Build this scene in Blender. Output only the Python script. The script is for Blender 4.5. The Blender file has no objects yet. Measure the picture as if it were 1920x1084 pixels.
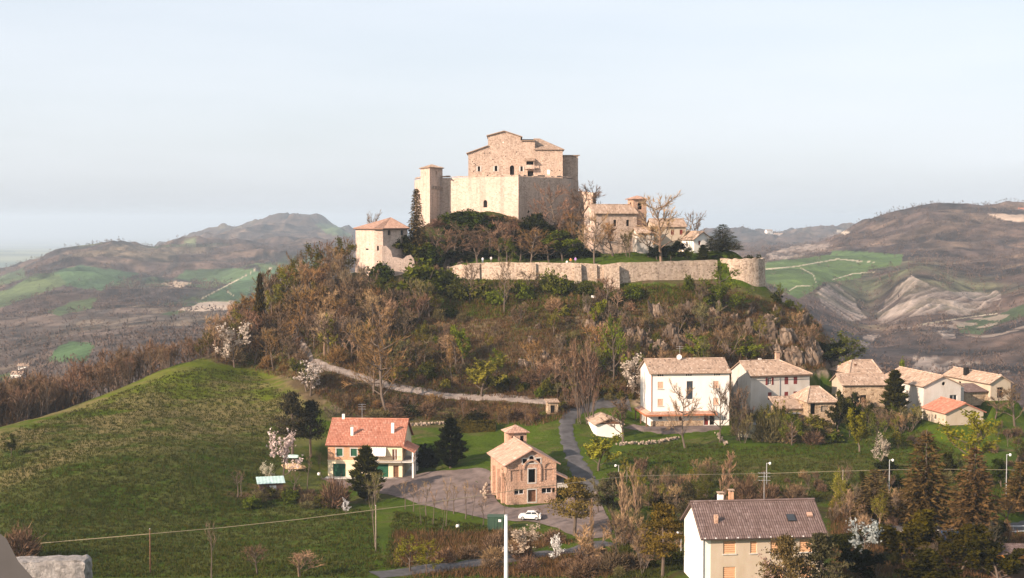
import bpy, bmesh, math, random
import numpy as np
from mathutils import Vector, Matrix
from mathutils.geometry import tessellate_polygon

random.seed(7)
RNG = np.random.default_rng(7)
SC = bpy.context.scene
COL = SC.collection

# ------------------------------------------------------------------ camera, sky, sun, exposure
F = 50.0 / 36.0 * 1920.0
PITCH = math.atan((542 - 410) / F)
CP, SP = math.cos(PITCH), math.sin(PITCH)
cam_data = bpy.data.cameras.new('camera')
cam_data.lens = 50.0
cam_data.sensor_width = 36.0
cam_data.clip_start = 0.3
cam_data.clip_end = 120000.0
cam = bpy.data.objects.new('camera', cam_data)
COL.objects.link(cam)
cam.location = (0, 0, 0)
cam.rotation_euler = (math.pi / 2 - PITCH, 0, 0)
SC.camera = cam

SUN_FROM = Vector((-0.73, -0.56, 0.41)).normalized()
world = bpy.data.worlds.new('World')
SC.world = world
world.use_nodes = True
wn, wl = world.node_tree.nodes, world.node_tree.links
wn.clear()
wout = wn.new('ShaderNodeOutputWorld')
bg = wn.new('ShaderNodeBackground')
sky = wn.new('ShaderNodeTexSky')
sky.sky_type = 'NISHITA'
sky.sun_disc = False
sky.sun_elevation = math.asin(SUN_FROM.z)
sky.sun_rotation = math.atan2(SUN_FROM.x, SUN_FROM.y)
sky.altitude = 500.0
sky.air_density = 1.0
sky.dust_density = 3.5
sky.ozone_density = 1.6
# a thin high veil of cloud over the whole sky
tcw = wn.new('ShaderNodeTexCoord')
mpw = wn.new('ShaderNodeMapping'); mpw.inputs['Scale'].default_value = (1.0, 1.0, 6.5); mpw.inputs['Rotation'].default_value = (0.10, -0.16, 0.3)
nzw = wn.new('ShaderNodeTexNoise'); nzw.inputs['Scale'].default_value = 1.7; nzw.inputs['Detail'].default_value = 6.0
nzw.inputs['Roughness'].default_value = 0.52
rmw = wn.new('ShaderNodeMapRange')
rmw.inputs['From Min'].default_value = 0.35; rmw.inputs['From Max'].default_value = 0.72
rmw.inputs['To Min'].default_value = 0.58; rmw.inputs['To Max'].default_value = 0.80
mixw = wn.new('ShaderNodeMixRGB')
mixw.inputs['Color2'].default_value = (6.1, 6.35, 6.8, 1)
wl.new(tcw.outputs['Generated'], mpw.inputs['Vector'])
wl.new(mpw.outputs['Vector'], nzw.inputs['Vector'])
wl.new(nzw.outputs['Fac'], rmw.inputs['Value'])
wl.new(rmw.outputs['Result'], mixw.inputs['Fac'])
wl.new(sky.outputs['Color'], mixw.inputs['Color1'])
wl.new(mixw.outputs['Color'], bg.inputs['Color'])
bg.inputs['Strength'].default_value = 0.085
wl.new(bg.outputs['Background'], wout.inputs['Surface'])

sun_d = bpy.data.lights.new('sun', 'SUN')
sun_d.energy = 5.0
sun_d.angle = math.radians(0.6)
sun_d.color = (1.0, 0.80, 0.645)
sun = bpy.data.objects.new('sun', sun_d)
COL.objects.link(sun)
sun.rotation_euler = SUN_FROM.to_track_quat('Z', 'Y').to_euler()

SC.view_settings.view_transform = 'Standard'
SC.view_settings.look = 'None'
SC.view_settings.exposure = 0.95
SC.view_settings.gamma = 1.0
SC.view_settings.use_curve_mapping = False
SC.render.engine = 'CYCLES'
cy = SC.cycles
cy.use_denoising = True
cy.max_bounces = 5
cy.diffuse_bounces = 2
cy.glossy_bounces = 2
cy.transmission_bounces = 3
cy.volume_bounces = 0
cy.transparent_max_bounces = 8
cy.caustics_reflective = False
cy.caustics_refractive = False

# ------------------------------------------------------------------ pixel <-> world
def Zp(py, Y):
    v = (542 - py) / F
    return Y * (-SP + v * CP) / (CP + v * SP)

def Xp(px, Y, z):
    return (px - 960) / F * (Y * CP - z * SP)

def P(px, py, Y):
    z = Zp(py, Y)
    return Vector((Xp(px, Y, z), Y, z))

def project(x, y, z):
    d = y * CP - z * SP
    u = y * SP + z * CP
    return 960 + F * x / d, 542 - F * u / d

# ------------------------------------------------------------------ noise
def _hash(ix, iy, seed):
    h = (ix * 374761393 + iy * 668265263 + seed * 974711) & 0xffffffff
    h = ((h ^ (h >> 13)) * 1274126177) & 0xffffffff
    h = (h ^ (h >> 16)) & 0xffffff
    return h / float(0xffffff)

def vnoise(x, y, seed=0):
    x = np.asarray(x, float); y = np.asarray(y, float)
    ix = np.floor(x).astype(np.int64); iy = np.floor(y).astype(np.int64)
    fx = x - ix; fy = y - iy
    fx = fx * fx * fx * (fx * (fx * 6 - 15) + 10); fy = fy * fy * fy * (fy * (fy * 6 - 15) + 10)
    a = _hash(ix, iy, seed); b = _hash(ix + 1, iy, seed)
    c = _hash(ix, iy + 1, seed); d = _hash(ix + 1, iy + 1, seed)
    return (a * (1 - fx) + b * fx) * (1 - fy) + (c * (1 - fx) + d * fx) * fy

def fbm(x, y, octv=4, seed=0, gain=0.5):
    s = 0.0; a = 1.0; t = 0.0
    for i in range(octv):
        s = s + a * (vnoise(x * 2 ** i + 17.3 * i, y * 2 ** i - 9.1 * i, seed + i) - 0.5)
        t += a; a *= gain
    return s / t * 2

def ridged(x, y, octv=4, seed=0):
    s = 0.0; a = 1.0; t = 0.0
    for i in range(octv):
        n = 1 - np.abs(2 * vnoise(x * 2 ** i + 5.7 * i, y * 2 ** i + 3.3 * i, seed + i) - 1)
        s = s + a * n * n; t += a; a *= 0.5
    return s / t

def sstep(a, b, x):
    t = np.clip((x - a) / (b - a), 0, 1)
    return t * t * (3 - 2 * t)

def in_poly(px, py, poly):
    inside = np.zeros(np.shape(px), bool)
    n = len(poly)
    for i in range(n):
        x1, y1 = poly[i]; x2, y2 = poly[(i + 1) % n]
        if y1 == y2:
            continue
        c = ((y1 > py) != (y2 > py)) & (px < (x2 - x1) * (py - y1) / (y2 - y1) + x1)
        inside ^= c
    return inside

def dist_line(px, py, pts):
    d = np.full(np.shape(px), 1e9)
    for (x1, y1), (x2, y2) in zip(pts[:-1], pts[1:]):
        vx, vy = x2 - x1, y2 - y1
        t = np.clip(((px - x1) * vx + (py - y1) * vy) / (vx * vx + vy * vy + 1e-12), 0, 1)
        d = np.minimum(d, np.hypot(px - x1 - t * vx, py - y1 - t * vy))
    return d

class TPS:
    def __init__(self, pts, vals, lam=0.0):
        self.p = np.array(pts, float)
        n = len(self.p)
        K = self._k(self.p)
        A = np.zeros((n + 3, n + 3))
        A[:n, :n] = K + lam * np.eye(n)
        A[:n, n] = 1; A[:n, n + 1:] = self.p
        A[n, :n] = 1; A[n + 1:, :n] = self.p.T
        b = np.zeros(n + 3); b[:n] = vals
        self.w = np.linalg.solve(A, b)
    def _k(self, q):
        d2 = ((q[:, None, :] - self.p[None]) ** 2).sum(-1)
        return 0.5 * d2 * np.log(d2 + 1e-12)
    def __call__(self, x, y):
        sh = np.shape(x)
        q = np.stack([np.ravel(x), np.ravel(y)], 1).astype(float)
        out = np.empty(len(q)); n = len(self.p)
        for i in range(0, len(q), 20000):
            s = q[i:i + 20000]
            out[i:i + 20000] = self._k(s) @ self.w[:n] + self.w[n] + s @ self.w[n + 1:]
        return out.reshape(sh)

class Coarse:
    def __init__(self, f, u0, u1, v0, v1, st):
        self.u0, self.v0, self.st = u0, v0, st
        us = np.arange(u0, u1 + st, st); vs = np.arange(v0, v1 + st, st)
        self.g = f(*np.meshgrid(us, vs))
    def __call__(self, u, v):
        g = self.g
        a = np.clip((u - self.u0) / self.st, 1, g.shape[1] - 3.001); b = np.clip((v - self.v0) / self.st, 1, g.shape[0] - 3.001)
        i = a.astype(int); j = b.astype(int); a = a - i; b = b - j
        def w(t): return (-.5 * t + t * t - .5 * t ** 3, 1 - 2.5 * t * t + 1.5 * t ** 3, .5 * t + 2 * t * t - 1.5 * t ** 3, -.5 * t * t + .5 * t ** 3)
        wa, wb = w(a), w(b); out = 0
        for q in range(4):
            r = 0
            for p in range(4): r = r + g[j + q - 1, i + p - 1] * wa[p]
            out = out + r * wb[q]
        return out

# ------------------------------------------------------------------ house frames (used by terrain pads too)
class Frame:
    """local x runs along the front from its near corner, local y goes back into the building"""
    def __init__(self, px, py, Y, deg):
        self.o = P(px, py, Y)
        self.a = math.radians(deg)
    def w(self, x, y, z=0.0):
        c, s = math.cos(self.a), math.sin(self.a)
        return Vector((self.o.x + c * x - s * y, self.o.y + s * x + c * y, self.o.z + z))

FR = {
    'red':    (Frame(615, 894, 264, -3.5), 14.0, 13.0),
    'church': (Frame(950, 947, 242, 13.0), 8.8, 13.0),
    'white':  (Frame(1220, 800, 288, 7.0), 16.4, 10.0),
    'shutter': (Frame(1407, 779, 298, 15.0), 13.6, 10.0),
    'stonebarn': (Frame(1514, 801, 287, 8.0), 6.0, 9.0),
    'hiphouse': (Frame(1592, 742, 313, 14.0), 7.2, 8.0),
    'lowstone': (Frame(1580, 764, 302, 5.0), 9.8, 7.5),
    'gablebarn': (Frame(1731, 786, 295, 13.0), 8.6, 18.0),
    'cottage': (Frame(1773, 798, 284, 13.0), 8.4, 9.0),
    'backbarn': (Frame(1857, 752, 306, 16.0), 5.0, 17.5),
    'near':   (Frame(1317, 1110, 165, 6.0), 14.6, 9.6),
}

# ------------------------------------------------------------------ terrain height
near_pts = []   # (x, y, z)
def npt(px, py, Y):
    p = P(px, py, Y); near_pts.append((p.x, p.y, p.z))
def nz(px, z, Y):
    near_pts.append((Xp(px, Y, z), Y, z))

for px in (-700, -100, 500, 960, 1500, 2100, 2700):
    nz(px, -45, 60); nz(px, -46, 120)
for px, z in ((-400, -46), (100, -47), (500, -48), (800, -48.3), (1000, -48), (1150, -46.5), (1400, -43.6), (1600, -45), (1900, -47), (2300, -47)):
    nz(px, z, 165)
for px, z in ((-300, -45.5), (0, -46.5), (300, -47.8), (700, -48.6), (960, -48.6), (1250, -48), (1450, -47.5), (1700, -48.2), (1950, -48.8), (2300, -49)):
    nz(px, z, 200)
for a in [(1780, 995, 218), (1900, 988, 219), (2200, 990, 219), (1650, 902, 250), (1900, 900, 250), (2200, 895, 250),
          (1400, 900, 250), (1300, 842, 273), (1500, 845, 272), (1750, 838, 276), (1920, 830, 281), (2200, 830, 281), (1200, 880, 254),
          (1190, 835, 273), (1300, 805, 287), (1142, 818, 282), (1060, 840, 268), (1090, 890, 252), (1110, 922, 244), (1052, 782, 289),
          (1040, 758, 298), (1180, 753, 302), (1450, 785, 295), (1600, 770, 302), (1700, 782, 298), (1850, 792, 297), (1980, 800, 297), (2200, 805, 297),
          (1000, 945, 242), (900, 930, 249), (800, 915, 256), (690, 899, 263), (600, 892, 265), (800, 832, 281), (880, 803, 289), (830, 766, 298),
          (700, 800, 290), (930, 830, 280),
          (560, 800, 286), (545, 860, 269), (480, 840, 272), (300, 850, 256), (150, 900, 240), (0, 905, 243), (-300, 900, 246), (400, 760, 293), (200, 800, 274), (470, 930, 246), (300, 960, 233),
          (700, 716, 305), (600, 682, 312), (540, 612, 331), (582, 572, 342), (1000, 754, 300), (850, 745, 302),
          (-200, 850, 262), (0, 804, 275), (100, 775, 285), (200, 738, 297), (300, 698, 310), (370, 678, 318), (420, 673, 324), (480, 684, 325), (540, 700, 319),
          (660, 536, 347), (890, 528, 343.5), (1000, 526, 340), (1085, 542, 337), (1150, 543, 337.5), (1230, 532, 340), (1300, 528, 343), (1400, 553, 343), (1440, 556, 346),
          (760, 602, 330), (770, 530, 344), (700, 605, 332), (620, 562, 342), (600, 532, 350), (500, 592, 343), (430, 642, 337),
          (900, 642, 322), (1100, 645, 321), (1240, 622, 325), (1450, 645, 322), (1300, 694, 307), (1000, 700, 309), (800, 690, 311), (1180, 700, 308), (1480, 690, 310), (1550, 660, 322)]:
    npt(*a)
for a in [(600, -32, 388), (500, -46, 372), (400, -46, 360), (660, -30, 402), (700, -11.5, 360), (740, -11, 358), (800, -10.8, 356),
          (900, -10.6, 351), (1000, -10.6, 349), (1100, -10.6, 347), (1200, -10.2, 348), (1300, -10, 353), (1390, -9.6, 356),
          (900, -9, 358), (1100, -9.5, 358), (1250, -9, 368), (1320, -9.5, 368), (1000, -9.3, 358),
          (830, -1.5, 369), (870, 0.2, 369), (960, -0.5, 365), (930, 2, 380), (1050, 2, 386), (1000, 3, 395), (800, -1.5, 373), (760, -7, 375), (780, -6, 364),
          (1130, -7, 375), (1040, -4, 370),
          (900, -18, 430), (1100, -18, 430), (1300, -20, 412), (1420, -24, 384), (1450, -21, 357), (1500, -24, 350), (1540, -27, 342),
          (1600, -36, 322), (1640, -40, 316), (1560, -46, 362), (1480, -42, 388), (1640, -53, 346), (1700, -53, 331), (1850, -54, 331), (2100, -56, 331), (2400, -58, 331),
          (-200, -62, 330), (0, -52, 300), (0, -62, 335), (100, -47.5, 308), (100, -58, 340), (200, -43, 320), (200, -55, 352), (300, -39, 332), (300, -52, 362), (370, -37, 340), (-400, -50, 275)]:
    nz(*a)
for px in range(-700, 2900, 300):
    nz(px, -86, 640); nz(px, -72 if not 500 < px < 1500 else -52, 480)
near_tps = Coarse(TPS([(a / 60, b / 60) for a, b, c in near_pts], [c for a, b, c in near_pts], 1e-4), -11, 11.4, -2, 8.6, 0.055)

WALL_LINE = [(826, 499, 352), (885, 493, 347), (940, 492, 344), (1000, 492, 342.4), (1085, 493, 340.6), (1130, 496, 340.2), (1165, 492, 340.6), (1225, 491, 342.5), (1290, 489, 345.5), (1345, 487, 347.6)]
terr = [P(*a) for a in WALL_LINE]
BAST = P(1391, 484, 352.5); BAST_R = 5.55
TERRACE = [(p.x, p.y + 0.6) for p in terr] + [(BAST.x - 2, BAST.y - 4.4), (BAST.x + 3.5, BAST.y - 3.6), (BAST.x + 4.8, BAST.y), (BAST.x + 3, BAST.y + 14), (40, 372), (15, 364), (-10, 362), (-20, 362)]
PADS = []
for k, (fr, W, D) in FR.items():
    PADS.append((fr, -0.6, W + 0.6, -0.8, D + 0.6, fr.o.z, 4.0))
YARD = [(600, 899), (700, 903), (775, 893), (850, 884), (916, 884), (945, 950), (1050, 944), (1075, 900), (1108, 905), (1135, 960), (1145, 1005), (1090, 1010), (1015, 985), (930, 975), (800, 950), (735, 930), (640, 915)]

def near_h(x, y):
    x = np.asarray(x, float); y = np.asarray(y, float)
    h = near_tps(x / 60, y / 60)
    # crag roughness on the castle hill and gentle unevenness elsewhere
    rough = sstep(300, 312, y) * (1 - sstep(400, 430, y)) * sstep(-50, -35, x) * (1 - sstep(62, 72, x))
    px, py = project(x, y, h)
    crag = rough * (0.45 + 0.9 * sstep(1040, 1140, px) * sstep(560, 590, py))
    h = h + crag * (2.3 * (ridged(x / 13, y / 9, 4, 3) - 0.45) + 0.5 * fbm(x / 2.2, y / 2.2, 3, 11))
    h = h + 0.50 * fbm(x / 14, y / 14, 3, 21) + 0.13 * fbm(x / 2.7, y / 2.7, 2, 31) + 0.22 * fbm((x + 0.5 * y) / 16, (y - 0.5 * x) / 3.4, 3, 41)
    # terrace fill behind the curtain wall
    poly = [(a, b) for a, b in TERRACE]
    ins = in_poly(x, y, poly)
    d = dist_line(x, y, poly[:14])
    fill = np.where(ins, sstep(0.0, 0.8, d), 0.0)
    h = h * (1 - fill) + np.maximum(h, -10.9 + 0.1 * fbm(x / 5, y / 5, 2, 4)) * fill
    out_near = (~ins) & (d < 6) & (y < 356)
    # nothing outside may climb over the wall
    cap = -15.0 + 0.0 * x
    h = np.where(out_near & (h > cap), cap + (h - cap) * 0.15, h)
    for fr, x0, x1, y0, y1, z, bl in PADS:
        c, s = math.cos(fr.a), math.sin(fr.a)
        lx = (x - fr.o.x) * c + (y - fr.o.y) * s
        ly = -(x - fr.o.x) * s + (y - fr.o.y) * c
        dx = np.maximum(np.maximum(x0 - lx, lx - x1), 0); dy = np.maximum(np.maximum(y0 - ly, ly - y1), 0)
        m = 1 - sstep(0, bl, np.hypot(dx, dy))
        h = h * (1 - m) + z * m
    return h

far_pts = []
def fp(Y, *pp):
    for px, py in pp:
        far_pts.append((px, py, Y))
def fz(Y, z, *pxs):
    for px in pxs:
        far_pts.append((px, 410 - z / Y * F, Y))
fz(420, -75, -500, 0, 400); fz(420, -70, 1700, 2100, 2500); fz(420, -60, 700, 1000, 1350)
fp(620, (-500, 790), (-200, 780), (0, 775), (200, 755), (400, 730), (600, 720), (900, 700), (1200, 700), (1450, 715), (1650, 735), (1900, 745), (2200, 755), (2500, 760))
fp(800, (-500, 720), (-200, 715), (0, 712), (140, 668), (300, 655), (450, 645), (700, 640), (1200, 640), (1560, 668), (1650, 700), (1800, 693), (1920, 690), (2300, 690))
fp(950, (1480, 610), (1560, 622), (1640, 652), (1700, 640), (1800, 645), (1920, 622), (2200, 620))
fp(1100, (-500, 650), (-200, 640), (0, 628), (200, 602), (350, 592), (500, 600), (800, 590), (1200, 580), (1450, 560), (1540, 585), (1625, 618), (1720, 592), (1850, 600), (1920, 575), (2200, 570))
fp(1250, (1450, 530), (1540, 533), (1635, 572), (1700, 523), (1850, 545), (1920, 522), (2200, 520))
fp(1500, (-500, 590), (-200, 585), (0, 578), (200, 562), (400, 570), (550, 570), (800, 550), (1200, 530), (1440, 501), (1550, 499), (1680, 492), (1800, 500), (1920, 488), (2200, 490))
fp(1750, (1440, 482), (1580, 477), (1700, 448), (1800, 440), (1920, 432), (2200, 430))
fp(2000, (-300, 560), (0, 537), (120, 506), (230, 518), (350, 530), (470, 507), (600, 520), (900, 500), (1250, 490), (1440, 474), (1540, 462), (1600, 430), (1650, 408), (1740, 389), (1850, 397), (1920, 400), (2200, 385))
fp(2500, (-300, 550), (0, 525), (60, 494), (215, 462), (330, 482), (480, 472), (650, 472), (1440, 470), (1600, 458), (1740, 425), (1920, 415), (2200, 400))
fp(2850, (-300, 560), (-60, 520), (60, 488), (150, 470), (215, 453), (270, 466), (330, 464), (400, 456), (500, 455), (640, 455))
fp(3400, (-300, 570), (0, 555), (215, 478), (400, 472), (560, 450), (650, 458), (1000, 470), (1440, 462), (1500, 458), (1600, 462), (1800, 470), (2200, 450))
fp(4300, (-300, 560), (0, 545), (200, 510), (370, 446), (450, 431), (520, 418), (560, 407), (610, 418), (660, 434), (760, 448), (1000, 455), (1300, 450), (1380, 438), (1470, 441), (1530, 432), (1590, 433), (1700, 446), (2200, 440))
fp(5600, (-300, 540), (0, 520), (370, 475), (560, 452), (760, 465), (1000, 465), (1400, 462), (1600, 460), (2200, 450))
for Y, z in ((8500, -215), (14000, -300), (25000, -390), (45000, -520)):
    fz(Y, z, -700, -100, 400, 960, 1500, 2000, 2600)
far_tps = Coarse(TPS([(a / 300, math.log(Y) * 2.6) for a, b, Y in far_pts], [b for a, b, Y in far_pts], 1e-3), -5.6, 12.2, 15.4, 28.9, 0.075)

BADLANDS = [[(1528, 548), (1550, 530), (1570, 528), (1596, 555), (1628, 598), (1590, 602), (1545, 575)],
            [(1642, 590), (1662, 560), (1705, 516), (1745, 535), (1790, 548), (1870, 545), (1885, 565), (1860, 578), (1800, 592), (1750, 588), (1700, 596), (1668, 612), (1640, 605)],
            [(1440, 476), (1480, 460), (1560, 456), (1545, 470), (1500, 482), (1440, 490)],
            [(1755, 622), (1785, 618), (1792, 632), (1765, 636)],
            [(1705, 688), (1735, 665), (1800, 672), (1790, 695), (1720, 700)],
            [(1600, 640), (1640, 625), (1655, 632), (1615, 655)]]
GREENS = [([(1435, 492), (1520, 482), (1580, 475), (1692, 482), (1690, 497), (1630, 505), (1612, 522), (1545, 530), (1520, 548), (1495, 560), (1435, 528)], (0.085, 0.165, 0.030)),
          ([(1560, 470), (1620, 472), (1695, 478), (1690, 492), (1600, 492), (1560, 482)], (0.07, 0.15, 0.03)),
          ([(1790, 607), (1870, 590), (1925, 568), (1925, 592), (1862, 612), (1840, 628), (1800, 624)], (0.055, 0.10, 0.03)),
          ([(98, 512), (150, 497), (262, 513), (190, 545), (120, 535)], (0.05, 0.125, 0.045)),
          ([(-40, 560), (60, 528), (110, 515), (125, 533), (60, 556), (-40, 590)], (0.085, 0.135, 0.045)),
          ([(-40, 530), (45, 505), (50, 520), (-40, 548)], (0.07, 0.12, 0.05)),
          ([(325, 522), (350, 507), (440, 503), (480, 505), (470, 520), (420, 531), (360, 528)], (0.075, 0.15, 0.05)),
          ([(378, 562), (440, 528), (478, 507), (524, 503), (500, 532), (446, 563)], (0.055, 0.135, 0.05)),
          ([(88, 678), (112, 648), (130, 641), (170, 642), (178, 652), (160, 680)], (0.04, 0.115, 0.03)),
          ([(88, 585), (130, 568), (185, 556), (172, 578), (110, 592)], (0.08, 0.135, 0.04)),
          ([(-20, 706), (28, 697), (26, 710), (-20, 718)], (0.06, 0.13, 0.03)),
          ([(590, 420), (620, 418), (655, 436), (660, 446), (612, 438)], (0.10, 0.16, 0.06)),
          ([(330, 462), (370, 446), (366, 464)], (0.12, 0.15, 0.07)),
          ([(300, 590), (350, 578), (345, 585), (320, 592)], (0.07, 0.12, 0.04))]
BARES = [([(330, 582), (380, 567), (440, 564), (438, 580), (380, 584)], (0.42, 0.33, 0.25)),
         ([(296, 533), (330, 527), (362, 530), (340, 540)], (0.36, 0.27, 0.19)),
         ([(1850, 400), (1925, 404), (1925, 418), (1880, 412)], (0.45, 0.33, 0.24)),
         ([(1560, 432), (1575, 431), (1595, 436), (1585, 440)], (0.42, 0.35, 0.27)),
         ([(105, 733), (150, 720), (165, 712), (168, 718), (120, 738)], (0.33, 0.25, 0.18))]
TRACKS = [([(1435, 505), (1490, 500), (1570, 486), (1640, 492)], 0.9), ([(1500, 502), (1525, 515), (1530, 530)], 0.6), ([(1560, 525), (1600, 513), (1640, 510)], 0.9),
          ([(1480, 545), (1495, 536), (1520, 536)], 0.8), ([(378, 560), (470, 512), (478, 505), (520, 503)], 0.7), ([(425, 545), (440, 556)], 0.7), ([(1720, 610), (1800, 597), (1870, 588)], 0.7)]

def far_masks(px, py, Y):
    bad = np.zeros(np.shape(px), bool)
    wx = px + 7 * fbm(px / 22, py / 14, 3, 51); wy = py + 5 * fbm(px / 22, py / 14, 3, 52)
    for q in BADLANDS:
        bad |= in_poly(wx, wy, q)
    return bad

def gully(x, y, gx):
    k = np.where(gx < 1636, 1.0, -1.0); wv = 5 * fbm(x / 40, y / 40, 2, 83)
    return 0.65 * ridged((x + k * 0.75 * y + wv) / 13, (y - k * x) / 80, 2, 81) + 0.35 * ridged((x + k * 0.75 * y + wv) / 5.2, (y - k * x) / 40, 2, 82)

def far_h(x, y, bad=None):
    x = np.asarray(x, float); y = np.asarray(y, float)
    px = 960 + F * x / y
    py = far_tps(px / 300, np.log(y) * 2.6)
    z = (410 - py) / F * y
    a = sstep(620, 1000, y) * (1 - sstep(5200, 7500, y))
    z = z + a * (0.012 * y) * (ridged(x / 420, y / 420, 4, 61) - 0.42) * (0.55 + 0.45 * sstep(1000, 2000, y))
    z = z + a * 0.0030 * y * fbm(x / 70, y / 70, 3, 71) + a * 0.006 * y * (ridged(x / 150 + 0.3 * fbm(x / 90, y / 90, 2, 72), y / 150, 3, 73) - 0.45)
    gx, gy = project(x, y, z)
    bad = far_masks(gx, gy, y)
    g = gully(x, y, gx)
    z = z + np.where(bad & (y > 600) & (y < 2200), 3.2 * (g - 0.4), 0)
    return z

def H(x, y):
    """final ground height at world x, y"""
    x = np.asarray(x, float); y = np.asarray(y, float)
    return near_h(x, y)

GX0, GX1, GY0, GY1, GS = -150.0, 190.0, 130.0, 470.0, 0.7
gxs = np.arange(GX0, GX1, GS); gys = np.arange(GY0, GY1, GS)
GG = near_h(*np.meshgrid(gxs, gys))

def hb(x, y):
    """bilinear ground height from the stored grid"""
    u = np.clip((np.asarray(x, float) - GX0) / GS, 0, len(gxs) - 1.001); v = np.clip((np.asarray(y, float) - GY0) / GS, 0, len(gys) - 1.001)
    i = u.astype(int); j = v.astype(int); fx = u - i; fy = v - j
    return (GG[j, i] * (1 - fx) + GG[j, i + 1] * fx) * (1 - fy) + (GG[j + 1, i] * (1 - fx) + GG[j + 1, i + 1] * fx) * fy

def ground_hits(px, py):
    """where the sight lines through the given picture points first meet the ground"""
    px = np.atleast_1d(np.asarray(px, float)); py = np.atleast_1d(np.asarray(py, float))
    ys = np.arange(140.0, 420.0, 0.7)
    out = np.full((len(px), 3), np.nan)
    for k in range(0, len(px), 4000):
        a = px[k:k + 4000, None]; v = (542 - py[k:k + 4000, None]) / F
        Z = ys[None] * (-SP + v * CP) / (CP + v * SP)
        X = (a - 960) / F * (ys[None] * CP - Z * SP)
        hit = hb(X, np.broadcast_to(ys[None], X.shape)) >= Z
        ok = hit.any(1); i = hit.argmax(1); r = np.arange(len(i))
        o = np.stack([X[r, i], ys[i], hb(X[r, i], ys[i])], 1)
        o[~ok] = np.nan
        out[k:k + 4000] = o
    return out

def ground(px, py):
    g = ground_hits(px, py)[0]
    if np.isnan(g[0]):
        raise ValueError('no ground at %s %s' % (px, py))
    return Vector(g)

def on_ground(px, Y):
    x = Xp(px, Y, -30.0); z = float(hb(x, Y)); x = Xp(px, Y, z)
    return Vector((x, Y, float(hb(x, Y))))

# ------------------------------------------------------------------ object helpers
def tag(o, label=None, cat=None, group=None, kind=None):
    if label: o['label'] = label
    if cat: o['category'] = cat
    if group: o['group'] = group
    if kind: o['kind'] = kind
    return o

def empty(name, loc=(0, 0, 0), rz=0.0, parent=None):
    o = bpy.data.objects.new(name, None)
    o.empty_display_size = 0.5
    COL.objects.link(o)
    o.location = loc; o.rotation_euler = (0, 0, rz)
    if parent: o.parent = parent
    return o

class MB:
    """collects polygons (with an optional tint per polygon) and links them as one mesh object"""
    def __init__(self):
        self.v = []; self.f = []; self.t = []
    def poly(self, pts, tint=0.5):
        n = len(self.v)
        self.v.extend([tuple(p) for p in pts]); self.f.append(tuple(range(n, n + len(pts)))); self.t.append(tint)
    def box(self, x0, x1, y0, y1, z0, z1, tint=0.5, M=None):
        c = [Vector((x, y, z)) for z in (z0, z1) for y in (y0, y1) for x in (x0, x1)]
        if M is not None: c = [M @ p for p in c]
        n = len(self.v); self.v.extend([tuple(p) for p in c])
        for q in ((0, 2, 3, 1), (4, 5, 7, 6), (0, 1, 5, 4), (2, 6, 7, 3), (0, 4, 6, 2), (1, 3, 7, 5)):
            self.f.append(tuple(n + i for i in q)); self.t.append(tint)
    def tube(self, pts, rad, sides=6, tint=0.5, cap=True):
        pts = [Vector(p) for p in pts]
        if not hasattr(rad, '__len__'): rad = [rad] * len(pts)
        base = len(self.v)
        for i, p in enumerate(pts):
            d = (pts[min(i + 1, len(pts) - 1)] - pts[max(i - 1, 0)]).normalized()
            a = d.orthogonal().normalized() if abs(d.z) > 0.9 else d.cross(Vector((0, 0, 1))).normalized()
            b = d.cross(a)
            for k in range(sides):
                an = 2 * math.pi * k / sides
                self.v.append(tuple(p + (a * math.cos(an) + b * math.sin(an)) * rad[i]))
        for i in range(len(pts) - 1):
            for k in range(sides):
                k2 = (k + 1) % sides
                self.f.append((base + i * sides + k, base + i * sides + k2, base + (i + 1) * sides + k2, base + (i + 1) * sides + k)); self.t.append(tint)
        if cap:
            self.f.append(tuple(base + (len(pts) - 1) * sides + k for k in range(sides))); self.t.append(tint)
            self.f.append(tuple(base + k for k in reversed(range(sides)))); self.t.append(tint)
    def mesh(self, name, mat, smooth=False):
        m = bpy.data.meshes.new(name)
        m.from_pydata(self.v, [], self.f)
        a = m.attributes.new('tint', 'FLOAT', 'FACE')
        a.data.foreach_set('value', np.array(self.t, np.float32))
        if mat: m.materials.append(mat)
        if smooth:
            m.polygons.foreach_set('use_smooth', np.ones(len(m.polygons), bool))
        m.update()
        return m
    def build(self, name, mat, parent=None, smooth=False):
        o = bpy.data.objects.new(name, self.mesh(name, mat, smooth))
        COL.objects.link(o)
        if parent: o.parent = parent
        return o

def np_mesh(name, verts, faces, mat, tint=None, cover=None, smooth=False):
    """verts (N,3), faces (M,k) arrays to a mesh"""
    m = bpy.data.meshes.new(name)
    verts = np.ascontiguousarray(verts, np.float32); faces = np.ascontiguousarray(faces, np.int32)
    k = faces.shape[1]
    m.vertices.add(len(verts)); m.vertices.foreach_set('co', verts.ravel())
    m.loops.add(faces.size); m.loops.foreach_set('vertex_index', faces.ravel())
    m.polygons.add(len(faces)); m.polygons.foreach_set('loop_start', np.arange(0, faces.size, k, dtype=np.int32))
    try: m.polygons.foreach_set('loop_total', np.full(len(faces), k, np.int32))
    except Exception: pass
    m.update(calc_edges=True)
    if tint is not None:
        a = m.attributes.new('tint', 'FLOAT', 'FACE'); a.data.foreach_set('value', np.ascontiguousarray(tint, np.float32))
    if cover is not None:
        a = m.attributes.new('cover', 'FLOAT_COLOR', 'POINT')
        a.data.foreach_set('color', np.ascontiguousarray(np.c_[cover, np.ones(len(cover))], np.float32).ravel())
    if smooth:
        m.polygons.foreach_set('use_smooth', np.ones(len(faces), bool))
    if mat: m.materials.append(mat)
    m.validate()
    return m

def link(name, mesh, parent=None):
    o = bpy.data.objects.new(name, mesh); COL.objects.link(o)
    if parent: o.parent = parent
    return o

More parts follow.
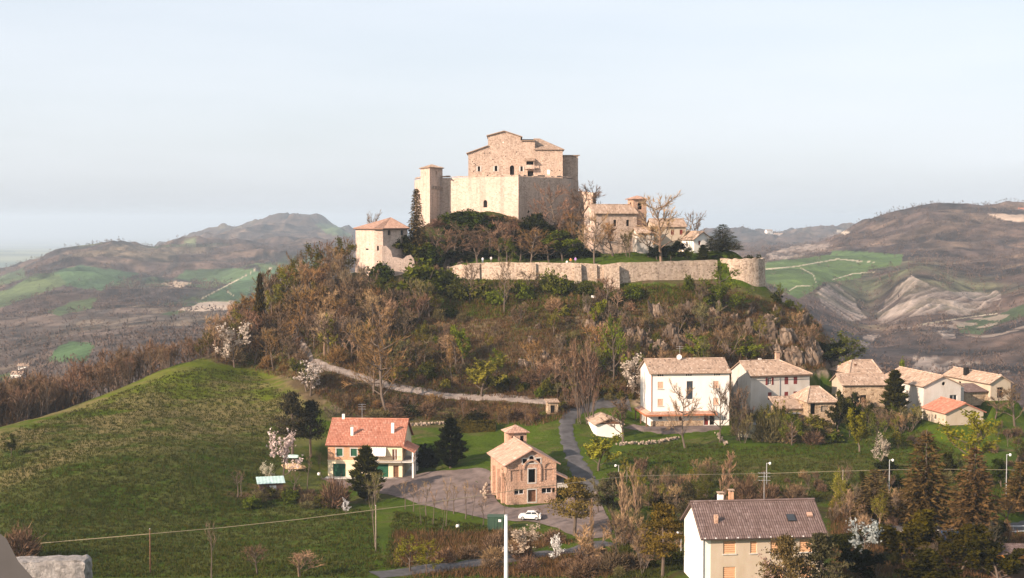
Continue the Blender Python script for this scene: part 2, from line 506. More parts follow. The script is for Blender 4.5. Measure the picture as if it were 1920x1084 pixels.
# ------------------------------------------------------------------ materials
def new_mat(name):
    m = bpy.data.materials.new(name); m.use_nodes = True
    nt = m.node_tree; b = nt.nodes['Principled BSDF']
    b.inputs['Specular IOR Level'].default_value = 0.15
    b.inputs['Roughness'].default_value = 0.85
    return m, nt, b

def N(nt, t, **kw):
    n = nt.nodes.new(t)
    for k, v in kw.items():
        if k in n.inputs: n.inputs[k].default_value = v
        else: setattr(n, k, v)
    return n

def noise_node(nt, scale, detail=4, rough=0.55, vec=None):
    n = N(nt, 'ShaderNodeTexNoise'); n.inputs['Scale'].default_value = scale
    n.inputs['Detail'].default_value = detail; n.inputs['Roughness'].default_value = rough
    if vec is not None: nt.links.new(vec, n.inputs['Vector'])
    return n

def ramp(nt, fac, stops):
    r = N(nt, 'ShaderNodeValToRGB')
    el = r.color_ramp.elements
    while len(el) < len(stops): el.new(0.5)
    for e, (p, c) in zip(el, stops):
        e.position = p; e.color = (*c, 1)
    nt.links.new(fac, r.inputs['Fac'])
    return r

def mixc(nt, fac, a, b, mode='MIX'):
    m = N(nt, 'ShaderNodeMixRGB', blend_type=mode)
    for sock, val in (('Fac', fac), ('Color1', a), ('Color2', b)):
        if hasattr(val, 'links') or hasattr(val, 'is_linked'): nt.links.new(val, m.inputs[sock])
        elif isinstance(val, (int, float)): m.inputs[sock].default_value = val
        else: m.inputs[sock].default_value = (*val, 1)
    return m.outputs['Color']

def bump(nt, b, h, strength, dist):
    n = N(nt, 'ShaderNodeBump'); n.inputs['Strength'].default_value = strength; n.inputs['Distance'].default_value = dist
    nt.links.new(h, n.inputs['Height']); nt.links.new(n.outputs['Normal'], b.inputs['Normal'])

def flat(name, col, rough=0.7, var=0.25, scale=3.0, metal=0.0, spec=0.2):
    m, nt, b = new_mat(name)
    tc = N(nt, 'ShaderNodeTexCoord')
    n = noise_node(nt, scale, 5, 0.6, tc.outputs['Object'])
    c = ramp(nt, n.outputs['Fac'], [(0.3, tuple(x * (1 - var) for x in col)), (0.7, tuple(min(1, x * (1 + var * 0.6)) for x in col))])
    nt.links.new(c.outputs['Color'], b.inputs['Base Color'])
    b.inputs['Roughness'].default_value = rough; b.inputs['Metallic'].default_value = metal; b.inputs['Specular IOR Level'].default_value = spec
    return m

def plaster(name, col, stain=(0.5, 0.42, 0.33), amount=0.35):
    m, nt, b = new_mat(name)
    tc = N(nt, 'ShaderNodeTexCoord'); mp = N(nt, 'ShaderNodeMapping'); mp.inputs['Scale'].default_value = (1, 1, 0.35)
    nt.links.new(tc.outputs['Object'], mp.inputs['Vector'])
    n = noise_node(nt, 0.7, 7, 0.62, mp.outputs['Vector'])
    r = ramp(nt, n.outputs['Fac'], [(0.42, (0, 0, 0)), (0.75, (amount,) * 3)])
    c = mixc(nt, r.outputs['Color'], col, tuple(x * y for x, y in zip(col, stain)))
    f = noise_node(nt, 9, 4, 0.6, tc.outputs['Object'])
    c = mixc(nt, 0.22, c, f.outputs['Color'], 'SOFT_LIGHT')
    nt.links.new(c, b.inputs['Base Color'])
    bump(nt, b, f.outputs['Fac'], 0.35, 0.03)
    return m

def stone(name, light, dark, cell=1.6, mortar=(0.5, 0.42, 0.33), patch=(0.42, 0.30, 0.21), squash=1.7, bstr=0.9):
    m, nt, b = new_mat(name)
    tc = N(nt, 'ShaderNodeTexCoord'); mp = N(nt, 'ShaderNodeMapping'); mp.inputs['Scale'].default_value = (1, 1, squash)
    nt.links.new(tc.outputs['Object'], mp.inputs['Vector'])
    v = N(nt, 'ShaderNodeTexVoronoi'); v.inputs['Scale'].default_value = cell; v.inputs['Randomness'].default_value = 0.9
    nt.links.new(mp.outputs['Vector'], v.inputs['Vector'])
    e = N(nt, 'ShaderNodeTexVoronoi', feature='DISTANCE_TO_EDGE'); e.inputs['Scale'].default_value = cell; e.inputs['Randomness'].default_value = 0.9
    nt.links.new(mp.outputs['Vector'], e.inputs['Vector'])
    sep = N(nt, 'ShaderNodeSeparateColor'); nt.links.new(v.outputs['Color'], sep.inputs['Color'])
    c = ramp(nt, sep.outputs['Red'], [(0.0, dark), (0.28, tuple(0.5 * (x + y) for x, y in zip(light, dark))), (0.55, light), (1.0, tuple(min(1, x * 1.18) for x in light))])
    er = ramp(nt, e.outputs['Distance'], [(0.02, (1, 1, 1)), (0.09, (0, 0, 0))])
    c = mixc(nt, er.outputs['Color'], c.outputs['Color'], mortar)
    n = noise_node(nt, 0.22, 6, 0.6, tc.outputs['Object'])
    pr = ramp(nt, n.outputs['Fac'], [(0.45, (0, 0, 0)), (0.68, (0.55,) * 3)])
    c = mixc(nt, pr.outputs['Color'], c, patch)
    n2 = noise_node(nt, 0.45, 6, 0.65, tc.outputs['Object'])
    pr2 = ramp(nt, n2.outputs['Fac'], [(0.55, (0, 0, 0)), (0.75, (0.5,) * 3)])
    c = mixc(nt, pr2.outputs['Color'], c, tuple(min(1, x * 1.25) for x in mortar))
    mps = N(nt, 'ShaderNodeMapping'); mps.inputs['Scale'].default_value = (0.9, 0.9, 0.07)
    nt.links.new(tc.outputs['Object'], mps.inputs['Vector'])
    n4 = noise_node(nt, 1.0, 5, 0.65, mps.outputs['Vector'])
    r4 = ramp(nt, n4.outputs['Fac'], [(0.45, (0, 0, 0)), (0.75, (0.6,) * 3)])
    c = mixc(nt, r4.outputs['Color'], c, tuple(0.42 * x for x in light))
    nt.links.new(c, b.inputs['Base Color'])
    ns = noise_node(nt, 3.5, 5, 0.65, tc.outputs['Object'])
    ad = N(nt, 'ShaderNodeMath', operation='ADD')
    sm = N(nt, 'ShaderNodeMath', operation='MINIMUM'); sm.inputs[1].default_value = 0.18
    nt.links.new(e.outputs['Distance'], sm.inputs[0])
    nt.links.new(sm.outputs[0], ad.inputs[0])
    ms = N(nt, 'ShaderNodeMath', operation='MULTIPLY'); ms.inputs[1].default_value = 0.35
    nt.links.new(ns.outputs['Fac'], ms.inputs[0]); nt.links.new(ms.outputs[0], ad.inputs[1])
    bump(nt, b, ad.outputs[0], bstr, 0.35)
    return m

def tiles(name, cols):
    """roof tiles: every tile takes its colour from its own tint"""
    m, nt, b = new_mat(name)
    a = N(nt, 'ShaderNodeAttribute', attribute_name='tint')
    k = len(cols)
    c = ramp(nt, a.outputs['Fac'], [(i / (k - 1), q) for i, q in enumerate(cols)])
    tc = N(nt, 'ShaderNodeTexCoord')
    n = noise_node(nt, 0.6, 6, 0.65, tc.outputs['Object'])
    r = ramp(nt, n.outputs['Fac'], [(0.42, (0, 0, 0)), (0.72, (0.5,) * 3)])
    c2 = mixc(nt, r.outputs['Color'], c.outputs['Color'], tuple(x * 0.62 for x in cols[k // 2]))
    nt.links.new(c2, b.inputs['Base Color'])
    return m

def leafy(name, dark, light, trans=0.3, rough=0.7):
    """leaf, needle and twig material: own tint per leaf, tone of the single plant from its object colour"""
    m = bpy.data.materials.new(name); m.use_nodes = True
    nt = m.node_tree; nt.nodes.clear()
    out = N(nt, 'ShaderNodeOutputMaterial')
    a = N(nt, 'ShaderNodeAttribute', attribute_name='tint')
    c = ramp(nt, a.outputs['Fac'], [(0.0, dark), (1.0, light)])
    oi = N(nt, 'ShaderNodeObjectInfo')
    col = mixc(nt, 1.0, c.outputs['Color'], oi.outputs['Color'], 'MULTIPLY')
    d = N(nt, 'ShaderNodeBsdfDiffuse'); nt.links.new(col, d.inputs['Color'])
    if trans > 0:
        t = N(nt, 'ShaderNodeBsdfTranslucent'); nt.links.new(col, t.inputs['Color'])
        mx = N(nt, 'ShaderNodeMixShader'); mx.inputs['Fac'].default_value = trans
        nt.links.new(d.outputs[0], mx.inputs[1]); nt.links.new(t.outputs[0], mx.inputs[2])
        nt.links.new(mx.outputs[0], out.inputs['Surface'])
    else:
        nt.links.new(d.outputs[0], out.inputs['Surface'])
    return m

def ground_mat(name, s1, s2, bstr, bdist, amt=0.5):
    m, nt, b = new_mat(name)
    a = N(nt, 'ShaderNodeAttribute', attribute_name='cover')
    tc = N(nt, 'ShaderNodeTexCoord')
    n1 = noise_node(nt, s1, 6, 0.65, tc.outputs['Object'])
    n2 = noise_node(nt, s2, 6, 0.6, tc.outputs['Object'])
    c = mixc(nt, amt, a.outputs['Color'], n1.outputs['Fac'], 'OVERLAY')
    c = mixc(nt, amt * 0.8, c, n2.outputs['Fac'], 'OVERLAY')
    nt.links.new(c, b.inputs['Base Color'])
    b.inputs['Specular IOR Level'].default_value = 0.05
    bump(nt, b, n1.outputs['Fac'], bstr, bdist)
    return m

M = {}
M['ground'] = ground_mat('ground', 1.3, 0.16, 0.8, 0.35)
M['hills'] = ground_mat('hills', 0.09, 0.02, 0.8, 4.0, 0.55)
M['castle'] = stone('castle_stone', (0.48, 0.355, 0.28), (0.28, 0.19, 0.14), 2.3, (0.55, 0.42, 0.32), (0.54, 0.39, 0.29), 1.6)
M['castle_plaster'] = stone('old_plastered_stone', (0.53, 0.405, 0.33), (0.41, 0.295, 0.23), 2.2, (0.55, 0.43, 0.35), (0.47, 0.34, 0.265), 1.5, 0.6)
M['curtain'] = stone('rubble_stone', (0.45, 0.35, 0.275), (0.20, 0.14, 0.10), 2.0, (0.40, 0.31, 0.22), (0.44, 0.33, 0.235), 1.3, 1.0)
M['barn_stone'] = stone('barn_stone', (0.44, 0.32, 0.21), (0.22, 0.14, 0.08), 1.7, (0.45, 0.34, 0.23), (0.36, 0.25, 0.16), 1.5, 0.9)
M['church_stone'] = stone('church_stone', (0.48, 0.295, 0.20), (0.36, 0.205, 0.135), 2.6, (0.50, 0.335, 0.245), (0.45, 0.285, 0.20), 1.8, 0.6)
M['white_plaster'] = plaster('white_plaster', (0.80, 0.75, 0.68), (0.88, 0.84, 0.78), 0.4)
M['grey_plaster'] = plaster('weathered_plaster', (0.52, 0.48, 0.43), (0.72, 0.66, 0.58), 0.8)
M['cream_plaster'] = plaster('cream_plaster', (0.74, 0.62, 0.42), (0.85, 0.8, 0.7), 0.4)
M['ochre_plaster'] = plaster('ochre_plaster', (0.46, 0.38, 0.29), (0.8, 0.74, 0.64), 0.6)  # ochre taken darker for the weakly lit front of the brown-roofed house
M['brick'] = stone('brick_facing', (0.60, 0.31, 0.17), (0.48, 0.22, 0.11), 3.2, (0.55, 0.36, 0.24), (0.56, 0.29, 0.16), 2.6, 0.3)
M['tile_old'] = tiles('old_roof_tiles', [(0.18, 0.125, 0.09), (0.35, 0.245, 0.175), (0.42, 0.30, 0.22), (0.54, 0.43, 0.34)])
M['tile_red'] = tiles('red_roof_tiles', [(0.30, 0.11, 0.07), (0.40, 0.165, 0.105), (0.44, 0.19, 0.125), (0.52, 0.28, 0.20)])
M['tile_brown'] = tiles('brown_roof_tiles', [(0.105, 0.068, 0.058), (0.135, 0.092, 0.080), (0.155, 0.108, 0.096), (0.21, 0.155, 0.14)])
M['tile_church'] = tiles('church_roof_tiles', [(0.28, 0.16, 0.115), (0.40, 0.24, 0.175), (0.45, 0.285, 0.21), (0.54, 0.38, 0.30)])
M['fascia'] = flat('dark_eave_wood', (0.10, 0.06, 0.04))
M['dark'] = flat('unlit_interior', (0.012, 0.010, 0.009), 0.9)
M['glass'] = flat('window_glass', (0.03, 0.035, 0.04), 0.15, 0.2, 2, 0, 0.5)
M['green_paint'] = flat('green_paint', (0.010, 0.075, 0.035), 0.5)
M['red_shutter'] = flat('dark_red_paint', (0.17, 0.03, 0.025), 0.55)
M['tan_shutter'] = flat('tan_blind', (0.60, 0.38, 0.26), 0.6)
M['orange_shutter'] = flat('orange_blind', (0.55, 0.31, 0.17), 0.6, 0.1)
M['white_paint'] = flat('white_paint', (0.80, 0.78, 0.74), 0.5, 0.08)
M['wood'] = flat('brown_wood', (0.16, 0.08, 0.045), 0.8, 0.4)
M['grey_wood'] = flat('grey_wood', (0.30, 0.24, 0.18), 0.85, 0.35)
M['rust'] = flat('rust_red_trim', (0.40, 0.15, 0.07), 0.7)
M['metal'] = flat('grey_metal', (0.42, 0.42, 0.42), 0.45, 0.15, 3, 0.3)
M['concrete'] = flat('concrete', (0.52, 0.49, 0.44), 0.9, 0.2)
M['asphalt'] = flat('asphalt', (0.080, 0.075, 0.076), 0.9, 0.4, 0.5)
M['yard'] = flat('gravel_yard', (0.150, 0.115, 0.102), 0.95, 0.42, 0.5)
M['gravel'] = flat('pale_gravel', (0.25, 0.205, 0.175), 0.95, 0.35, 0.5)
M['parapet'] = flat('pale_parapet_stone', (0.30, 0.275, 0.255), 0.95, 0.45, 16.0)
_nt = M['parapet'].node_tree; _tc = N(_nt, 'ShaderNodeTexCoord'); _nn = noise_node(_nt, 42.0, 6, 0.7, _tc.outputs['Object']); bump(_nt, _nt.nodes['Principled BSDF'], _nn.outputs['Fac'], 0.9, 0.03)
M['rock'] = stone('crag_rock', (0.20, 0.148, 0.108), (0.06, 0.042, 0.030), 2.0, (0.07, 0.048, 0.032), (0.12, 0.08, 0.05), 0.45, 1.0)
M['bark'] = leafy('bark', (0.070, 0.052, 0.040), (0.16, 0.122, 0.095), 0)
M['twig'] = leafy('twigs', (0.060, 0.045, 0.030), (0.235, 0.178, 0.122), 0.1)
M['leaf'] = leafy('spring_leaves', (0.030, 0.038, 0.007), (0.165, 0.165, 0.030), 0.3)
M['dark_leaf'] = leafy('evergreen_leaves', (0.008, 0.012, 0.004), (0.045, 0.050, 0.013), 0.15)
M['needle'] = leafy('needles', (0.013, 0.014, 0.006), (0.105, 0.085, 0.042), 0.1)
M['blossom'] = leafy('white_blossom', (0.45, 0.40, 0.36), (0.85, 0.80, 0.76), 0.3)
M['grass'] = leafy('grass_blades', (0.020, 0.036, 0.004), (0.105, 0.095, 0.026), 0.3)
M['brush'] = leafy('dry_brush', (0.032, 0.022, 0.012), (0.15, 0.100, 0.058), 0.15)
M['tint'] = leafy('tinted_cloth', (0.05, 0.05, 0.05), (1, 1, 1), 0)

def figure_mesh():
    sk = [(0, 0, .98), (0, 0, 1.22), (0, 0, 1.44), (0, 0, 1.52), (0, -.01, 1.66), (.20, 0, 1.42), (.27, .02, 1.14), (.24, -.12, .92), (-.20, 0, 1.42), (-.27, .02, 1.14), (-.24, -.12, .92), (.10, 0, .90), (.12, -.02, .50), (.12, .03, .08), (.13, -.13, .03), (-.10, 0, .90), (-.12, -.05, .50), (-.12, .02, .08), (-.13, -.14, .03)]
    ed = [(0, 1), (1, 2), (2, 3), (3, 4), (2, 5), (5, 6), (6, 7), (2, 8), (8, 9), (9, 10), (0, 11), (11, 12), (12, 13), (13, 14), (0, 15), (15, 16), (16, 17), (17, 18)]
    rd = [.16, .15, .17, .055, .105, .065, .05, .04, .065, .05, .04, .10, .07, .05, .045, .10, .07, .05, .045]
    me = bpy.data.meshes.new('person'); me.from_pydata(sk, ed, []); o = bpy.data.objects.new('person', me); COL.objects.link(o)
    o.modifiers.new('skin', 'SKIN')
    for v, q in zip(me.skin_vertices[0].data, rd): v.radius = (q, q * .8)
    me.skin_vertices[0].data[0].use_root = True
    s = o.modifiers.new('sub', 'SUBSURF'); s.levels = 1; s.render_levels = 1
    dg = bpy.context.evaluated_depsgraph_get(); new = bpy.data.meshes.new_from_object(o.evaluated_get(dg))
    bpy.data.objects.remove(o); bpy.data.meshes.remove(me)
    return new
FIGURE = figure_mesh()

# ------------------------------------------------------------------ ground near the hill
def grid_faces(nr, nc):
    i = np.arange(nr * nc).reshape(nr, nc)
    return np.stack([i[:-1, :-1], i[:-1, 1:], i[1:, 1:], i[1:, :-1]], -1).reshape(-1, 4)

def mixa(a, b, t):
    return a * (1 - t[:, None]) + np.asarray(b)[None] * t[:, None]

HILL = [(385, 672), (440, 690), (520, 705), (560, 735), (610, 790), (800, 830), (1030, 765), (1200, 765), (1400, 700), (1570, 700), (1660, 690), (1570, 580), (1445, 545), (1300, 520), (880, 515), (660, 500), (480, 540), (390, 640)]
xs = np.r_[np.arange(-620, GX0 - 1, 22), gxs, np.arange(GX1, 640, 22)]
ys = np.r_[np.arange(-90, GY0 - 1, 12), gys]
XX, YY = np.meshgrid(xs, ys)
i0 = int(np.searchsorted(xs, GX0)); j0 = int(np.searchsorted(ys, GY0))
om = np.ones(XX.shape, bool); om[j0:j0 + len(gys), i0:i0 + len(gxs)] = False
ZZ = np.zeros(XX.shape); ZZ[om] = np.clip(near_h(XX[om], YY[om]), -110, 40)
ZZ[j0:j0 + len(gys), i0:i0 + len(gxs)] = GG
x, y, z = XX.ravel(), YY.ravel(), ZZ.ravel()
px, py = project(x, np.maximum(y, 5), z)
green = np.array((0.052, 0.076, 0.006)); 
cov = np.tile(green, (len(x), 1))
big = fbm(x / 26, y / 26, 4, 101); mid = fbm((x + 0.35 * y) / 9, (y - 0.35 * x) / 3.2, 4, 102); fine = fbm(x / 2.0, y / 1.2, 3, 103)
cov = mixa(cov, (0.035, 0.060, 0.004), np.clip(0.5 + 0.8 * big, 0, 1))
meadow = (px < 620) & (y < 335)
# dry grass bands across the meadow, strongest on its middle and near its crest
band = np.exp(-((py - 770 + 0.28 * (px - 330) * 0.4) / 62.0) ** 2)
band = np.maximum(band, 0.8 * np.exp(-((py - (905 - 0.42 * px)) / 16.0) ** 2) * (px < 330))
band = np.maximum(band, 1.2 * np.exp(-((px - 465) / 70.0) ** 2 - ((py - 728) / 13.0) ** 2))
dry = np.clip(0.30 + 0.50 * band + 1.5 * mid + 0.8 * fine + 0.4 * big, 0, 1) * (0.30 + 0.65 * np.clip(band * 1.6, 0, 1))
cov = mixa(cov, (0.155, 0.118, 0.052), np.where(meadow, dry * 0.9, 0))
cov = mixa(cov, (0.125, 0.140, 0.012), np.where(meadow & (py < 770), np.clip(0.9 - 0.9 * dry + 0.4 * mid, 0, 1) * 0.6, 0))
dry2 = np.clip(-0.25 + 1.3 * mid + 0.9 * fine + 0.6 * big, 0, 1)
cov = mixa(cov, (0.105, 0.074, 0.038), np.where(~meadow, np.clip(dry2 + 0.25 * in_poly(px, py, [(1300, 860), (1420, 850), (1650, 870), (1640, 930), (1300, 935)]), 0, 1) * 0.8, 0))
hill = in_poly(px + 10 * mid, py + 6 * fine, HILL) & (y > 290)
cov = mixa(cov, (0.080, 0.056, 0.030), np.where(hill, np.clip(0.72 + 0.8 * mid, 0.15, 1), 0))
cov = mixa(cov, (0.165, 0.118, 0.070), np.where(hill, np.clip(-0.1 + 1.4 * fine + 0.6 * big, 0, 1), 0))
mound = in_poly(x, y, [(-34, 358), (-8, 356), (20, 356), (32, 366), (30, 420), (-40, 420)])
cov = mixa(cov, (0.028, 0.026, 0.010), np.where(mound, np.clip(0.75 + 0.6 * mid, 0, 1), 0))
openz = in_poly(px, py, [(830, 600), (1000, 585), (1100, 600), (1110, 690), (1000, 720), (860, 690)]) & (y > 300)
cov = mixa(cov, (0.150, 0.105, 0.060), np.where(openz, np.clip(0.45 + 0.9 * mid + 0.5 * fine, 0, 1), 0))
lush = in_poly(px, py, [(800, 520), (1000, 520), (1080, 540), (1240, 530), (1420, 560), (1330, 590), (1150, 565), (1000, 580), (900, 600), (830, 575)]) & (y > 330)
cov = mixa(cov, (0.062, 0.108, 0.008), np.where(lush, np.clip(0.9 + 0.8 * mid, 0, 1), 0))
gy_, gx_ = np.gradient(ZZ, ys, xs)
slope = np.hypot(gx_, gy_).ravel()
rockm = hill & (px > 1040)
cov = mixa(cov, (0.26, 0.195, 0.14), np.where(rockm, np.clip((slope - 1.15) * 1.5 + 0.7 * fine, 0, 1), 0))
cov = mixa(cov, (0.08, 0.052, 0.030), np.where((px < 480) & (py > 600) & (y > 285) & ~meadow, 0.9, 0))
leafl = in_poly(px, py, [(400, 935), (470, 905), (540, 900), (540, 930), (450, 950)])
cov = mixa(cov, (0.15, 0.07, 0.04), np.where(leafl, np.clip(0.3 + mid + fine, 0, 1), 0))
scrub = in_poly(px, py, [(740, 1084), (800, 1000), (900, 985), (1010, 1000), (1010, 1050), (900, 1060)])
cov = mixa(cov, (0.17, 0.115, 0.065), np.where(scrub, np.clip(0.4 + mid + fine, 0, 1), 0))
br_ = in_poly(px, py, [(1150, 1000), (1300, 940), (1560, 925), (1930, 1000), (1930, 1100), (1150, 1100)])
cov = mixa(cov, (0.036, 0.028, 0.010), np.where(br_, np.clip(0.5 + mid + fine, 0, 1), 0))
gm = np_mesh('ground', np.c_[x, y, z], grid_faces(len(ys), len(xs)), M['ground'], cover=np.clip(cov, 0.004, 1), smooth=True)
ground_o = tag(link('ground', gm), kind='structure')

# ------------------------------------------------------------------ far hills and plain
tt = np.r_[np.linspace(-0.95, -0.385, 60)[:-1], np.linspace(-0.385, 0.385, 1000), np.linspace(0.385, 0.95, 60)[1:]]
yy = np.r_[np.geomspace(415, 900, 70)[:-1], np.geomspace(900, 1500, 190)[:-1], np.geomspace(1500, 2400, 110)[:-1], np.geomspace(2400, 6000, 140)[:-1], np.geomspace(6000, 60000, 40)]
TT, Y2 = np.meshgrid(tt, yy)
X2 = TT * Y2
Z2 = far_h(X2, Y2)
x, y, z = X2.ravel(), Y2.ravel(), Z2.ravel()
px, py = project(x, y, z)
n1 = fbm(x / 210, y / 210, 5, 201); n2 = fbm(x / 45, y / 45, 4, 202); n3 = fbm(x / 900, y / 900, 3, 203)
cov = np.tile(np.array((0.085, 0.056, 0.042)), (len(x), 1))
cov = mixa(cov, (0.050, 0.036, 0.032), np.clip(0.5 + 1.2 * n1, 0, 1))
cov = mixa(cov, (0.16, 0.110, 0.076), np.clip(-0.2 + 1.5 * n2 + 0.8 * n1, 0, 1))
cov = mixa(cov, (0.085, 0.105, 0.045), np.clip(-0.55 + 2.0 * n3 + 0.6 * n2, 0, 0.7))
# patchwork of small fields and wooded gullies on the slopes
cx_ = x / 170 + 0.5 * fbm(x / 300, y / 300, 2, 221); cy_ = y / 330 + 0.4 * fbm(x / 300, y / 300, 2, 222)
ci_ = _hash(np.floor(cx_).astype(np.int64), np.floor(cy_).astype(np.int64), 12)
edge_ = np.minimum(np.abs(cx_ - np.round(cx_)), np.abs(cy_ - np.round(cy_)))
pw = (px < 640) & (y > 1000) & (y < 2700)
for lo, hi, c in ((0.0, 0.16, (0.070, 0.105, 0.038)), (0.16, 0.27, (0.125, 0.095, 0.062)), (0.27, 0.34, (0.095, 0.110, 0.050))):
    cov = mixa(cov, c, np.where(pw & (ci_ >= lo) & (ci_ < hi) & (n1 > -0.35), 0.8, 0))
    
cov = mixa(cov, (0.028, 0.026, 0.024), np.where(pw & (edge_ < 0.05), 0.7, 0))
gul = ridged(x / 240 + 0.25 * n2, y / 300, 3, 223)
cov = mixa(cov, (0.034, 0.028, 0.027), np.clip((gul - 0.58) * 5, 0, 0.85) * ((y > 650) & (y < 5200)))
slate = (px < 560) & (y < 1350)
cov = mixa(cov, (0.095, 0.076, 0.062), np.where(slate, 0.5, 0))
FIELD = np.zeros(len(x), bool)
wob = 2.5 * fbm(px / 15, py / 9, 2, 204)
def frange(q, pw):
    return pw
for poly, c in GREENS:
    m = in_poly(px + wob, py + 0.5 * wob, poly) & (y > 560) & (y < 5200)
    FIELD |= m
    cov[m] = (0.55 * np.array(c)[None] + np.array((0.026, 0.020, 0.016))[None]) * (1 + 0.55 * n1[m, None] + 0.5 * n2[m, None])
for poly, c in BARES:
    m = in_poly(px + wob, py + 0.5 * wob, poly) & (y > 420) & (y < 5200)
    FIELD |= m
    cov[m] = np.array(c)[None] * (1 + 0.2 * n2[m, None])
bad = far_masks(px, py, y) & (y > 600) & (y < 2400)
streak = gully(x, y, px)
cov = mixa(cov, (0.33, 0.265, 0.22), np.where(bad, np.clip(0.12 + 1.9 * (streak - 0.30), 0, 1), 0))
crumbs = (px > 1500) & (py > 590) & (y < 1300) & (fbm(x / 30, y / 30, 4, 206) > 0.42)
cov = mixa(cov, (0.30, 0.235, 0.185), np.where(crumbs, 0.7, 0))
for pts, w in TRACKS:
    d = dist_line(px, py * 1.0, pts)
    m = (d < 0.75 * w + 0.3) & (y > 600) & (y < 3200)
    cov[m] = (0.36, 0.31, 0.22)
FIELD |= bad | crumbs
n5 = fbm(x / 13, y / 16, 3, 231); n6 = fbm(x / 34, y / 40, 3, 232)
mott = np.clip(1 + 0.9 * n5 + 0.7 * n6, 0.35, 1.9)
cov = np.where((FIELD | (y > 4500))[:, None], cov, cov * mott[:, None])
plain = y > 6000
cells = _hash(np.floor(x / 420 + 0.3 * n3).astype(np.int64), np.floor(y / 900).astype(np.int64), 9)
pc = np.array((0.07, 0.11, 0.05))[None] * (0.6 + 0.9 * cells[:, None]) + np.array((0.12, 0.07, 0.04))[None] * (cells[:, None] > 0.6)
cov[plain] = pc[plain]
hm = np_mesh('hills', np.c_[x, y, z], grid_faces(len(yy), len(tt)), M['hills'], cover=np.clip(cov, 0.004, 1), smooth=True)
tag(link('hills', hm), kind='structure')
woodmask = (~FIELD).reshape(Y2.shape)

# bare woods covering the far slopes, too far off to count
def puffs(n, ylo, yhi, smin, smax, keep, seed, nt=14):
    r = np.random.default_rng(seed)
    t = r.uniform(-0.5, 0.5, n); Y = np.exp(r.uniform(math.log(ylo), math.log(yhi), n)); X = t * Y
    ci = np.clip(np.searchsorted(tt, t), 0, len(tt) - 1); ri = np.clip(np.searchsorted(yy, Y), 0, len(yy) - 1)
    ok = (woodmask[ri, ci] | (r.random(n) < 0.035)) & (fbm(X / 260, Y / 260, 4, 210) + 0.5 * r.uniform(-1, 1, n) > keep)
    X, Y = X[ok], Y[ok]
    Z = far_h(X, Y)
    s = r.uniform(smin, smax, len(X))
    V = []; Tn = []
    tone = r.uniform(0, 1, len(X))
    for k in range(nt):
        u = r.uniform(0.0, 1.0, len(X)); rad = 0.5 * np.sqrt(np.clip(1 - (2 * u - 0.9) ** 2, 0.05, 1))
        c = np.c_[X, Y, Z] + np.c_[r.normal(0, .6, len(X)) * s * rad, r.normal(0, .6, len(X)) * s * rad, u * s]
        az = r.uniform(0, 6.28, len(X)); wv = np.c_[np.cos(az), np.sin(az), r.normal(0, .3, len(X))] * (s * .085)[:, None]
        V += [c - wv, c + wv, c + np.c_[r.normal(0, .10, len(X)) * s, r.normal(0, .10, len(X)) * s, r.uniform(.15, .34, len(X)) * s]]
        Tn.append(np.clip(tone * 0.55 + r.uniform(0, 0.45, len(X)), 0, 1))
    V = np.stack(V, 1)
    nk = len(X)
    return V.reshape(-1, 3), np.arange(nk * 3 * nt).reshape(-1, 3), np.stack(Tn, 1).ravel()
M['farwood'] = leafy('far_bare_wood', (0.034, 0.025, 0.023), (0.135, 0.090, 0.066), 0.0)
v, f, t = puffs(26000, 640, 2900, 2.6, 6.0, -0.2, 5)
tag(link('woods', np_mesh('woods', v, f, M['farwood'], tint=t)), 'bare brown woods covering the hazy hills', 'woods', kind='stuff')
v, f, t = puffs(12000, 1700, 4600, 4.0, 7.5, -0.1, 6, 12)
tag(link('woods', np_mesh('woods_far', v, f, M['farwood'], tint=t)), 'dark wooded ridges on the farthest hills', 'woods', kind='stuff')

# ------------------------------------------------------------------ roads and yard
def smooth_path(pts, n=10):
    out = []
    P4 = [pts[0]] + list(pts) + [pts[-1]]
    for i in range(1, len(P4) - 2):
        a, b, c, d = [np.array(q, float) for q in P4[i - 1:i + 3]]
        for k in range(n):
            t = k / n
            out.append(0.5 * (2 * b + (c - a) * t + (2 * a - 5 * b + 4 * c - d) * t * t + (3 * b - a - 3 * c + d) * t ** 3))
    out.append(np.array(P4[-2], float))
    return np.array(out)

def strip(name, pix, width, mat, up=0.10, world_pts=None):
    w = world_pts if world_pts is not None else [tuple(ground(*p)[:2]) for p in pix]
    c = smooth_path(w, 14)
    d = np.gradient(c, axis=0); d /= np.linalg.norm(d, axis=1)[:, None] + 1e-9
    nrm = np.c_[-d[:, 1], d[:, 0]]
    rows = []
    wd = width if hasattr(width, '__len__') else [width, width]
    ww = np.interp(np.linspace(0, 1, len(c)), np.linspace(0, 1, len(wd)), wd)
    ww = ww * (1 + 0.30 * fbm(np.arange(len(c)) / 1.6, np.zeros(len(c)), 3, 33))
    for s in np.linspace(-0.5, 0.5, 9):
        q = c + nrm * (s * ww)[:, None]
        rows.append(np.c_[q, hb(q[:, 0], q[:, 1]) + up - (0.10 if abs(s) > 0.49 else 0)])
    V = np.stack(rows, 1)
    return tag(link(name, np_mesh(name, V.reshape(-1, 3), grid_faces(len(c), 9), mat, smooth=True)), kind='structure')

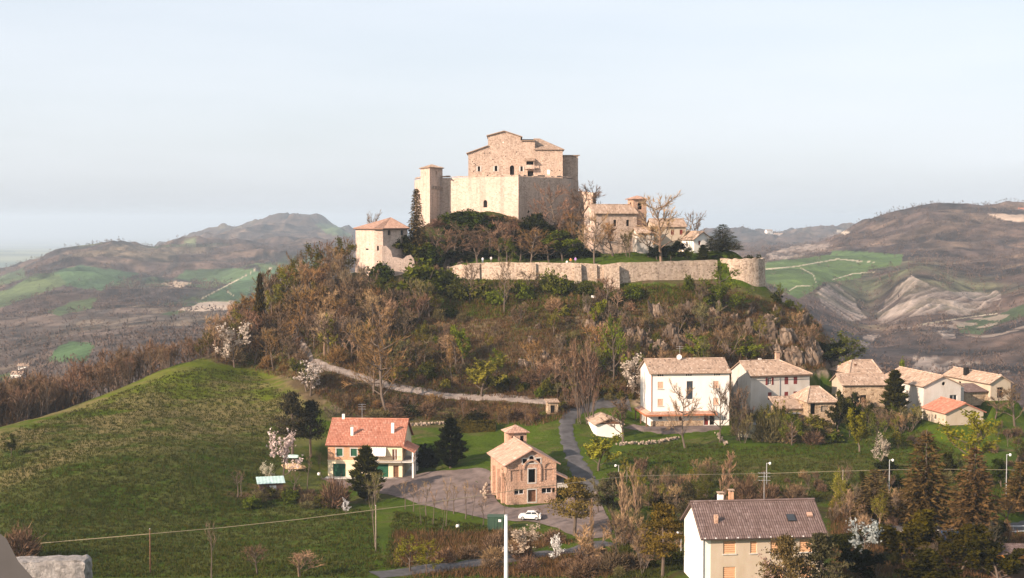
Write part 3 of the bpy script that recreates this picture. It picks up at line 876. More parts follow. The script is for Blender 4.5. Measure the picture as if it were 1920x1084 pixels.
strip('gravel_road', [(546, 606), (552, 628), (568, 655), (600, 683), (650, 700), (700, 716), (760, 733), (850, 744), (930, 749), (1000, 754), (1045, 757)], [2.2, 2.2, 2.2, 2.2], M['gravel'], 0.16)
strip('road', [(1180, 754), (1120, 760), (1075, 775), (1062, 800), (1066, 830), (1078, 862), (1092, 890), (1112, 925)], [2.8, 3.0, 3.0, 3.8], M['asphalt'], 0.14)
strip('road', [(700, 1080), (850, 1062), (960, 1048), (1060, 1036), (1140, 1018)], [4.2, 4.2], M['asphalt'], 0.14)
strip('main_road', [(1640, 984), (1720, 988), (1800, 990), (1920, 988), (2050, 985)], [6.2, 6.2], M['asphalt'], 0.14)
strip('road_edge_line', None, 0.16, M['white_paint'], 0.165, [tuple(Vector(ground(px_, 988)[:2]) - Vector((0, 2.7))) for px_ in (1640, 1720, 1800, 1920, 2050)])
strip('house_path', [(1180, 800), (1230, 806), (1300, 806), (1345, 800)], [3.6, 3.2, 3.0], M['yard'], 0.10)

def sheet(name, pix, mat, up=0.10, step=1.2):
    from mathutils.geometry import delaunay_2d_cdt
    w = [tuple(ground(*p)[:2]) for p in pix]
    w = smooth_path(w + [w[0]], 8)[:-1]
    w = w + np.c_[0.25 * fbm(np.arange(len(w)) / 1.7, np.zeros(len(w)), 2, 6), 0.25 * fbm(np.arange(len(w)) / 1.7, np.ones(len(w)), 2, 7)]
    x0, y0 = w.min(0); x1, y1 = w.max(0)
    XX, YY = np.meshgrid(np.arange(x0, x1, step), np.arange(y0, y1, step))
    q = np.c_[XX.ravel(), YY.ravel()]; q = q[in_poly(q[:, 0], q[:, 1], [tuple(k) for k in w])]
    q = q[dist_line(q[:, 0], q[:, 1], [tuple(k) for k in w] + [tuple(w[0])]) > 0.4]
    vs = [Vector(k) for k in w] + [Vector(k) for k in q]
    n = len(w)
    ov, oe, of, _, _, _ = delaunay_2d_cdt(vs, [(i, (i + 1) % n) for i in range(n)], [], 1, 1e-4)
    V = np.array([(k.x, k.y) for k in ov]); V = np.c_[V, hb(V[:, 0], V[:, 1]) + up]
    return tag(link(name, np_mesh(name, V, np.array(of), mat, smooth=True)), kind='structure')
sheet('yard', YARD, M['yard'], 0.09)

# ------------------------------------------------------------------ haze
hz = MB(); hz.box(-62000, 62000, -2000, 62500, -900, 60)
haze = hz.build('haze', None)
hm_ = bpy.data.materials.new('haze'); hm_.use_nodes = True
nt = hm_.node_tree; nt.nodes.clear()
ho = N(nt, 'ShaderNodeOutputMaterial'); pv = N(nt, 'ShaderNodeVolumePrincipled')
pv.inputs['Color'].default_value = (0.74, 0.88, 1.0, 1)
pv.inputs['Density'].default_value = 1.1e-4
pv.inputs['Anisotropy'].default_value = 0.15
nt.links.new(pv.outputs['Volume'], ho.inputs['Volume'])
haze.data.materials.append(hm_)
tag(haze, 'pale blue haze over the far hills', 'haze', kind='stuff')

# ================================================================== building helpers
def tri_fill(mb, outer, holes, f3, tint=0.5):
    loops = [[Vector((u, v, 0)) for u, v in outer]] + [[Vector((u, v, 0)) for u, v in h] for h in holes]
    fl = [p for l in loops for p in l]
    for t in tessellate_polygon(loops):
        q = [fl[i] for i in t]
        a = (q[1] - q[0]).cross(q[2] - q[0]).z
        if a < 0: q = [q[0], q[2], q[1]]
        mb.poly([f3(p.x, p.y) for p in q], tint)

def rect(u0, u1, v0, v1):
    return [(u0, v0), (u1, v0), (u1, v1), (u0, v1)]

def arch(uc, w, v0, v1, n=8):
    r = w / 2
    return [(uc - r, v0), (uc + r, v0)] + [(uc + r * math.cos(math.pi * k / n), v1 - r + r * math.sin(math.pi * k / n)) for k in range(n + 1)]

def facade(mb, o, u, outer, holes=(), depth=0.25):
    """a wall face in the plane of o and u (outward normal is u x z); holes get real reveals"""
    o = Vector(o); u = Vector(u).normalized(); n = u.cross(Vector((0, 0, 1)))
    f3 = lambda a, b, d=0.0: o + u * a + Vector((0, 0, b)) - n * d
    tri_fill(mb, outer, holes, f3)
    for h in holes:
        k = len(h)
        for i in range(k):
            a, b = h[i], h[(i + 1) % k]
            mb.poly([f3(*a), f3(*b), f3(*b, depth), f3(*a, depth)][::-1])
    return f3

def fill(name, f3, hole, depth, mat, parent, tint=0.5):
    """pane, blind or door leaf that closes an opening at the given depth"""
    mb = MB(); tri_fill(mb, hole, [], lambda a, b: f3(a, b, depth), tint)
    return mb.build(name, mat, parent)

def bar(name, f3, u0, u1, v0, v1, out0, out1, mat, parent):
    """a block standing on a wall face: out0 and out1 are distances outwards"""
    mb = MB()
    c = [f3(a, b, -d) for d in (out0, out1) for b in (v0, v1) for a in (u0, u1)]
    for q in ((0, 2, 3, 1), (4, 5, 7, 6), (0, 1, 5, 4), (2, 6, 7, 3), (0, 4, 6, 2), (1, 3, 7, 5)):
        mb.poly([c[i] for i in q])
    return mb.build(name, mat, parent)

def roof_plane(mb, poly, tile=0.30, course=0.55, thick=0.14, wave=0.055, seed=0):
    """one slope laid with single tiles; poly is convex, its first edge is the eave"""
    rr = random.Random(seed)
    p = [Vector(q) for q in poly]
    u = (p[1] - p[0]).normalized()
    n = (p[1] - p[0]).cross(p[2] - p[0]).normalized()
    if n.z < 0: n = -n
    v = n.cross(u)
    if v.z < 0: v = -v
    uv = [((q - p[0]).dot(u), (q - p[0]).dot(v)) for q in p]
    f3 = lambda a, b, h=0.0: p[0] + u * a + v * b + n * h
    us = [q[0] for q in uv]; u0, u1 = min(us), max(us)
    def span(a):
        vs = []
        for i in range(len(uv)):
            (a1, b1), (a2, b2) = uv[i], uv[(i + 1) % len(uv)]
            if abs(a2 - a1) < 1e-9: 
                if abs(a - a1) < 1e-6: vs += [b1, b2]
                continue
            t = (a - a1) / (a2 - a1)
            if -1e-6 <= t <= 1 + 1e-6: vs.append(b1 + t * (b2 - b1))
        return (min(vs), max(vs)) if vs else (0, 0)
    nc = max(2, round((u1 - u0) / tile)); w = (u1 - u0) / nc
    for c in range(nc):
        a0, a2 = u0 + c * w + 1e-5, u0 + (c + 1) * w - 1e-5; a1 = 0.5 * (a0 + a2)
        s0, s1, s2 = span(a0), span(a1), span(a2)
        lo, hi = min(s0[0], s1[0], s2[0]), max(s0[1], s1[1], s2[1])
        ct = rr.random() * 0.18
        k = lo
        off = rr.random() * 0.1
        while k < hi - 1e-4:
            e = min(k + course, hi)
            def cl(b, s): return min(max(b, s[0]), s[1])
            if cl(e, s1) - cl(k, s1) > 0.01:
                t = min(1, max(0, 0.5 + rr.gauss(0, 0.22) + ct - 0.09))
                j = rr.uniform(-0.012, 0.012)
                l0, l1, l2 = cl(k, s0), cl(k, s1), cl(k, s2); h0, h1, h2 = cl(e, s0), cl(e, s1), cl(e, s2)
                mb.poly([f3(a0, l0, 0.03 + j), f3(a1, l1, wave + 0.04 + j), f3(a1, h1, wave + j), f3(a0, h0, j)], t)
                mb.poly([f3(a1, l1, wave + 0.04 + j), f3(a2, l2, 0.03 + j), f3(a2, h2, j), f3(a1, h1, wave + j)], t)
            k = e
    # underside and edges
    mb.poly([q - n * thick for q in p][::-1], 0.1)
    for i in range(len(p)):
        a, b = p[i], p[(i + 1) % len(p)]
        mb.poly([a - n * thick, b - n * thick, b + n * 0.03, a + n * 0.03], 0.25)

def ridge_tiles(mb, a, b, r=0.16, seed=1):
    a, b = Vector(a), Vector(b); L = (b - a).length; n = max(2, int(L / 0.45)); rr = random.Random(seed)
    for i in range(n):
        p, q = a.lerp(b, i / n), a.lerp(b, (i + 1) / n)
        mb.tube([p + Vector((0, 0, 0.02)), q + Vector((0, 0, 0.05))], [r, r * 0.86], 6, min(1, max(0, 0.62 + rr.gauss(0, .2))), True)

def chimney(parent, x, y, z0, z1, w=0.6, mat='church_stone', cap=True, name='chimney'):
    mb = MB(); mb.box(x - w / 2, x + w / 2, y - w / 2, y + w / 2, z0, z1)
    o = mb.build(name, M[mat], parent)
    if cap:
        c = MB(); c.box(x - w / 2 - .08, x + w / 2 + .08, y - w / 2 - .08, y + w / 2 + .08, z1 + 0.22, z1 + 0.32)
        for sx in (-1, 1):
            for sy in (-1, 1):
                c.box(x + sx * w * .32 - .06, x + sx * w * .32 + .06, y + sy * w * .32 - .06, y + sy * w * .32 + .06, z1 - 0.002, z1 + 0.222)
        c.build('chimney_cap', M['tile_old'], o)
    return o

class House:
    def __init__(self, name, fr, W, D, Hw, label, cat='house', base=1.2):
        self.r = empty(name, fr.o, fr.a); tag(self.r, label, cat)
        self.W, self.D, self.H, self.b = W, D, Hw, base
        self.mb = MB(); self.fs = []
    def openings(self, f3, specs, parent):
        """specs: (hole, kind) with kind a tuple (name, material, depth, extras...)"""
        for hole, name, mat, dep, ex in specs:
            o = fill(name, f3, hole, dep, M[mat], parent)
            us = [q[0] for q in hole]; vs = [q[1] for q in hole]
            a, b, c, d = min(us), max(us), min(vs), max(vs)
            for e in ex:
                if e == 'sill': bar('sill', f3, a - .12, b + .12, c - .12, c - .003, 0.003, .14, M['concrete'], o)
                if e == 'frame':
                    m = MB()
                    for (p0, p1, q0, q1) in ((a, a + .09, c, d), (b - .09, b, c, d), ((a + b) / 2 - .05, (a + b) / 2 + .05, c, d), (a, b, d - .09, d), (a, b, c, c + .09)):
                        m.poly([f3(p0, q0, dep - .05), f3(p1, q0, dep - .05), f3(p1, q1, dep - .05), f3(p0, q1, dep - .05)])
                    m.build('window_frame', M['white_paint'], o)
                if e == 'slats':
                    m = MB(); k = max(3, int((d - c) / .22))
                    for i in range(k):
                        q0 = c + (d - c) * i / k; q1 = c + (d - c) * (i + .8) / k
                        m.poly([f3(a, q0, dep - .08), f3(b, q0, dep - .08), f3(b, q1, dep - .02), f3(a, q1, dep - .02)])
                    m.build('slats', M[mat], o)
                if e == 'surround':
                    m = MB()
                    k = len(hole)
                    cu, cv = (a + b) / 2, (c + d) / 2
                    big = [(cu + (p - cu) * (1 + .36 / (b - a)), cv + (q - cv) * (1 + .36 / (d - c))) for p, q in hole]
                    for i in range(k):
                        m.poly([f3(*hole[i], -.04), f3(*big[i], -.04), f3(*big[(i + 1) % k], -.04), f3(*hole[(i + 1) % k], -.04)][::-1])
                        m.poly([f3(*big[i], 0), f3(*big[(i + 1) % k], 0), f3(*big[(i + 1) % k], -.04), f3(*big[i], -.04)])
                    m.build('surround', M['concrete'], o)
                if e == 'shutters':
                    w = (b - a) * .5
                    bar('shutter', f3, a - w, a - .02, c, d, .004, .06, M['red_shutter'], o)
                    bar('shutter', f3, b + .02, b + w, c, d, .004, .06, M['red_shutter'], o)
    def walls(self, mat, front=(), left=(), right=(), ridge='x', rise=0.0, flat_right=False):
        W, D, Hh, b = self.W, self.D, self.H, self.b
        g = lambda w: [(0, -b), (w, -b), (w, Hh), (w / 2, Hh + rise), (0, Hh)]
        s = lambda w: [(0, -b), (w, -b), (w, Hh), (0, Hh)]
        if ridge == 'x': of, os_ = s, g
        elif ridge == 'y': of, os_ = g, s
        else: of = os_ = s
        self.wall_o = None
        F1 = facade(self.mb, (0, 0, 0), (1, 0, 0), of(W), [q[0] for q in front])
        F2 = facade(self.mb, (W, 0, 0), (0, 1, 0), (s if flat_right else os_)(D), [q[0] for q in right])
        F3_ = facade(self.mb, (W, D, 0), (-1, 0, 0), of(W), [])
        F4 = facade(self.mb, (0, D, 0), (0, -1, 0), os_(D), [q[0] for q in left])
        self.wall_o = self.mb.build('wall', M[mat], self.r)
        for f, sp in ((F1, front), (F2, right), (F4, left)):
            self.openings(f, sp, self.r)
        self.F = dict(front=F1, right=F2, left=F4)
    def gable_roof(self, mat, rise, over=0.5, ridge='x', seed=1, tile=0.30, hip_right=0.0, hip_left=0.0, end=0.4):
        W, D, Hh = self.W, self.D, self.H
        mb = MB()
        if ridge == 'x':
            half = D / 2; sl = rise / half; e = Hh - over * sl
            zr = Hh + rise + 0.06; e += 0.06
            xl, xr = -end, W + end
            rl, rr_ = xl + hip_left, xr - hip_right
            roof_plane(mb, [(xl, -over, e), (xr, -over, e), (rr_, half, zr), (rl, half, zr)], tile, seed=seed)
            roof_plane(mb, [(xr, D + over, e), (xl, D + over, e), (rl, half, zr), (rr_, half, zr)], tile, seed=seed + 1)
            if hip_right: roof_plane(mb, [(xr, -over, e), (xr, D + over, e), (rr_, half, zr)], tile, seed=seed + 2)
            if hip_left: roof_plane(mb, [(xl, D + over, e), (xl, -over, e), (rl, half, zr)], tile, seed=seed + 3)
            ridge_tiles(mb, (rl, half, zr + .05), (rr_, half, zr + .05), seed=seed)
            if hip_right:
                ridge_tiles(mb, (rr_, half, zr + .05), (xr, -over, e + .05)); ridge_tiles(mb, (rr_, half, zr + .05), (xr, D + over, e + .05))
            if hip_left:
                ridge_tiles(mb, (rl, half, zr + .05), (xl, -over, e + .05)); ridge_tiles(mb, (rl, half, zr + .05), (xl, D + over, e + .05))
        else:
            half = W / 2; sl = rise / half; e = Hh - over * sl + 0.06; zr = Hh + rise + 0.06
            yf, yb = -end, D + end
            roof_plane(mb, [(-over, yb, e), (-over, yf, e), (half, yf, zr), (half, yb, zr)], tile, seed=seed)
            roof_plane(mb, [(W + over, yf, e), (W + over, yb, e), (half, yb, zr), (half, yf, zr)], tile, seed=seed + 1)
            ridge_tiles(mb, (half, yf, zr + .05), (half, yb, zr + .05), seed=seed)
        self.roof = mb.build('roof', M[mat], self.r)
        return self.roof

def W_(uc, w, v0, h, name='window', mat='glass', dep=0.2, ex=('frame', 'sill')):
    return (rect(uc - w / 2, uc + w / 2, v0, v0 + h), name, mat, dep, ex)
def A_(uc, w, v0, h, name='window', mat='dark', dep=0.3, ex=()):
    return (arch(uc, w, v0, v0 + h), name, mat, dep, ex)

def antenna(name, p, h, label, arms=3, on=None):
    r = empty(name, p); tag(r, label, 'antenna')
    mb = MB(); mb.tube([(0, 0, -0.15), (0, 0, h)], 0.035, 5); mb.build('mast', M['metal'], r)
    for i in range(arms):
        m = MB(); zz = h - 0.15 - i * 0.45; m.tube([(-.75, 0.05, zz), (.75, -0.05, zz)], 0.02, 4)
        for k in range(5): m.tube([(-.6 + .3 * k, -.3, zz), (-.6 + .3 * k, .3, zz)], 0.014, 3)
        m.build('antenna_arm', M['metal'], r)
    return r

# ================================================================== the red-roofed house
fr, W, D = FR['red']
h = House('house', fr, W, D, 6.25, 'two-storey house with red tile roof, brick upper floor and green garage doors')
h.walls('cream_plaster', ridge='x', rise=3.7,
        front=[W_(2.15, 2.4, 0.05, 2.45, 'garage_door', 'green_paint', .22, ('slats',)), W_(2.2, 1.15, 3.95, 1.4, 'window', 'green_paint', .15, ('slats', 'sill', 'surround')),
               W_(4.9, 1.15, 3.95, 1.4, 'window', 'green_paint', .15, ('slats', 'sill', 'surround')), W_(10.2, 2.4, 0.05, 2.45, 'garage_door', 'green_paint', .22, ('slats',)),
               W_(9.1, 1.0, 3.2, 2.1, 'balcony_door', 'glass', .2, ('frame',)), W_(12.6, 1.0, 3.2, 2.1, 'balcony_door', 'wood', .2, ('frame',)), W_(12.8, 1.0, 0.05, 2.2, 'door', 'wood', .2, ())],
        right=[W_(3.0, 1.1, 0.05, 2.3, 'door', 'dark', .2, ()), W_(6.0, 1.1, 3.9, 1.3, 'window', 'glass', .2, ('frame', 'sill')), W_(9.5, 1.1, 3.9, 1.3, 'window', 'glass', .2, ('frame', 'sill'))])
h.gable_roof('tile_red', 3.7, 0.55, seed=11)
Ff = h.F['front']
m = MB()
tri_fill(m, rect(0.0, 7.4, 3.2, 6.0), [rect(1.4, 3.0, 3.75, 5.55), rect(4.1, 5.7, 3.75, 5.55)], lambda a, b: Ff(a, b, -0.03))
m.build('brick_facing', M['brick'], h.r)
bar('floor_band', Ff, -.05, 7.5, 3.02, 3.2, .004, .09, M['cream_plaster'], h.r)
# awning over the balcony, striped cloth
m = MB()
for i in range(12):
    a0 = 8.1 + 2.9 * i / 12; a1 = 8.1 + 2.9 * (i + 1) / 12
    m.poly([Ff(a0, 5.75, -.1), Ff(a1, 5.75, -.1), Ff(a1, 4.25, -1.15), Ff(a0, 4.25, -1.15)], 0.95 if i % 2 else 0.72)
    m.poly([Ff(a0, 4.25, -1.15), Ff(a1, 4.25, -1.15), Ff(a1, 4.02, -1.16), Ff(a0, 4.02, -1.16)], 0.95 if i % 2 else 0.72)
m.build('awning', M['tint'], h.r).color = (0.82, 0.78, 0.70, 1)
bar('balcony_slab', Ff, 8.0, 14.0, 3.0, 3.16, .004, 1.3, M['concrete'], h.r)
rail = MB()
for i in range(31):
    a = 8.05 + i * (5.9 / 30); rail.tube([Ff(a, 3.16, -1.22), Ff(a, 4.1, -1.22)], .025, 4)
rail.tube([Ff(8.0, 4.1, -1.22), Ff(14.0, 4.1, -1.22)], .04, 4)
rail.build('balcony_railing', M['wood'], h.r)
# porch wing on the shaded side
m = MB(); roof_plane(m, [(W + 2.5, -1.2, 4.9), (W + 2.5, 6.0, 4.9), (W + .06, 6.0, 6.05), (W + .06, -1.2, 6.05)], seed=31); m.build('porch_roof', M['tile_red'], h.r)
for k, yy_ in enumerate((-0.9, 2.2, 5.6)):
    m = MB(); m.box(W + 1.95, W + 2.25, yy_ - .15, yy_ + .15, -1.0, 4.95); m.build('porch_pillar', M['white_plaster'], h.r)
m = MB(); m.box(W + .004, W + 2.3, -1.2, 6.0, 2.98, 3.15); m.build('porch_floor', M['concrete'], h.r)
m = MB()
for i in range(14): m.tube([(W + 2.2, -1.1 + i * .53, 3.15), (W + 2.2, -1.1 + i * .53, 4.05)], .025, 4)
m.tube([(W + 2.2, -1.15, 4.05), (W + 2.2, 5.9, 4.05)], .04, 4); m.build('porch_railing', M['wood'], h.r)
m = MB(); m.box(-.3, W + 3.6, -1.7, -.004, -.25, .06); m.box(W + .02, W + 3.6, -.004, 12, -.25, .05); m.build('pavement_apron', M['concrete'], h.r)
c = chimney(h.r, 4.2, 2.2, 6.9, 9.1, .5, 'white_plaster'); c = chimney(h.r, 11.8, 3.0, 7.2, 9.8, .55, 'white_plaster', False); chimney(h.r, 1.8, 6.6, 9.6, 10.9, .5, 'white_plaster', False)
antenna('rooftop_antenna', fr.w(5.4, 6.5, 9.95), 3.0, 'tall aerial on the ridge of the red-roofed house')

# ================================================================== the old church with a gabled brick front
fr, W, D = FR['church']
h = House('church_barn', fr, W, D, 7.1, 'old stone church with arched niches on its gabled front', 'church')
fo = [W_(4.45, 1.25, 3.7, 2.35, 'door_opening', 'dark', .5, ('surround',)), W_(4.45, 1.4, 0.35, 2.1, 'door', 'wood', .3, ('surround',)),
      A_(4.4, .85, 7.1, 1.2, 'window', 'dark', .4, ('surround',)), W_(3.2, .75, 7.05, .8, 'window', 'dark', .4, ('surround',)), W_(5.6, .75, 7.05, .8, 'window', 'dark', .4, ('surround',)),
      W_(2.2, 1.7, 1.7, .95, 'window', 'dark', .35, ('frame',)), W_(7.1, 1.8, 1.7, .95, 'window', 'dark', .35, ('frame',)), W_(8.35, .5, 1.8, .8, 'window', 'dark', .35, ()),
      (arch(1.45, 1.5, 4.0, 7.0), 'niche', 'church_stone', .16, ()), (arch(7.55, 1.5, 4.0, 7.0), 'niche', 'church_stone', .16, ()),
      (rect(2.55, 2.85, 4.1, 6.0), 'slit', 'church_stone', .14, ()), (rect(6.25, 6.55, 4.1, 6.0), 'slit', 'church_stone', .14, ())]
h.walls('church_stone', ridge='y', rise=2.35, front=fo, left=[W_(8.5, 1.2, 1.4, 2.6, 'window', 'dark', .3, ()), A_(10.6, 1.6, 0.1, 3.6, 'door_opening', 'dark', .35, ())])
h.gable_roof('tile_church', 2.35, .65, 'y', seed=41, end=.55)
Ff = h.F['front']
m = MB()
for (c0, r0, v0, v1) in ((4.45, 1.62, 4.0, 7.75),):
    outer = arch(c0, 2 * r0, v0, v1, 14); inner = arch(c0, 2 * (r0 - .28), v0, v1 - .28, 14)
    for i in range(1, len(outer) - 1):
        m.poly([Ff(*inner[i], -.20), Ff(*outer[i], -.20), Ff(*outer[i + 1], -.20), Ff(*inner[i + 1], -.20)][::-1])
        m.poly([Ff(*outer[i], 0), Ff(*outer[i + 1], 0), Ff(*outer[i + 1], -.20), Ff(*outer[i], -.20)])
        m.poly([Ff(*inner[i], 0), Ff(*inner[i + 1], 0), Ff(*inner[i + 1], -.20), Ff(*inner[i], -.20)][::-1])
m.build('arch_moulding', M['church_stone'], h.r)
bar('string_course', Ff, 0.2, 2.6, 5.98, 6.1, .004, .07, M['church_stone'], h.r)
bar('string_course', Ff, 6.5, 8.7, 5.98, 6.1, .004, .07, M['church_stone'], h.r)
for yb in (1.5, 5.0, 9.0):
    m = MB(); m.box(-.55, -.003, yb, yb + .7, -1, 5.2); m.build('buttress', M['church_stone'], h.r)
m = MB(); roof_plane(m, [(W + 3.3, -.2, 3.5), (W + 3.3, 6.5, 3.5), (W + .05, 6.5, 5.1), (W + .05, -.2, 5.1)], seed=43); m.build('lean_to_roof', M['tile_church'], h.r)
for yb in (0.0, 3.1, 6.2):
    m = MB(); m.box(W + 2.75, W + 3.0, yb, yb + .25, -1, 3.6); m.build('lean_to_post', M['grey_plaster'], h.r)
m = MB(); m.box(W + .01, W + 3.0, 6.25, 6.4, -1, 3.7); m.build('lean_to_wall', M['grey_plaster'], h.r)
m = MB(); m.box(W + .2, W + 2.74, .02, .2, 2.5, 3.4); m.build('lean_to_beam', M['grey_plaster'], h.r)
# the little bell turret behind
m = MB(); bx, by, bw = 3.4, D + .6, 3.4
facade(m, (bx, by, 0), (1, 0, 0), rect(0, bw, 0, 10.4), [rect(.6, 1.4, 8.7, 9.7), rect(2.2, 2.9, 8.7, 9.7)])
facade(m, (bx + bw, by, 0), (0, 1, 0), rect(0, bw, 0, 10.4), []); facade(m, (bx + bw, by + bw, 0), (-1, 0, 0), rect(0, bw, 0, 10.4), []); facade(m, (bx, by + bw, 0), (0, -1, 0), rect(0, bw, 0, 10.4), [])
t = m.build('bell_turret', M['church_stone'], h.r)
m = MB(); m.box(bx + .3, bx + bw - .3, by + .3, by + bw - .3, 8.3, 10.3); m.build('turret_inside', M['dark'], t)
m = MB(); zc = 11.5; q = [(bx - .5, by - .5, 10.35), (bx + bw + .5, by - .5, 10.35), (bx + bw + .5, by + bw + .5, 10.35), (bx - .5, by + bw + .5, 10.35)]; ap = (bx + bw / 2, by + bw / 2, zc)
for i in range(4): roof_plane(m, [q[i], q[(i + 1) % 4], ap], seed=50 + i)
m.build('turret_roof', M['tile_church'], t)

# ================================================================== white house on the terrace above the lawn
fr, W, D = FR['white']
h = House('house', fr, W, D, 11.0, 'tall white plastered house with a rust-coloured skirt roof above its ground floor')
def rows(us, v0, w, hh, mat='tan_shutter', ex=('slats', 'sill')):
    return [W_(u_, w, v0, hh, 'window', mat, .12, ex) for u_ in us]
fo = rows((2.0, 13.6), 7.7, 1.15, 1.45) + rows((2.0, 13.6), 4.2, 1.15, 1.45) + [W_(8.1, 1.3, 5.5, 3.7, 'stair_window', 'glass', .15, ('slats',))]
fo += [W_(u_ + dx, .32, 10.25, .38, 'attic_vent', 'dark', .2, ()) for u_ in (2.0, 7.9, 13.8) for dx in (-.45, 0, .45)]
fo += [W_(2.0, .8, 1.5, .9, 'window', 'dark', .2, ('sill',)), W_(6.2, .6, .1, 1.9, 'door', 'wood', .2, ()), W_(11.6, .95, .1, 2.4, 'door', 'red_shutter', .2, ()), W_(12.8, 1.0, .1, 2.4, 'door_opening', 'dark', .4, ())]
h.walls('white_plaster', ridge='x', rise=2.2, front=fo)
h.gable_roof('tile_old', 2.2, .55, seed=61)
m = MB(); roof_plane(m, [(-1.3, -1.3, 2.55), (12.4 + 1.2, -1.3, 2.55), (12.4 + 1.2, -.02, 3.05), (-.02, -.02, 3.05)], thick=.25, seed=62)
roof_plane(m, [(-1.3, D, 2.55), (-1.3, -1.3, 2.55), (-.02, -.02, 3.05), (-.02, D, 3.05)], thick=.25, seed=63)
sk = m.build('skirt_roof', M['tile_church'], h.r)
m = MB(); m.box(-1.36, 13.65, -1.36, -1.302, 2.25, 2.62); m.box(-1.36, -1.302, -1.3, D, 2.25, 2.62); m.build('skirt_fascia', M['rust'], sk)
m = MB(); m.box(-.03, 11.0, -.035, -.004, 0.0, 1.1); m.build('stone_plinth', M['barn_stone'], h.r)
for xx, yy_ in ((-1.1, -1.1), (-1.1, 4.5), (-1.1, 9.5)):
    m = MB(); m.box(xx - .12, xx + .12, yy_ - .12, yy_ + .12, -1, 2.5); m.build('porch_post', M['wood'], h.r)
m = MB(); m.tube([(.12, -.1, 11), (.12, -.1, 3.1)], .06, 6); m.build('downpipe', M['rust'], h.r)
m = MB(); m.box(-2.2, 13.5, -3.2, -.05, -1.2, .05); m.build('terrace_slab', M['yard'], h.r)
antenna('rooftop_antenna', fr.w(7.2, 5.0, 13.0), 3.0, 'thin aerial on the ridge of the white house', 2)
r = empty('satellite_dish', fr.w(6.9, 4.4, 12.85)); tag(r, 'white satellite dish on the white house roof', 'satellite dish')
m = MB(); m.tube([(0, 0, -.2), (0, 0, .9)], .04, 5); m.build('bracket', M['metal'], r)
m = MB()
for i in range(10):
    a, b = 2 * math.pi * i / 10, 2 * math.pi * (i + 1) / 10
    for r0, r1, d0, d1 in ((0, .3, .12, .08), (.3, .55, .08, 0)):
        m.poly([(r0 * math.cos(a), -.1 + d0, .9 + r0 * math.sin(a)), (r1 * math.cos(a), -.1 + d1, .9 + r1 * math.sin(a)), (r1 * math.cos(b), -.1 + d1, .9 + r1 * math.sin(b)), (r0 * math.cos(b), -.1 + d0, .9 + r0 * math.sin(b))])
m.build('dish', M['white_paint'], r)

# ================================================================== house with dark red shutters
fr, W, D = FR['shutter']
h = House('house', fr, W, D, 8.6, 'weathered plaster house with dark red shutters and hipped tile roof')
sh = [W_(u_, .85, v_, 1.55, 'window', 'red_shutter', .05, ('slats',)) for u_, v_ in ((8.2, 6.35), (10.3, 6.35), (4.4, 3.2), (8.2, 3.2), (10.3, 3.2))]
sh += [W_(4.3, .9, 6.35, 1.55, 'window', 'glass', .15, ('shutters', 'frame'))]
h.walls('grey_plaster', ridge='x', rise=2.3, flat_right=True, front=sh, left=[W_(3, .7, 5.5, 1.1, 'window', 'dark', .2, ('sill',))])
h.gable_roof('tile_old', 2.3, .6, seed=71, hip_right=5.2)
m = MB(); m.tube([(6.6, -.1, 8.3), (6.6, -.1, 0)], .06, 6); m.build('downpipe', M['metal'], h.r)
m = MB(); m.tube([(-.4, -.72, 8.15), (W + .4, -.72, 8.15)], .09, 6); m.build('gutter', M['fascia'], h.r)
chimney(h.r, 9.0, 6.2, 10.2, 12.4, .8, 'church_stone'); chimney(h.r, 5.2, 6.8, 9.9, 11.3, .6, 'grey_plaster', False)

# ================================================================== stone barn with sagging roof
fr, W, D = FR['stonebarn']
h = House('stone_barn', fr, W, D, 5.3, 'rubble stone barn with a rounded old tile roof', 'barn')
h.walls('barn_stone', ridge='none', front=[W_(1.1, 1.0, 2.6, 2.3, 'doorway', 'dark', .5, ()), W_(3.6, 1.6, 3.0, 1.3, 'hatch', 'grey_wood', .25, ())], left=[W_(5.5, 1.2, 2.3, 2.0, 'doorway', 'dark', .5, ())])
h.gable_roof('tile_old', 2.3, .6, 'x', seed=81, hip_right=2.4, hip_left=2.4)
m = MB(); m.box(-5.2, -.02, 3.0, 7.6, -1, 3.5); w2 = m.build('wing_wall', M['barn_stone'], h.r)
m = MB(); roof_plane(m, [(-5.7, 2.4, 3.5), (.3, 2.4, 3.5), (.3, 8.2, 5.4), (-5.7, 8.2, 5.4)], seed=84); m.build('wing_roof', M['tile_old'], w2)
m = MB(); m.box(-5.6, -1.2, .4, 2.9, 2.75, 2.85, M=Matrix.Rotation(math.radians(-4), 4, 'X')); m.build('sheet_canopy', M['metal'], h.r)
for xx in (-5.3, -1.4):
    m = MB(); m.box(xx - .1, xx + .1, .5, .7, -1, 2.75); m.build('canopy_post', M['wood'], h.r)
m = MB(); m.box(-4.6, -2.0, 2.93, 2.996, .1, 2.3); m.build('canopy_door', M['red_shutter'], h.r)

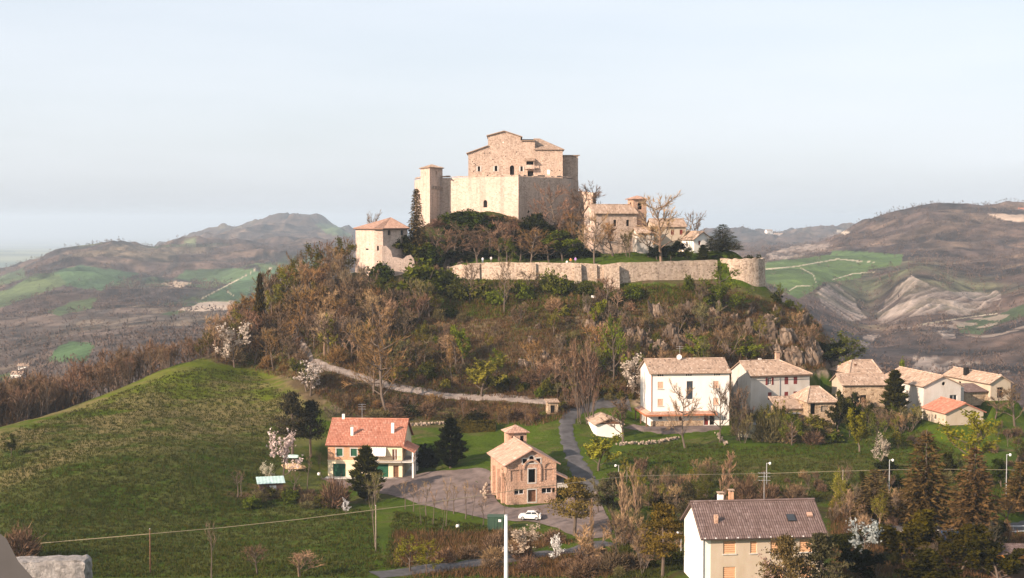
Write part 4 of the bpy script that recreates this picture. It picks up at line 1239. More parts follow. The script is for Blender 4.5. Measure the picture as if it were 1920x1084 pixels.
# ================================================================== small houses at the end of the hamlet
fr, W, D = FR['hiphouse']
h = House('house', fr, W, D, 5.2, 'small cream house with a shallow hipped tile roof behind the stone buildings')
h.walls('ochre_plaster', ridge='none', front=[W_(3.4, .7, 3.4, .9, 'window', 'dark', .2, ('sill',))], left=[W_(3.5, .8, 3.2, 1.0, 'window', 'dark', .2, ('sill',))])
h.gable_roof('tile_old', 2.1, .7, seed=91, hip_left=3.0, hip_right=.01)
chimney(h.r, 2.6, 2.4, 5.7, 6.8, .5, 'wood', False)
fr, W, D = FR['lowstone']
h = House('stone_house', fr, W, D, 5.0, 'long low stone house with one end wall coloured bright as sunlit')
h.walls('barn_stone', ridge='x', rise=1.7, front=[W_(4.5, 1.4, 1.0, 1.6, 'doorway', 'dark', .4, ())])
h.gable_roof('tile_old', 1.7, .6, seed=95)
m = MB(); facade(m, (-.02, 7.5, 0), (0, -1, 0), [(0, -.5), (7.5, -.5), (7.5, 4.9), (3.75, 6.55), (0, 4.9)]); m.build('end_sunlit_facing', M['ochre_plaster'], h.r)  # paler sheet over the stone paints the sunlight on this end wall
fr, W, D = FR['gablebarn']
h = House('gable_barn', fr, W, D, 7.0, 'long barn with a white plastered gable and round attic hole', 'barn')
circ = [(4.6 + .42 * math.cos(k * math.pi / 6), 7.3 + .42 * math.sin(k * math.pi / 6)) for k in range(12)]
h.walls('grey_plaster', ridge='y', rise=1.9, front=[(circ, 'attic_hole', 'dark', .4, ()), W_(6.9, 1.7, 2.6, 2.3, 'window', 'glass', .2, ('frame',))], left=[W_(5, .8, 4.2, 1.0, 'window', 'dark', .2, ('sill',)), W_(11, .8, 4.2, 1.0, 'window', 'dark', .2, ('sill',))])
h.gable_roof('tile_old', 1.9, .55, 'y', seed=101)
m = MB(); m.box(W + .03, W + 1.6, 1.5, 4, -1, 6.2); m.build('side_closet', M['grey_plaster'], h.r)
r = empty('solar_panels', fr.w(4.3, -.9, 2.2), fr.a); tag(r, 'pair of tilted solar panels in front of the white gable', 'solar panels')
for k in range(2):
    m = MB(); Mx = Matrix.Translation((k * 1.15 - .55, 0, 0)) @ Matrix.Rotation(math.radians(-22), 4, 'Y') @ Matrix.Rotation(math.radians(58), 4, 'X')
    m.box(-.45, .45, 0, 2.6, 0, .07, M=Mx); m.build('panel', flat('blue_panel_%d' % k, (.012, .05, .09), .2, .1, 2, 0, .6), r)
m = MB(); m.box(-1.0, 1.6, -.3, .5, -2.2, .25); m.build('panel_base', M['barn_stone'], r)
fr, W, D = FR['cottage']
h = House('cottage', fr, W, D, 2.6, 'low cottage with reddish tile roof in front of the long barn', 'cottage')
h.walls('ochre_plaster', ridge='y', rise=1.75, front=[W_(6.6, .5, 1.9, .8, 'window', 'dark', .2, ()), W_(6.6, .4, .5, .6, 'window', 'dark', .2, ())], left=[W_(5, .7, .8, .9, 'window', 'dark', .2, ('sill',))])
h.gable_roof('tile_red', 1.75, .5, 'y', seed=111)
fr, W, D = FR['backbarn']
h = House('tile_barn', fr, W, D, 4.0, 'narrow tile-roofed barn at the far end of the hamlet', 'barn')
h.walls('ochre_plaster', ridge='y', rise=1.4, front=[W_(2.4, 1.5, .6, 2.3, 'doorway', 'dark', .4, ())], left=[W_(6, .9, 1.8, 1.2, 'window', 'dark', .2, ()), W_(11, .9, 1.8, 1.2, 'window', 'dark', .2, ())])
h.gable_roof('tile_old', 1.4, .6, 'y', seed=121)
m = MB(); m.box(-5.5, -.05, 1.0, 6.0, -1, 2.0); w2 = m.build('shed_wall', M['barn_stone'], h.r)
m = MB(); roof_plane(m, [(-5.8, .5, 2.05), (-.1, .5, 2.05), (-.1, 6.3, 3.2), (-5.8, 6.3, 3.2)], seed=122); m.build('shed_roof', M['tile_brown'], w2)
chimney(h.r, .9, 10.5, 4.5, 6.2, .9, 'dark', False)

# ================================================================== brown-roofed house close to the viewpoint
fr, W, D = FR['near']
h = House('house', fr, W, D, 6.75, 'house with brown corrugated tile roof and orange window blinds', base=3)
def ob(u_, v_, w_, h_): return W_(u_, w_, v_, h_, 'window', 'orange_shutter', .12, ('slats', 'sill'))
h.walls('white_plaster', ridge='x', rise=2.85, front=[ob(3.2, 4.45, 1.5, 1.5), ob(6.1, 4.45, .8, 1.4), ob(8.9, 4.45, 1.5, 1.5), ob(12.4, 4.45, 1.5, 1.5), ob(3.2, 1.4, 1.5, 1.5), ob(8.9, 1.4, 1.5, 1.5), ob(12.4, 1.4, 1.5, 1.5)])
h.gable_roof('tile_brown', 2.85, .75, seed=131, tile=.28)
for k in range(12):
    m = MB(); xx = .1 + k * (W - .2) / 11; m.box(xx - .09, xx + .09, -.72, -.004, 6.35, 6.52, M=None); m.build('rafter_end', M['white_paint'], h.r)
m = MB(); facade(m, (.95, -.03, 0), (1, 0, 0), rect(0, W - .96, -1, 6.6), [rect(a - w / 2 - .95, a + w / 2 - .95, b, b + c) for a, b, w, c in ((3.2, 4.45, 1.5, 1.5), (6.1, 4.45, .8, 1.4), (8.9, 4.45, 1.5, 1.5), (12.4, 4.45, 1.5, 1.5), (3.2, 1.4, 1.5, 1.5), (8.9, 1.4, 1.5, 1.5), (12.4, 1.4, 1.5, 1.5))], .03)
m.build('ochre_shade_facing', M['ochre_plaster'], h.r)  # ochre front whose darker tone paints in its lack of direct sun
chimney(h.r, 3.6, 6.0, 8.0, 10.3, .62, 'white_plaster'); chimney(h.r, 4.9, 5.9, 8.0, 10.6, .55, 'brick'); 
chimney(h.r, 2.0, 1.7, 7.4, 8.75, .42, 'church_stone', False)
m = MB(); sl_ = math.atan(2.85 / 4.8); m.box(-.45, .45, -.55, .55, .05, .2, M=Matrix.Translation((11.2, 2.0, 8.05)) @ Matrix.Rotation(sl_, 4, 'X')); m.build('skylight', M['glass'], h.roof)
m = MB(); m.box(-.32, .32, -.3, .3, .05, .26, M=Matrix.Translation((13.6, 2.4, 8.28)) @ Matrix.Rotation(sl_, 4, 'X')); m.build('roof_vent', M['tile_church'], h.roof)
m = MB(); m.tube([(0.06, -.08, 6.3), (0.06, -.08, 0)], .06, 6); m.build('downpipe', M['metal'], h.r)
antenna('rooftop_antenna', fr.w(8.7, 4.8, 9.6), 3.6, 'tall aerial on the ridge of the brown-roofed house')

# ================================================================== garage, sheds and other small buildings
def shed(name, px, py, W, D, H0, H1, deg, wallm, roofm, label, cat, door=None, over=.3, tile=True):
    p = ground(px, py); r = empty(name, p, math.radians(deg)); tag(r, label, cat)
    m = MB()
    hs = [rect(*door[:4])] if door else []
    f3 = facade(m, (0, 0, 0), (1, 0, 0), rect(0, W, -.6, H0), hs)
    facade(m, (W, 0, 0), (0, 1, 0), [(0, -.6), (D, -.6), (D, H1), (0, H0)]); facade(m, (W, D, 0), (-1, 0, 0), rect(0, W, -.6, H1)); facade(m, (0, D, 0), (0, -1, 0), [(0, -.6), (D, -.6), (D, H0), (0, H1)])
    m.build('wall', M[wallm], r)
    if door: fill('door', f3, hs[0], .15, M[door[4]], r)
    m = MB(); s = (H1 - H0) / D
    if tile: roof_plane(m, [(-over, -over, H0 - s * over + .02), (W + over, -over, H0 - s * over + .02), (W + over, D + over, H1 + s * over + .02), (-over, D + over, H1 + s * over + .02)], seed=W * 7)
    else:
        k = int(W / .25); pts = lambda a, d: (-over + a * (W + 2 * over) / k, d, (H0 + (H1 - H0) * d / D) + .06 + .03 * (a % 2))
        for a in range(k): m.poly([pts(a, -over), pts(a + 1, -over), pts(a + 1, D + over), pts(a, D + over)])
        for a in range(k): m.poly([Vector(pts(a, -over)) - Vector((0, 0, .05)), Vector(pts(a, D + over)) - Vector((0, 0, .05)), Vector(pts(a + 1, D + over)) - Vector((0, 0, .05)), Vector(pts(a + 1, -over)) - Vector((0, 0, .05))])
    m.build('roof', M[roofm], r)
    return r
M['pale_sheet'] = flat('pale_green_sheet', (.42, .56, .52), .5, .2, 1.5)
M['yellow_plaster'] = plaster('pale_yellow_plaster', (.66, .60, .42))
# white garage: gable towards the lawn, long tile roof running back
p = ground(1118, 817); r = empty('garage', p, math.radians(8)); tag(r, 'small white garage with a long tiled roof beside the road', 'garage')
m = MB(); gw, gd = 5.2, 9.0
f3 = facade(m, (0, 0, 0), (1, 0, 0), [(0, -.8), (gw, -.8), (gw, 2.3), (gw / 2, 3.3), (0, 2.3)]); facade(m, (gw, 0, 0), (0, 1, 0), rect(0, gd, -.8, 2.3)); facade(m, (gw, gd, 0), (-1, 0, 0), [(0, -.8), (gw, -.8), (gw, 2.3), (gw / 2, 3.3), (0, 2.3)]); facade(m, (0, gd, 0), (0, -1, 0), rect(0, gd, -.8, 2.3))
m.build('wall', M['white_plaster'], r)
bar('gable_boards', f3, 0.02, gw - .02, 2.25, 2.4, .004, .05, M['wood'], r)
m = MB(); m.poly([f3(0, 2.4, -.03), f3(gw, 2.4, -.03), f3(gw / 2, 3.32, -.03)]); m.build('gable_cladding', M['wood'], r)
m = MB(); roof_plane(m, [(-.5, gd, 2.2), (-.5, -.5, 2.2), (gw / 2, -.5, 3.45), (gw / 2, gd, 3.45)], seed=5); roof_plane(m, [(gw + .5, -.5, 2.2), (gw + .5, gd, 2.2), (gw / 2, gd, 3.45), (gw / 2, -.5, 3.45)], seed=6); m.build('roof', M['tile_old'], r)
shed('hut', 1384, 820, 3.4, 2.6, 2.5, 3.0, -6, 'yellow_plaster', 'metal', 'pale yellow hut with a flat grey roof among the bare shrubs', 'hut', None, .2, False)
shed('chicken_shed', 486, 929, 4.2, 3.0, 2.0, 2.5, 14, 'fascia', 'pale_sheet', 'dark chicken shed with a pale green sheet roof under the orchard trees', 'shed', (1.8, 3.0, .1, 1.6, 'white_paint'), .35, False)
shed('gatehouse_ruin', 1027, 778, 2.2, 2.0, 2.6, 2.9, 10, 'barn_stone', 'tile_old', 'little square stone shrine at the bend of the road', 'shrine', (.6, 1.5, .3, 1.9, 'dark'))
bh = shed('blue_roof_hut', 1772, 1030, 2.8, 2.0, 1.3, 2.0, -8, 'concrete', 'tile_brown', 'small hut with a blue sheet roof under dark trees below the main road', 'hut', None, .3, False)
[c for c in bh.children if c.name.startswith('roof')][0].data.materials[0] = flat('blue_sheet', (.008, .03, .075), .5)

# farmhouses on the far hills
for i, (px_, Y_, w_, lb) in enumerate(((1908, 2010, 14, 'farmhouse with red roof on the crest of the brown hill'), (1452, 4150, 26, 'pale farm building on the distant ridge'), (1438, 4180, 20, 'second pale farm building on the distant ridge'), (16, 800, 7, 'white house in the valley beyond the tree belt'), (30, 830, 6, 'smaller white house in the valley beyond the tree belt'))):
    x_ = (px_ - 960) / F * Y_; z_ = float(far_h(np.array([x_]), np.array([float(Y_)]))[0])
    h = House('farmhouse', Frame(960, 410, 10, 20 * (i % 3) - 15), w_, w_ * .6, w_ * .42, lb, 'house', 4)
    h.r.location = (x_, Y_, z_)
    h.walls('white_plaster', ridge='x', rise=w_ * .16, front=[W_(w_ * k, w_ * .08, w_ * .18, w_ * .11, 'window', 'dark', .2, ()) for k in (.2, .5, .8)]); h.gable_roof('tile_red' if i == 0 else 'tile_old', w_ * .16, .5, seed=400 + i, tile=1.0)

# ================================================================== castle
root = empty('castle', P(940, 412, 372)); tag(root, 'pale stone castle keep rising above a high bastion on the hilltop', 'castle')
CO = root.location.copy()
def cp(px, Y, z=0.0):
    """plan point of the castle, local to its root"""
    return Vector((Xp(px, Y, z) - CO.x, Y - CO.y, 0))
def zz(py, Y): return Zp(py, Y) - CO.z
def wall_run(mb, plan, z0, tops, holes=None, batter=0.0, thick=1.2, top=True, closed=False):
    """upright wall faces along a plan line (left to right as seen from outside), with ragged or straight tops"""
    fs = []
    n = len(plan) - (0 if closed else 1)
    for i in range(n):
        a, b = plan[i], plan[(i + 1) % len(plan)]
        u = (b - a); L = u.length
        t0 = tops[i]; t1 = tops[(i + 1) % len(tops)]
        outer = [(0, z0), (L, z0), (L, t1), (0, t0)]
        f3 = facade(mb, a, u, outer, (holes or {}).get(i, []), .5)
        fs.append(f3)
        if top:
            nn = u.normalized().cross(Vector((0, 0, 1)))
            c, d = a - nn * thick, b - nn * thick
            mb.poly([a + Vector((0, 0, t0)), b + Vector((0, 0, t1)), d + Vector((0, 0, t1)), c + Vector((0, 0, t0))])
            mb.poly([d + Vector((0, 0, z0)), c + Vector((0, 0, z0)), c + Vector((0, 0, t0)), d + Vector((0, 0, t1))])
    return fs
# bastion walls
B = [cp(778, 392), cp(791, 379), cp(829, 376.5), cp(972, 366), cp(1056, 377), cp(1084, 394)]
zt = zz(333, 372)
mb = MB()
tl = [zt - .3, zt - .1, zt, zt + .2]
fs = wall_run(mb, B[:3], -9, [zt - .1, zt - .2, zt])
Lb = (B[3] - B[2]).length
fs += wall_run(mb, [B[2], B[3]], -9, [zt, zt + .1], {0: [arch(Lb * (911 - 829) / 143, 1.15, zz(389, 370), zz(375, 370))]})
bast = mb.build('bastion_wall', M['castle_plaster'], root)
fill('bastion_window', fs[2], arch(Lb * (911 - 829) / 143, 1.15, zz(389, 370), zz(375, 370)), .5, M['dark'], bast)
mb = MB(); wall_run(mb, B[3:], -9, [zt + .1, zt, zz(335, 380)]); wall_run(mb, [B[5], cp(1084, 415), cp(778, 415), B[0]], -25, [zt, zt, zt, zt])
mb.poly([p + Vector((0, 0, zt - .9)) for p in (B[0], B[1], B[2], B[3], B[4], B[5], cp(1084, 415), cp(778, 415))])
mb.build('rubble_wall', M['castle'], root)
# ragged coping stones along the top of the bastion
rr = random.Random(3)
mb = MB()
for i, (a, b) in enumerate(zip(B[:-1], B[1:])):
    L = (b - a).length; u = (b - a) / L; n = u.cross(Vector((0, 0, 1))); s = 0
    ang = math.atan2(u.y, u.x)
    while s < L - .5:
        w = rr.uniform(.7, 1.6); hh = rr.uniform(0.02, .42)
        Mx = Matrix.Translation(a + u * s - n * .02) @ Matrix.Rotation(ang, 4, 'Z')
        mb.box(0, min(w, L - s) - .04, .0, .8, zt + .18, zt + .22 + hh, M=Mx); s += w
mb.build('coping', M['castle'], bast)
# corner turret
T = [cp(789, 379.5), cp(806, 371.2), cp(830, 377.6), cp(814, 386)]
tt_ = zz(314, 374)
mb = MB(); L0 = (T[1] - T[0]).length; L1 = (T[2] - T[1]).length
hl = {0: [rect(L0 * .5 - .25, L0 * .5 + .25, tt_ - 2.2, tt_ - 1.0), rect(L0 * .35, L0 * .35 + .4, zt - 2.4, zt - 1.4)], 1: [rect(L1 * .5 - .2, L1 * .5 + .2, tt_ - 1.9, tt_ - .9)]}
fs = wall_run(mb, T, -9, [tt_] * 4, hl, top=False, closed=True)
tur = mb.build('corner_turret', M['castle_plaster'], root)
for i in hl:
    for q in hl[i]: fill('slit_window', fs[i], q, .4, M['dark'], tur)
mb = MB(); cen = sum(T, Vector()) / 4
q = [(p - cen) * 1.16 + cen + Vector((0, 0, tt_ - .05)) for p in T]
for i in range(4): roof_plane(mb, [q[i], q[(i + 1) % 4], cen + Vector((0, 0, tt_ + .95))], seed=200 + i)
mb.build('turret_roof', M['tile_old'], tur)
# machicolation brackets on the shaded turret side
for k in range(4):
    m = MB(); p = T[1].lerp(T[2], .25 + .2 * k); u = (T[2] - T[1]).normalized(); n = u.cross(Vector((0, 0, 1)))
    Mx = Matrix.Translation(p + Vector((0, 0, zt - 3.0))) @ Matrix.Rotation(math.atan2(u.y, u.x), 4, 'Z')
    m.box(-.2, .2, -.55, .0, 0, .8, M=Mx); m.build('bracket', M['castle'], tur)
# keep
YK = 383.0
def kx(px, Y=YK): return Xp(px, Y, 14) - CO.x
def kz(py, Y=YK): return Zp(py, Y) - CO.z
yk = YK - CO.y
k0 = kx(878)
def KU(px): return kx(px) - k0
zb = zt - 1.0
outer = [(0, zb), (KU(1055), zb), (KU(1055), kz(281)), (KU(1003), kz(281)), (KU(1003), kz(264)), (KU(976), kz(264)), (KU(976), kz(256)), (KU(945.5), kz(246)), (KU(915), kz(254)), (KU(915), kz(274)), (0, kz(287))]
win = {'w1': rect(KU(898) - .3, KU(898) + .3, kz(321), kz(312)), 'w2': rect(KU(930) - .35, KU(930) + .35, kz(321), kz(311)), 'door': arch(KU(960), 1.15, kz(328), kz(310)),
       'w3': rect(KU(978) - .3, KU(978) + .3, kz(321), kz(312)), 'w4': rect(KU(994) - .7, KU(1000), kz(331), kz(321)), 'w5': rect(KU(987), KU(1000), kz(309), kz(299)),
       'w6': rect(KU(942), KU(942) + .35, kz(268), kz(265.5)), 'w7': rect(KU(1003) + 3.2, KU(1003) + 4.0, kz(327), kz(318))}
mb = MB(); fk = facade(mb, (k0, yk, 0), (1, 0, 0), outer, list(win.values()), .5)
# flanks and back of the keep
D1 = 15.0
def side(x, z0, z1, y0, y1, left):
    if left: facade(mb, (x, y1, 0), (0, -1, 0), rect(0, y1 - y0, z0, z1))
    else: facade(mb, (x, y0, 0), (0, 1, 0), rect(0, y1 - y0, z0, z1))
side(k0, zb, kz(287), yk, yk + D1, True); side(k0 + KU(915), kz(287) - 1, kz(254), yk, yk + D1, True); side(k0 + KU(976), kz(270), kz(256), yk, yk + D1, False)
side(k0 + KU(1003), kz(283), kz(264), yk, yk + D1, False)
side(k0 + KU(1055), -9, kz(281), yk, yk + D1, False)
facade(mb, (k0 + KU(1055), yk + D1, 0), (-1, 0, 0), [(KU(1055) - a, b) for a, b in outer][::-1])
kp = mb.build('keep_wall', M['castle'], root)
for nme, q in win.items():
    if nme == 'w6' or nme == 'w7': fill('blocked_window', fk, q, .06, M['white_plaster'], kp)
    elif nme == 'door': fill('arched_door', fk, q, .5, M['dark'], kp)
    else:
        o = fill('window', fk, q, .45, M['dark'], kp)
        if nme in ('w1', 'w2', 'w3'):
            us = [a for a, b in q]; vs = [b for a, b in q]
            for s0, s1 in ((min(us) - .35, min(us) - .02), (max(us) + .02, max(us) + .35)): bar('surround', fk, s0, s1, min(vs) - .1, max(vs) + .1, .004, .08, M['concrete'], o)
mb = MB()
def slope(x0, x1, z0, z1, y0, y1, sd):  # mono slope rising along x
    a, b = (x0, z0), (x1, z1)
    if z1 >= z0: roof_plane(mb, [(x0, y1, z0), (x0, y0, z0), (x1, y0, z1), (x1, y1, z1)], seed=sd)
    else: roof_plane(mb, [(x1, y0, z1), (x1, y1, z1), (x0, y1, z0), (x0, y0, z0)], seed=sd)
yf, yb2 = yk - .45, yk + D1 + .4
slope(k0 - .55, k0 + KU(915) - .03, kz(287) - .05, kz(273.6) + .12, yf, yb2, 210)
slope(k0 + KU(915) - .4, k0 + KU(945.5), kz(254) - .02, kz(246) + .12, yf, yb2, 211); slope(k0 + KU(945.5), k0 + KU(976) + .5, kz(246) + .12, kz(256) - .04, yf, yb2, 212)
roof_plane(mb, [(k0 + KU(976) + .05, yf, kz(264) + .1), (k0 + KU(1003) + .05, yf, kz(264) + .1), (k0 + KU(1003) + .05, yb2, kz(264) + 1.2), (k0 + KU(976) + .05, yb2, kz(264) + 1.2)], seed=213)
xr0, xr1 = k0 + KU(1003) - .3, k0 + KU(1055) + .5; e = kz(281) + .05; zr = kz(264) + .15
roof_plane(mb, [(xr0, yf, e), (xr1, yf, e), (xr0 + 1.6, yk + 6.5, zr + .8), (xr0, yk + 6.5, zr + .8)], seed=214)
roof_plane(mb, [(xr1, yf, e), (xr1, yb2, e), (xr0 + 1.6, yk + 8, zr + .8), (xr0 + 1.6, yk + 6.5, zr + .8)], seed=215)
mb.build('keep_roof', M['tile_old'], kp)
# loggia with canopy and little balcony
lg = bar('loggia_floor', fk, KU(984), KU(1002), kz(317), kz(314), .004, 1.3, M['castle_plaster'], kp)
bar('loggia_parapet', fk, KU(984), KU(1002), kz(314), kz(309.5), 1.1, 1.3, M['castle_plaster'], lg)
m = MB(); c = [fk(KU(983), kz(302), -1.6), fk(KU(1003), kz(302), -1.6), fk(KU(1003), kz(297), -.03), fk(KU(983), kz(297), -.03)]
roof_plane(m, c, seed=216); m.build('loggia_roof', M['tile_old'], lg)
m = MB(); m.tube([fk(KU(985), kz(310), -1.2), fk(KU(985), kz(301), -1.2)], .1, 6); m.tube([fk(KU(1001), kz(310), -1.2), fk(KU(1001), kz(301), -1.2)], .1, 6); m.build('loggia_post', M['castle_plaster'], lg)
# flat dark squares painting the shade of putlog holes over the keep front
m = MB()
rr = random.Random(9)
for i in range(38):
    a = rr.uniform(1, KU(1050)); b = rr.uniform(kz(325), kz(282))
    if any(min(u for u, v in q) - .5 < a < max(u for u, v in q) + .5 for q in win.values()): continue
    s = .13; m.poly([fk(a - s, b - s, -.006), fk(a + s, b - s, -.006), fk(a + s, b + s, -.006), fk(a - s, b + s, -.006)])
o = m.build('painted_putlog_holes', M['dark'], kp); tag(o, kind='stuff')
# dark rear block
mb = MB(); x0, x1 = k0 + KU(1057), kx(1084, 388); y0 = yk + 5.5
for (o_, u_, L, hh) in (((x0, y0, 0), (1, 0, 0), x1 - x0, kz(291, 388)), ((x1, y0, 0), (0, 1, 0), 12, kz(291, 388)), ((x1, y0 + 12, 0), (-1, 0, 0), x1 - x0, kz(291, 388)), ((x0, y0 + 12, 0), (0, -1, 0), 12, kz(291, 388))):
    facade(mb, o_, u_, rect(0, L, -12, hh))
rb = mb.build('rear_block', M['castle'], root)
mb = MB(); roof_plane(mb, [(x0 - .3, y0 - .4, kz(291, 388)), (x1 + .5, y0 - .4, kz(291, 388)), (x1 + .5, y0 + 12.4, kz(288, 388)), (x0 - .3, y0 + 12.4, kz(288, 388))], seed=220); mb.build('rear_roof', M['tile_old'], rb)
# low ruined spur running to the church
mb = MB(); wall_run(mb, [cp(1080, 382), cp(1112, 378)], -9, [zz(358, 380), zz(362, 380)]); mb.build('spur_wall', M['castle'], root)

# ================================================================== round-fronted gate tower at the end of the hill
R = Frame(702, 520, 349, 0)
root = empty('gate_tower', P(702, 520, 350)); tag(root, 'battered pale tower house with a hipped tile roof at the edge of the hill', 'tower')
CO2 = root.location.copy()
def c2(px, Y): return Vector((Xp(px, Y, -8) - CO2.x, Y - CO2.y, 0))
def z2(py, Y): return Zp(py, Y) - CO2.z
pl = [c2(667, 357), c2(702, 349.5), c2(718, 349), c2(764, 355), c2(764, 367), c2(676, 367)]
cen = sum(pl, Vector()) / len(pl)
top = z2(428, 351); mid = z2(487, 350); bot = -6.0
mb = MB()
n = len(pl)
sc = {0: 1.0, 1: 1.0}
def lvl(p, k, z): return (p - cen) * k + cen + Vector((0, 0, z))
hol = {0: (.42, z2(469, 352), 1.5, .55), 2: None}
for i in range(n):
    a, b = pl[i], pl[(i + 1) % n]; L = (b - a).length
    hs = []
    if i == 0: hs = [rect(L * .55, L * .55 + 1.3, z2(469, 353), z2(466, 353))]
    if i == 1: hs = [rect(L * .3, L * .3 + .5, z2(470, 350), z2(461, 350))]
    if i == 2: hs = [rect(L * .2, L * .2 + .9, z2(441, 352), z2(432, 352)), rect(L * .72, L * .72 + 1.0, z2(441, 352), z2(432, 352))]
    f3 = facade(mb, a, b - a, [(0, mid), (L, mid), (L, top), (0, top)], hs, .35)
    for q in hs: fill('window', f3, q, .3, M['glass' if i == 2 else 'dark'], root)
    mb.poly([lvl(a, 1.10, bot), lvl(b, 1.10, bot), lvl(b, 1.0, mid), lvl(a, 1.0, mid)])
mb.build('wall', M['castle_plaster'], root)
mb = MB(); ap0, ap1 = c2(733, 358) + Vector((0, 0, z2(408, 358))), c2(738, 361) + Vector((0, 0, z2(408, 358)))
ev = [lvl(p, 1.09, top - .02) for p in pl]
for i in range(n): roof_plane(mb, [ev[i], ev[(i + 1) % n], ap0], seed=230 + i)
mb.build('roof', M['tile_church'], root)
for i in range(n):
    a, b = ev[i], ev[(i + 1) % n]
mb = MB()
for i in range(n):
    a, b = lvl(pl[i], 1.085, top - .34), lvl(pl[(i + 1) % n], 1.085, top - .34); c, d = lvl(pl[(i + 1) % n], 1.085, top - .14), lvl(pl[i], 1.085, top - .14)
    mb.poly([a, b, c, d]); mb.poly([lvl(pl[i], 1.0, top - .34), lvl(pl[(i + 1) % n], 1.0, top - .34), b, a])
mb.build('eave_board', M['fascia'], root)
# ruined wall stub next to it
root = empty('ruined_wall', P(742, 500, 349)); tag(root, 'broken bright wall stub with ivy beside the tower house', 'ruin')
o0 = root.location.copy()
mb = MB(); prof = [(716, 462), (724, 461), (733, 470), (736, 482), (746, 483), (755, 486), (762, 480), (770, 478), (776, 486), (778, 500)]
a = [P(px, py, 348.5 + (px - 716) * .03) - o0 for px, py in prof]; rr = random.Random(2)
for p, q in zip(a[:-1], a[1:]):
    zl = -5.5
    for s, w in ((0, 0), (1, 1.0)):
        A = p + Vector((0, w, 0)); Bq = q + Vector((0, w, 0))
        pts = [Vector((A.x, A.y, zl)), Vector((Bq.x, Bq.y, zl)), Bq, A]
        mb.poly(pts if s == 0 else pts[::-1])
    mb.poly([p, q, q + Vector((0, 1, 0)), p + Vector((0, 1, 0))])
mb.build('wall', M['castle_plaster'], root)

# ================================================================== curtain wall round the terrace
root = empty('curtain_wall', P(1090, 520, 341)); tag(root, 'long rubble stone curtain wall with buttresses below the castle terrace', 'wall')
o0 = root.location.copy()
mb = MB(); dense = []
for (a, b) in zip(WALL_LINE[:-1], WALL_LINE[1:]):
    k = max(2, int(abs(b[0] - a[0]) / 9))
    for i in range(k):
        t = i / k; dense.append([a[j] + (b[j] - a[j]) * t for j in range(3)])
dense.append(list(WALL_LINE[-1]))
rr = random.Random(4)
pts = []
for px_, py_, Y in dense:
    rag = (rr.uniform(0, 9) if px_ < 880 else rr.uniform(-.6, .9))
    pts.append(P(px_, py_ + rag, Y) - o0)
def foot(p, out): return Vector((p.x, p.y - out, -9.0))
for p, q in zip(pts[:-1], pts[1:]):
    mb.poly([foot(p, 1.1), foot(q, 1.1), q, p]); mb.poly([p, q, q + Vector((0, .9, 0)), p + Vector((0, .9, 0))])
    mb.poly([q + Vector((0, .9, -9)), p + Vector((0, .9, -9)), p + Vector((0, .9, 0)), q + Vector((0, .9, 0))])
p = pts[0]; mb.poly([foot(p, 1.1), p, p + Vector((0, .9, 0)), p + Vector((0, .9, -9))])
mb.build('wall', M['curtain'], root)
for px_, w, out, py_, Y in ((888, 3.0, 1.2, 494, 346.6), (1001, 1.0, .7, 494, 342.4), (1083, 1.6, 2.3, 495, 340.7), (1116, .7, .6, 497, 340.3), (1146, 3.6, 2.6, 498, 340.4)):
    p = P(px_, py_, Y) - o0; m = MB()
    for s0 in (0,):
        t0, t1 = Vector((p.x - w / 2, p.y - .12, p.z)), Vector((p.x + w / 2, p.y - .12, p.z)); a, b = Vector((p.x - w / 2 - .2, p.y - out - 1, -8)), Vector((p.x + w / 2 + .2, p.y - out - 1, -8))
        f0, f1 = Vector((p.x - w / 2, p.y - .5 - out * .35, p.z)), Vector((p.x + w / 2, p.y - .5 - out * .35, p.z))
        ab, bb = Vector((a.x, p.y, -8)), Vector((b.x, p.y, -8))
        m.poly([a, b, f1, f0]); m.poly([f0, f1, t1, t0]); m.poly([ab, a, f0, t0]); m.poly([b, bb, t1, f1])
    m.build('buttress', M['curtain'], root)
# round corner bastion
root = empty('round_bastion', (BAST.x, BAST.y, BAST.z)); tag(root, 'round rubble stone bastion ending the curtain wall', 'bastion')
mb = MB(); K = 40; rr = random.Random(5)
topz = [rr.uniform(-.18, .12) for _ in range(K)]
for i in range(K):
    a0, a1 = 2 * math.pi * i / K, 2 * math.pi * (i + 1) / K
    def rp(a, r, z): return (r * math.cos(a), r * math.sin(a), z)
    lv = [(-12, BAST_R + .75), (-7, BAST_R + .35), (-3, BAST_R + .08), (0, BAST_R)]
    for (z0, r0), (z1, r1) in zip(lv[:-1], lv[1:]):
        za, zb_ = (topz[i], topz[(i + 1) % K]) if z1 == 0 else (z1, z1)
        mb.poly([rp(a0, r0, z0), rp(a1, r0, z0), rp(a1, r1, zb_), rp(a0, r1, za)])
    mb.poly([rp(a0, BAST_R, topz[i]), rp(a1, BAST_R, topz[(i + 1) % K]), rp(a1, BAST_R - .8, topz[(i + 1) % K]), rp(a0, BAST_R - .8, topz[i])])
    mb.poly([rp(a1, BAST_R - .8, -1), rp(a0, BAST_R - .8, -1), rp(a0, BAST_R - .8, topz[i]), rp(a1, BAST_R - .8, topz[(i + 1) % K])])
mb.poly([(BAST_R * .9 * math.cos(2 * math.pi * i / K), BAST_R * .9 * math.sin(2 * math.pi * i / K), -.75) for i in range(K)])
mb.build('wall', M['curtain'], root)

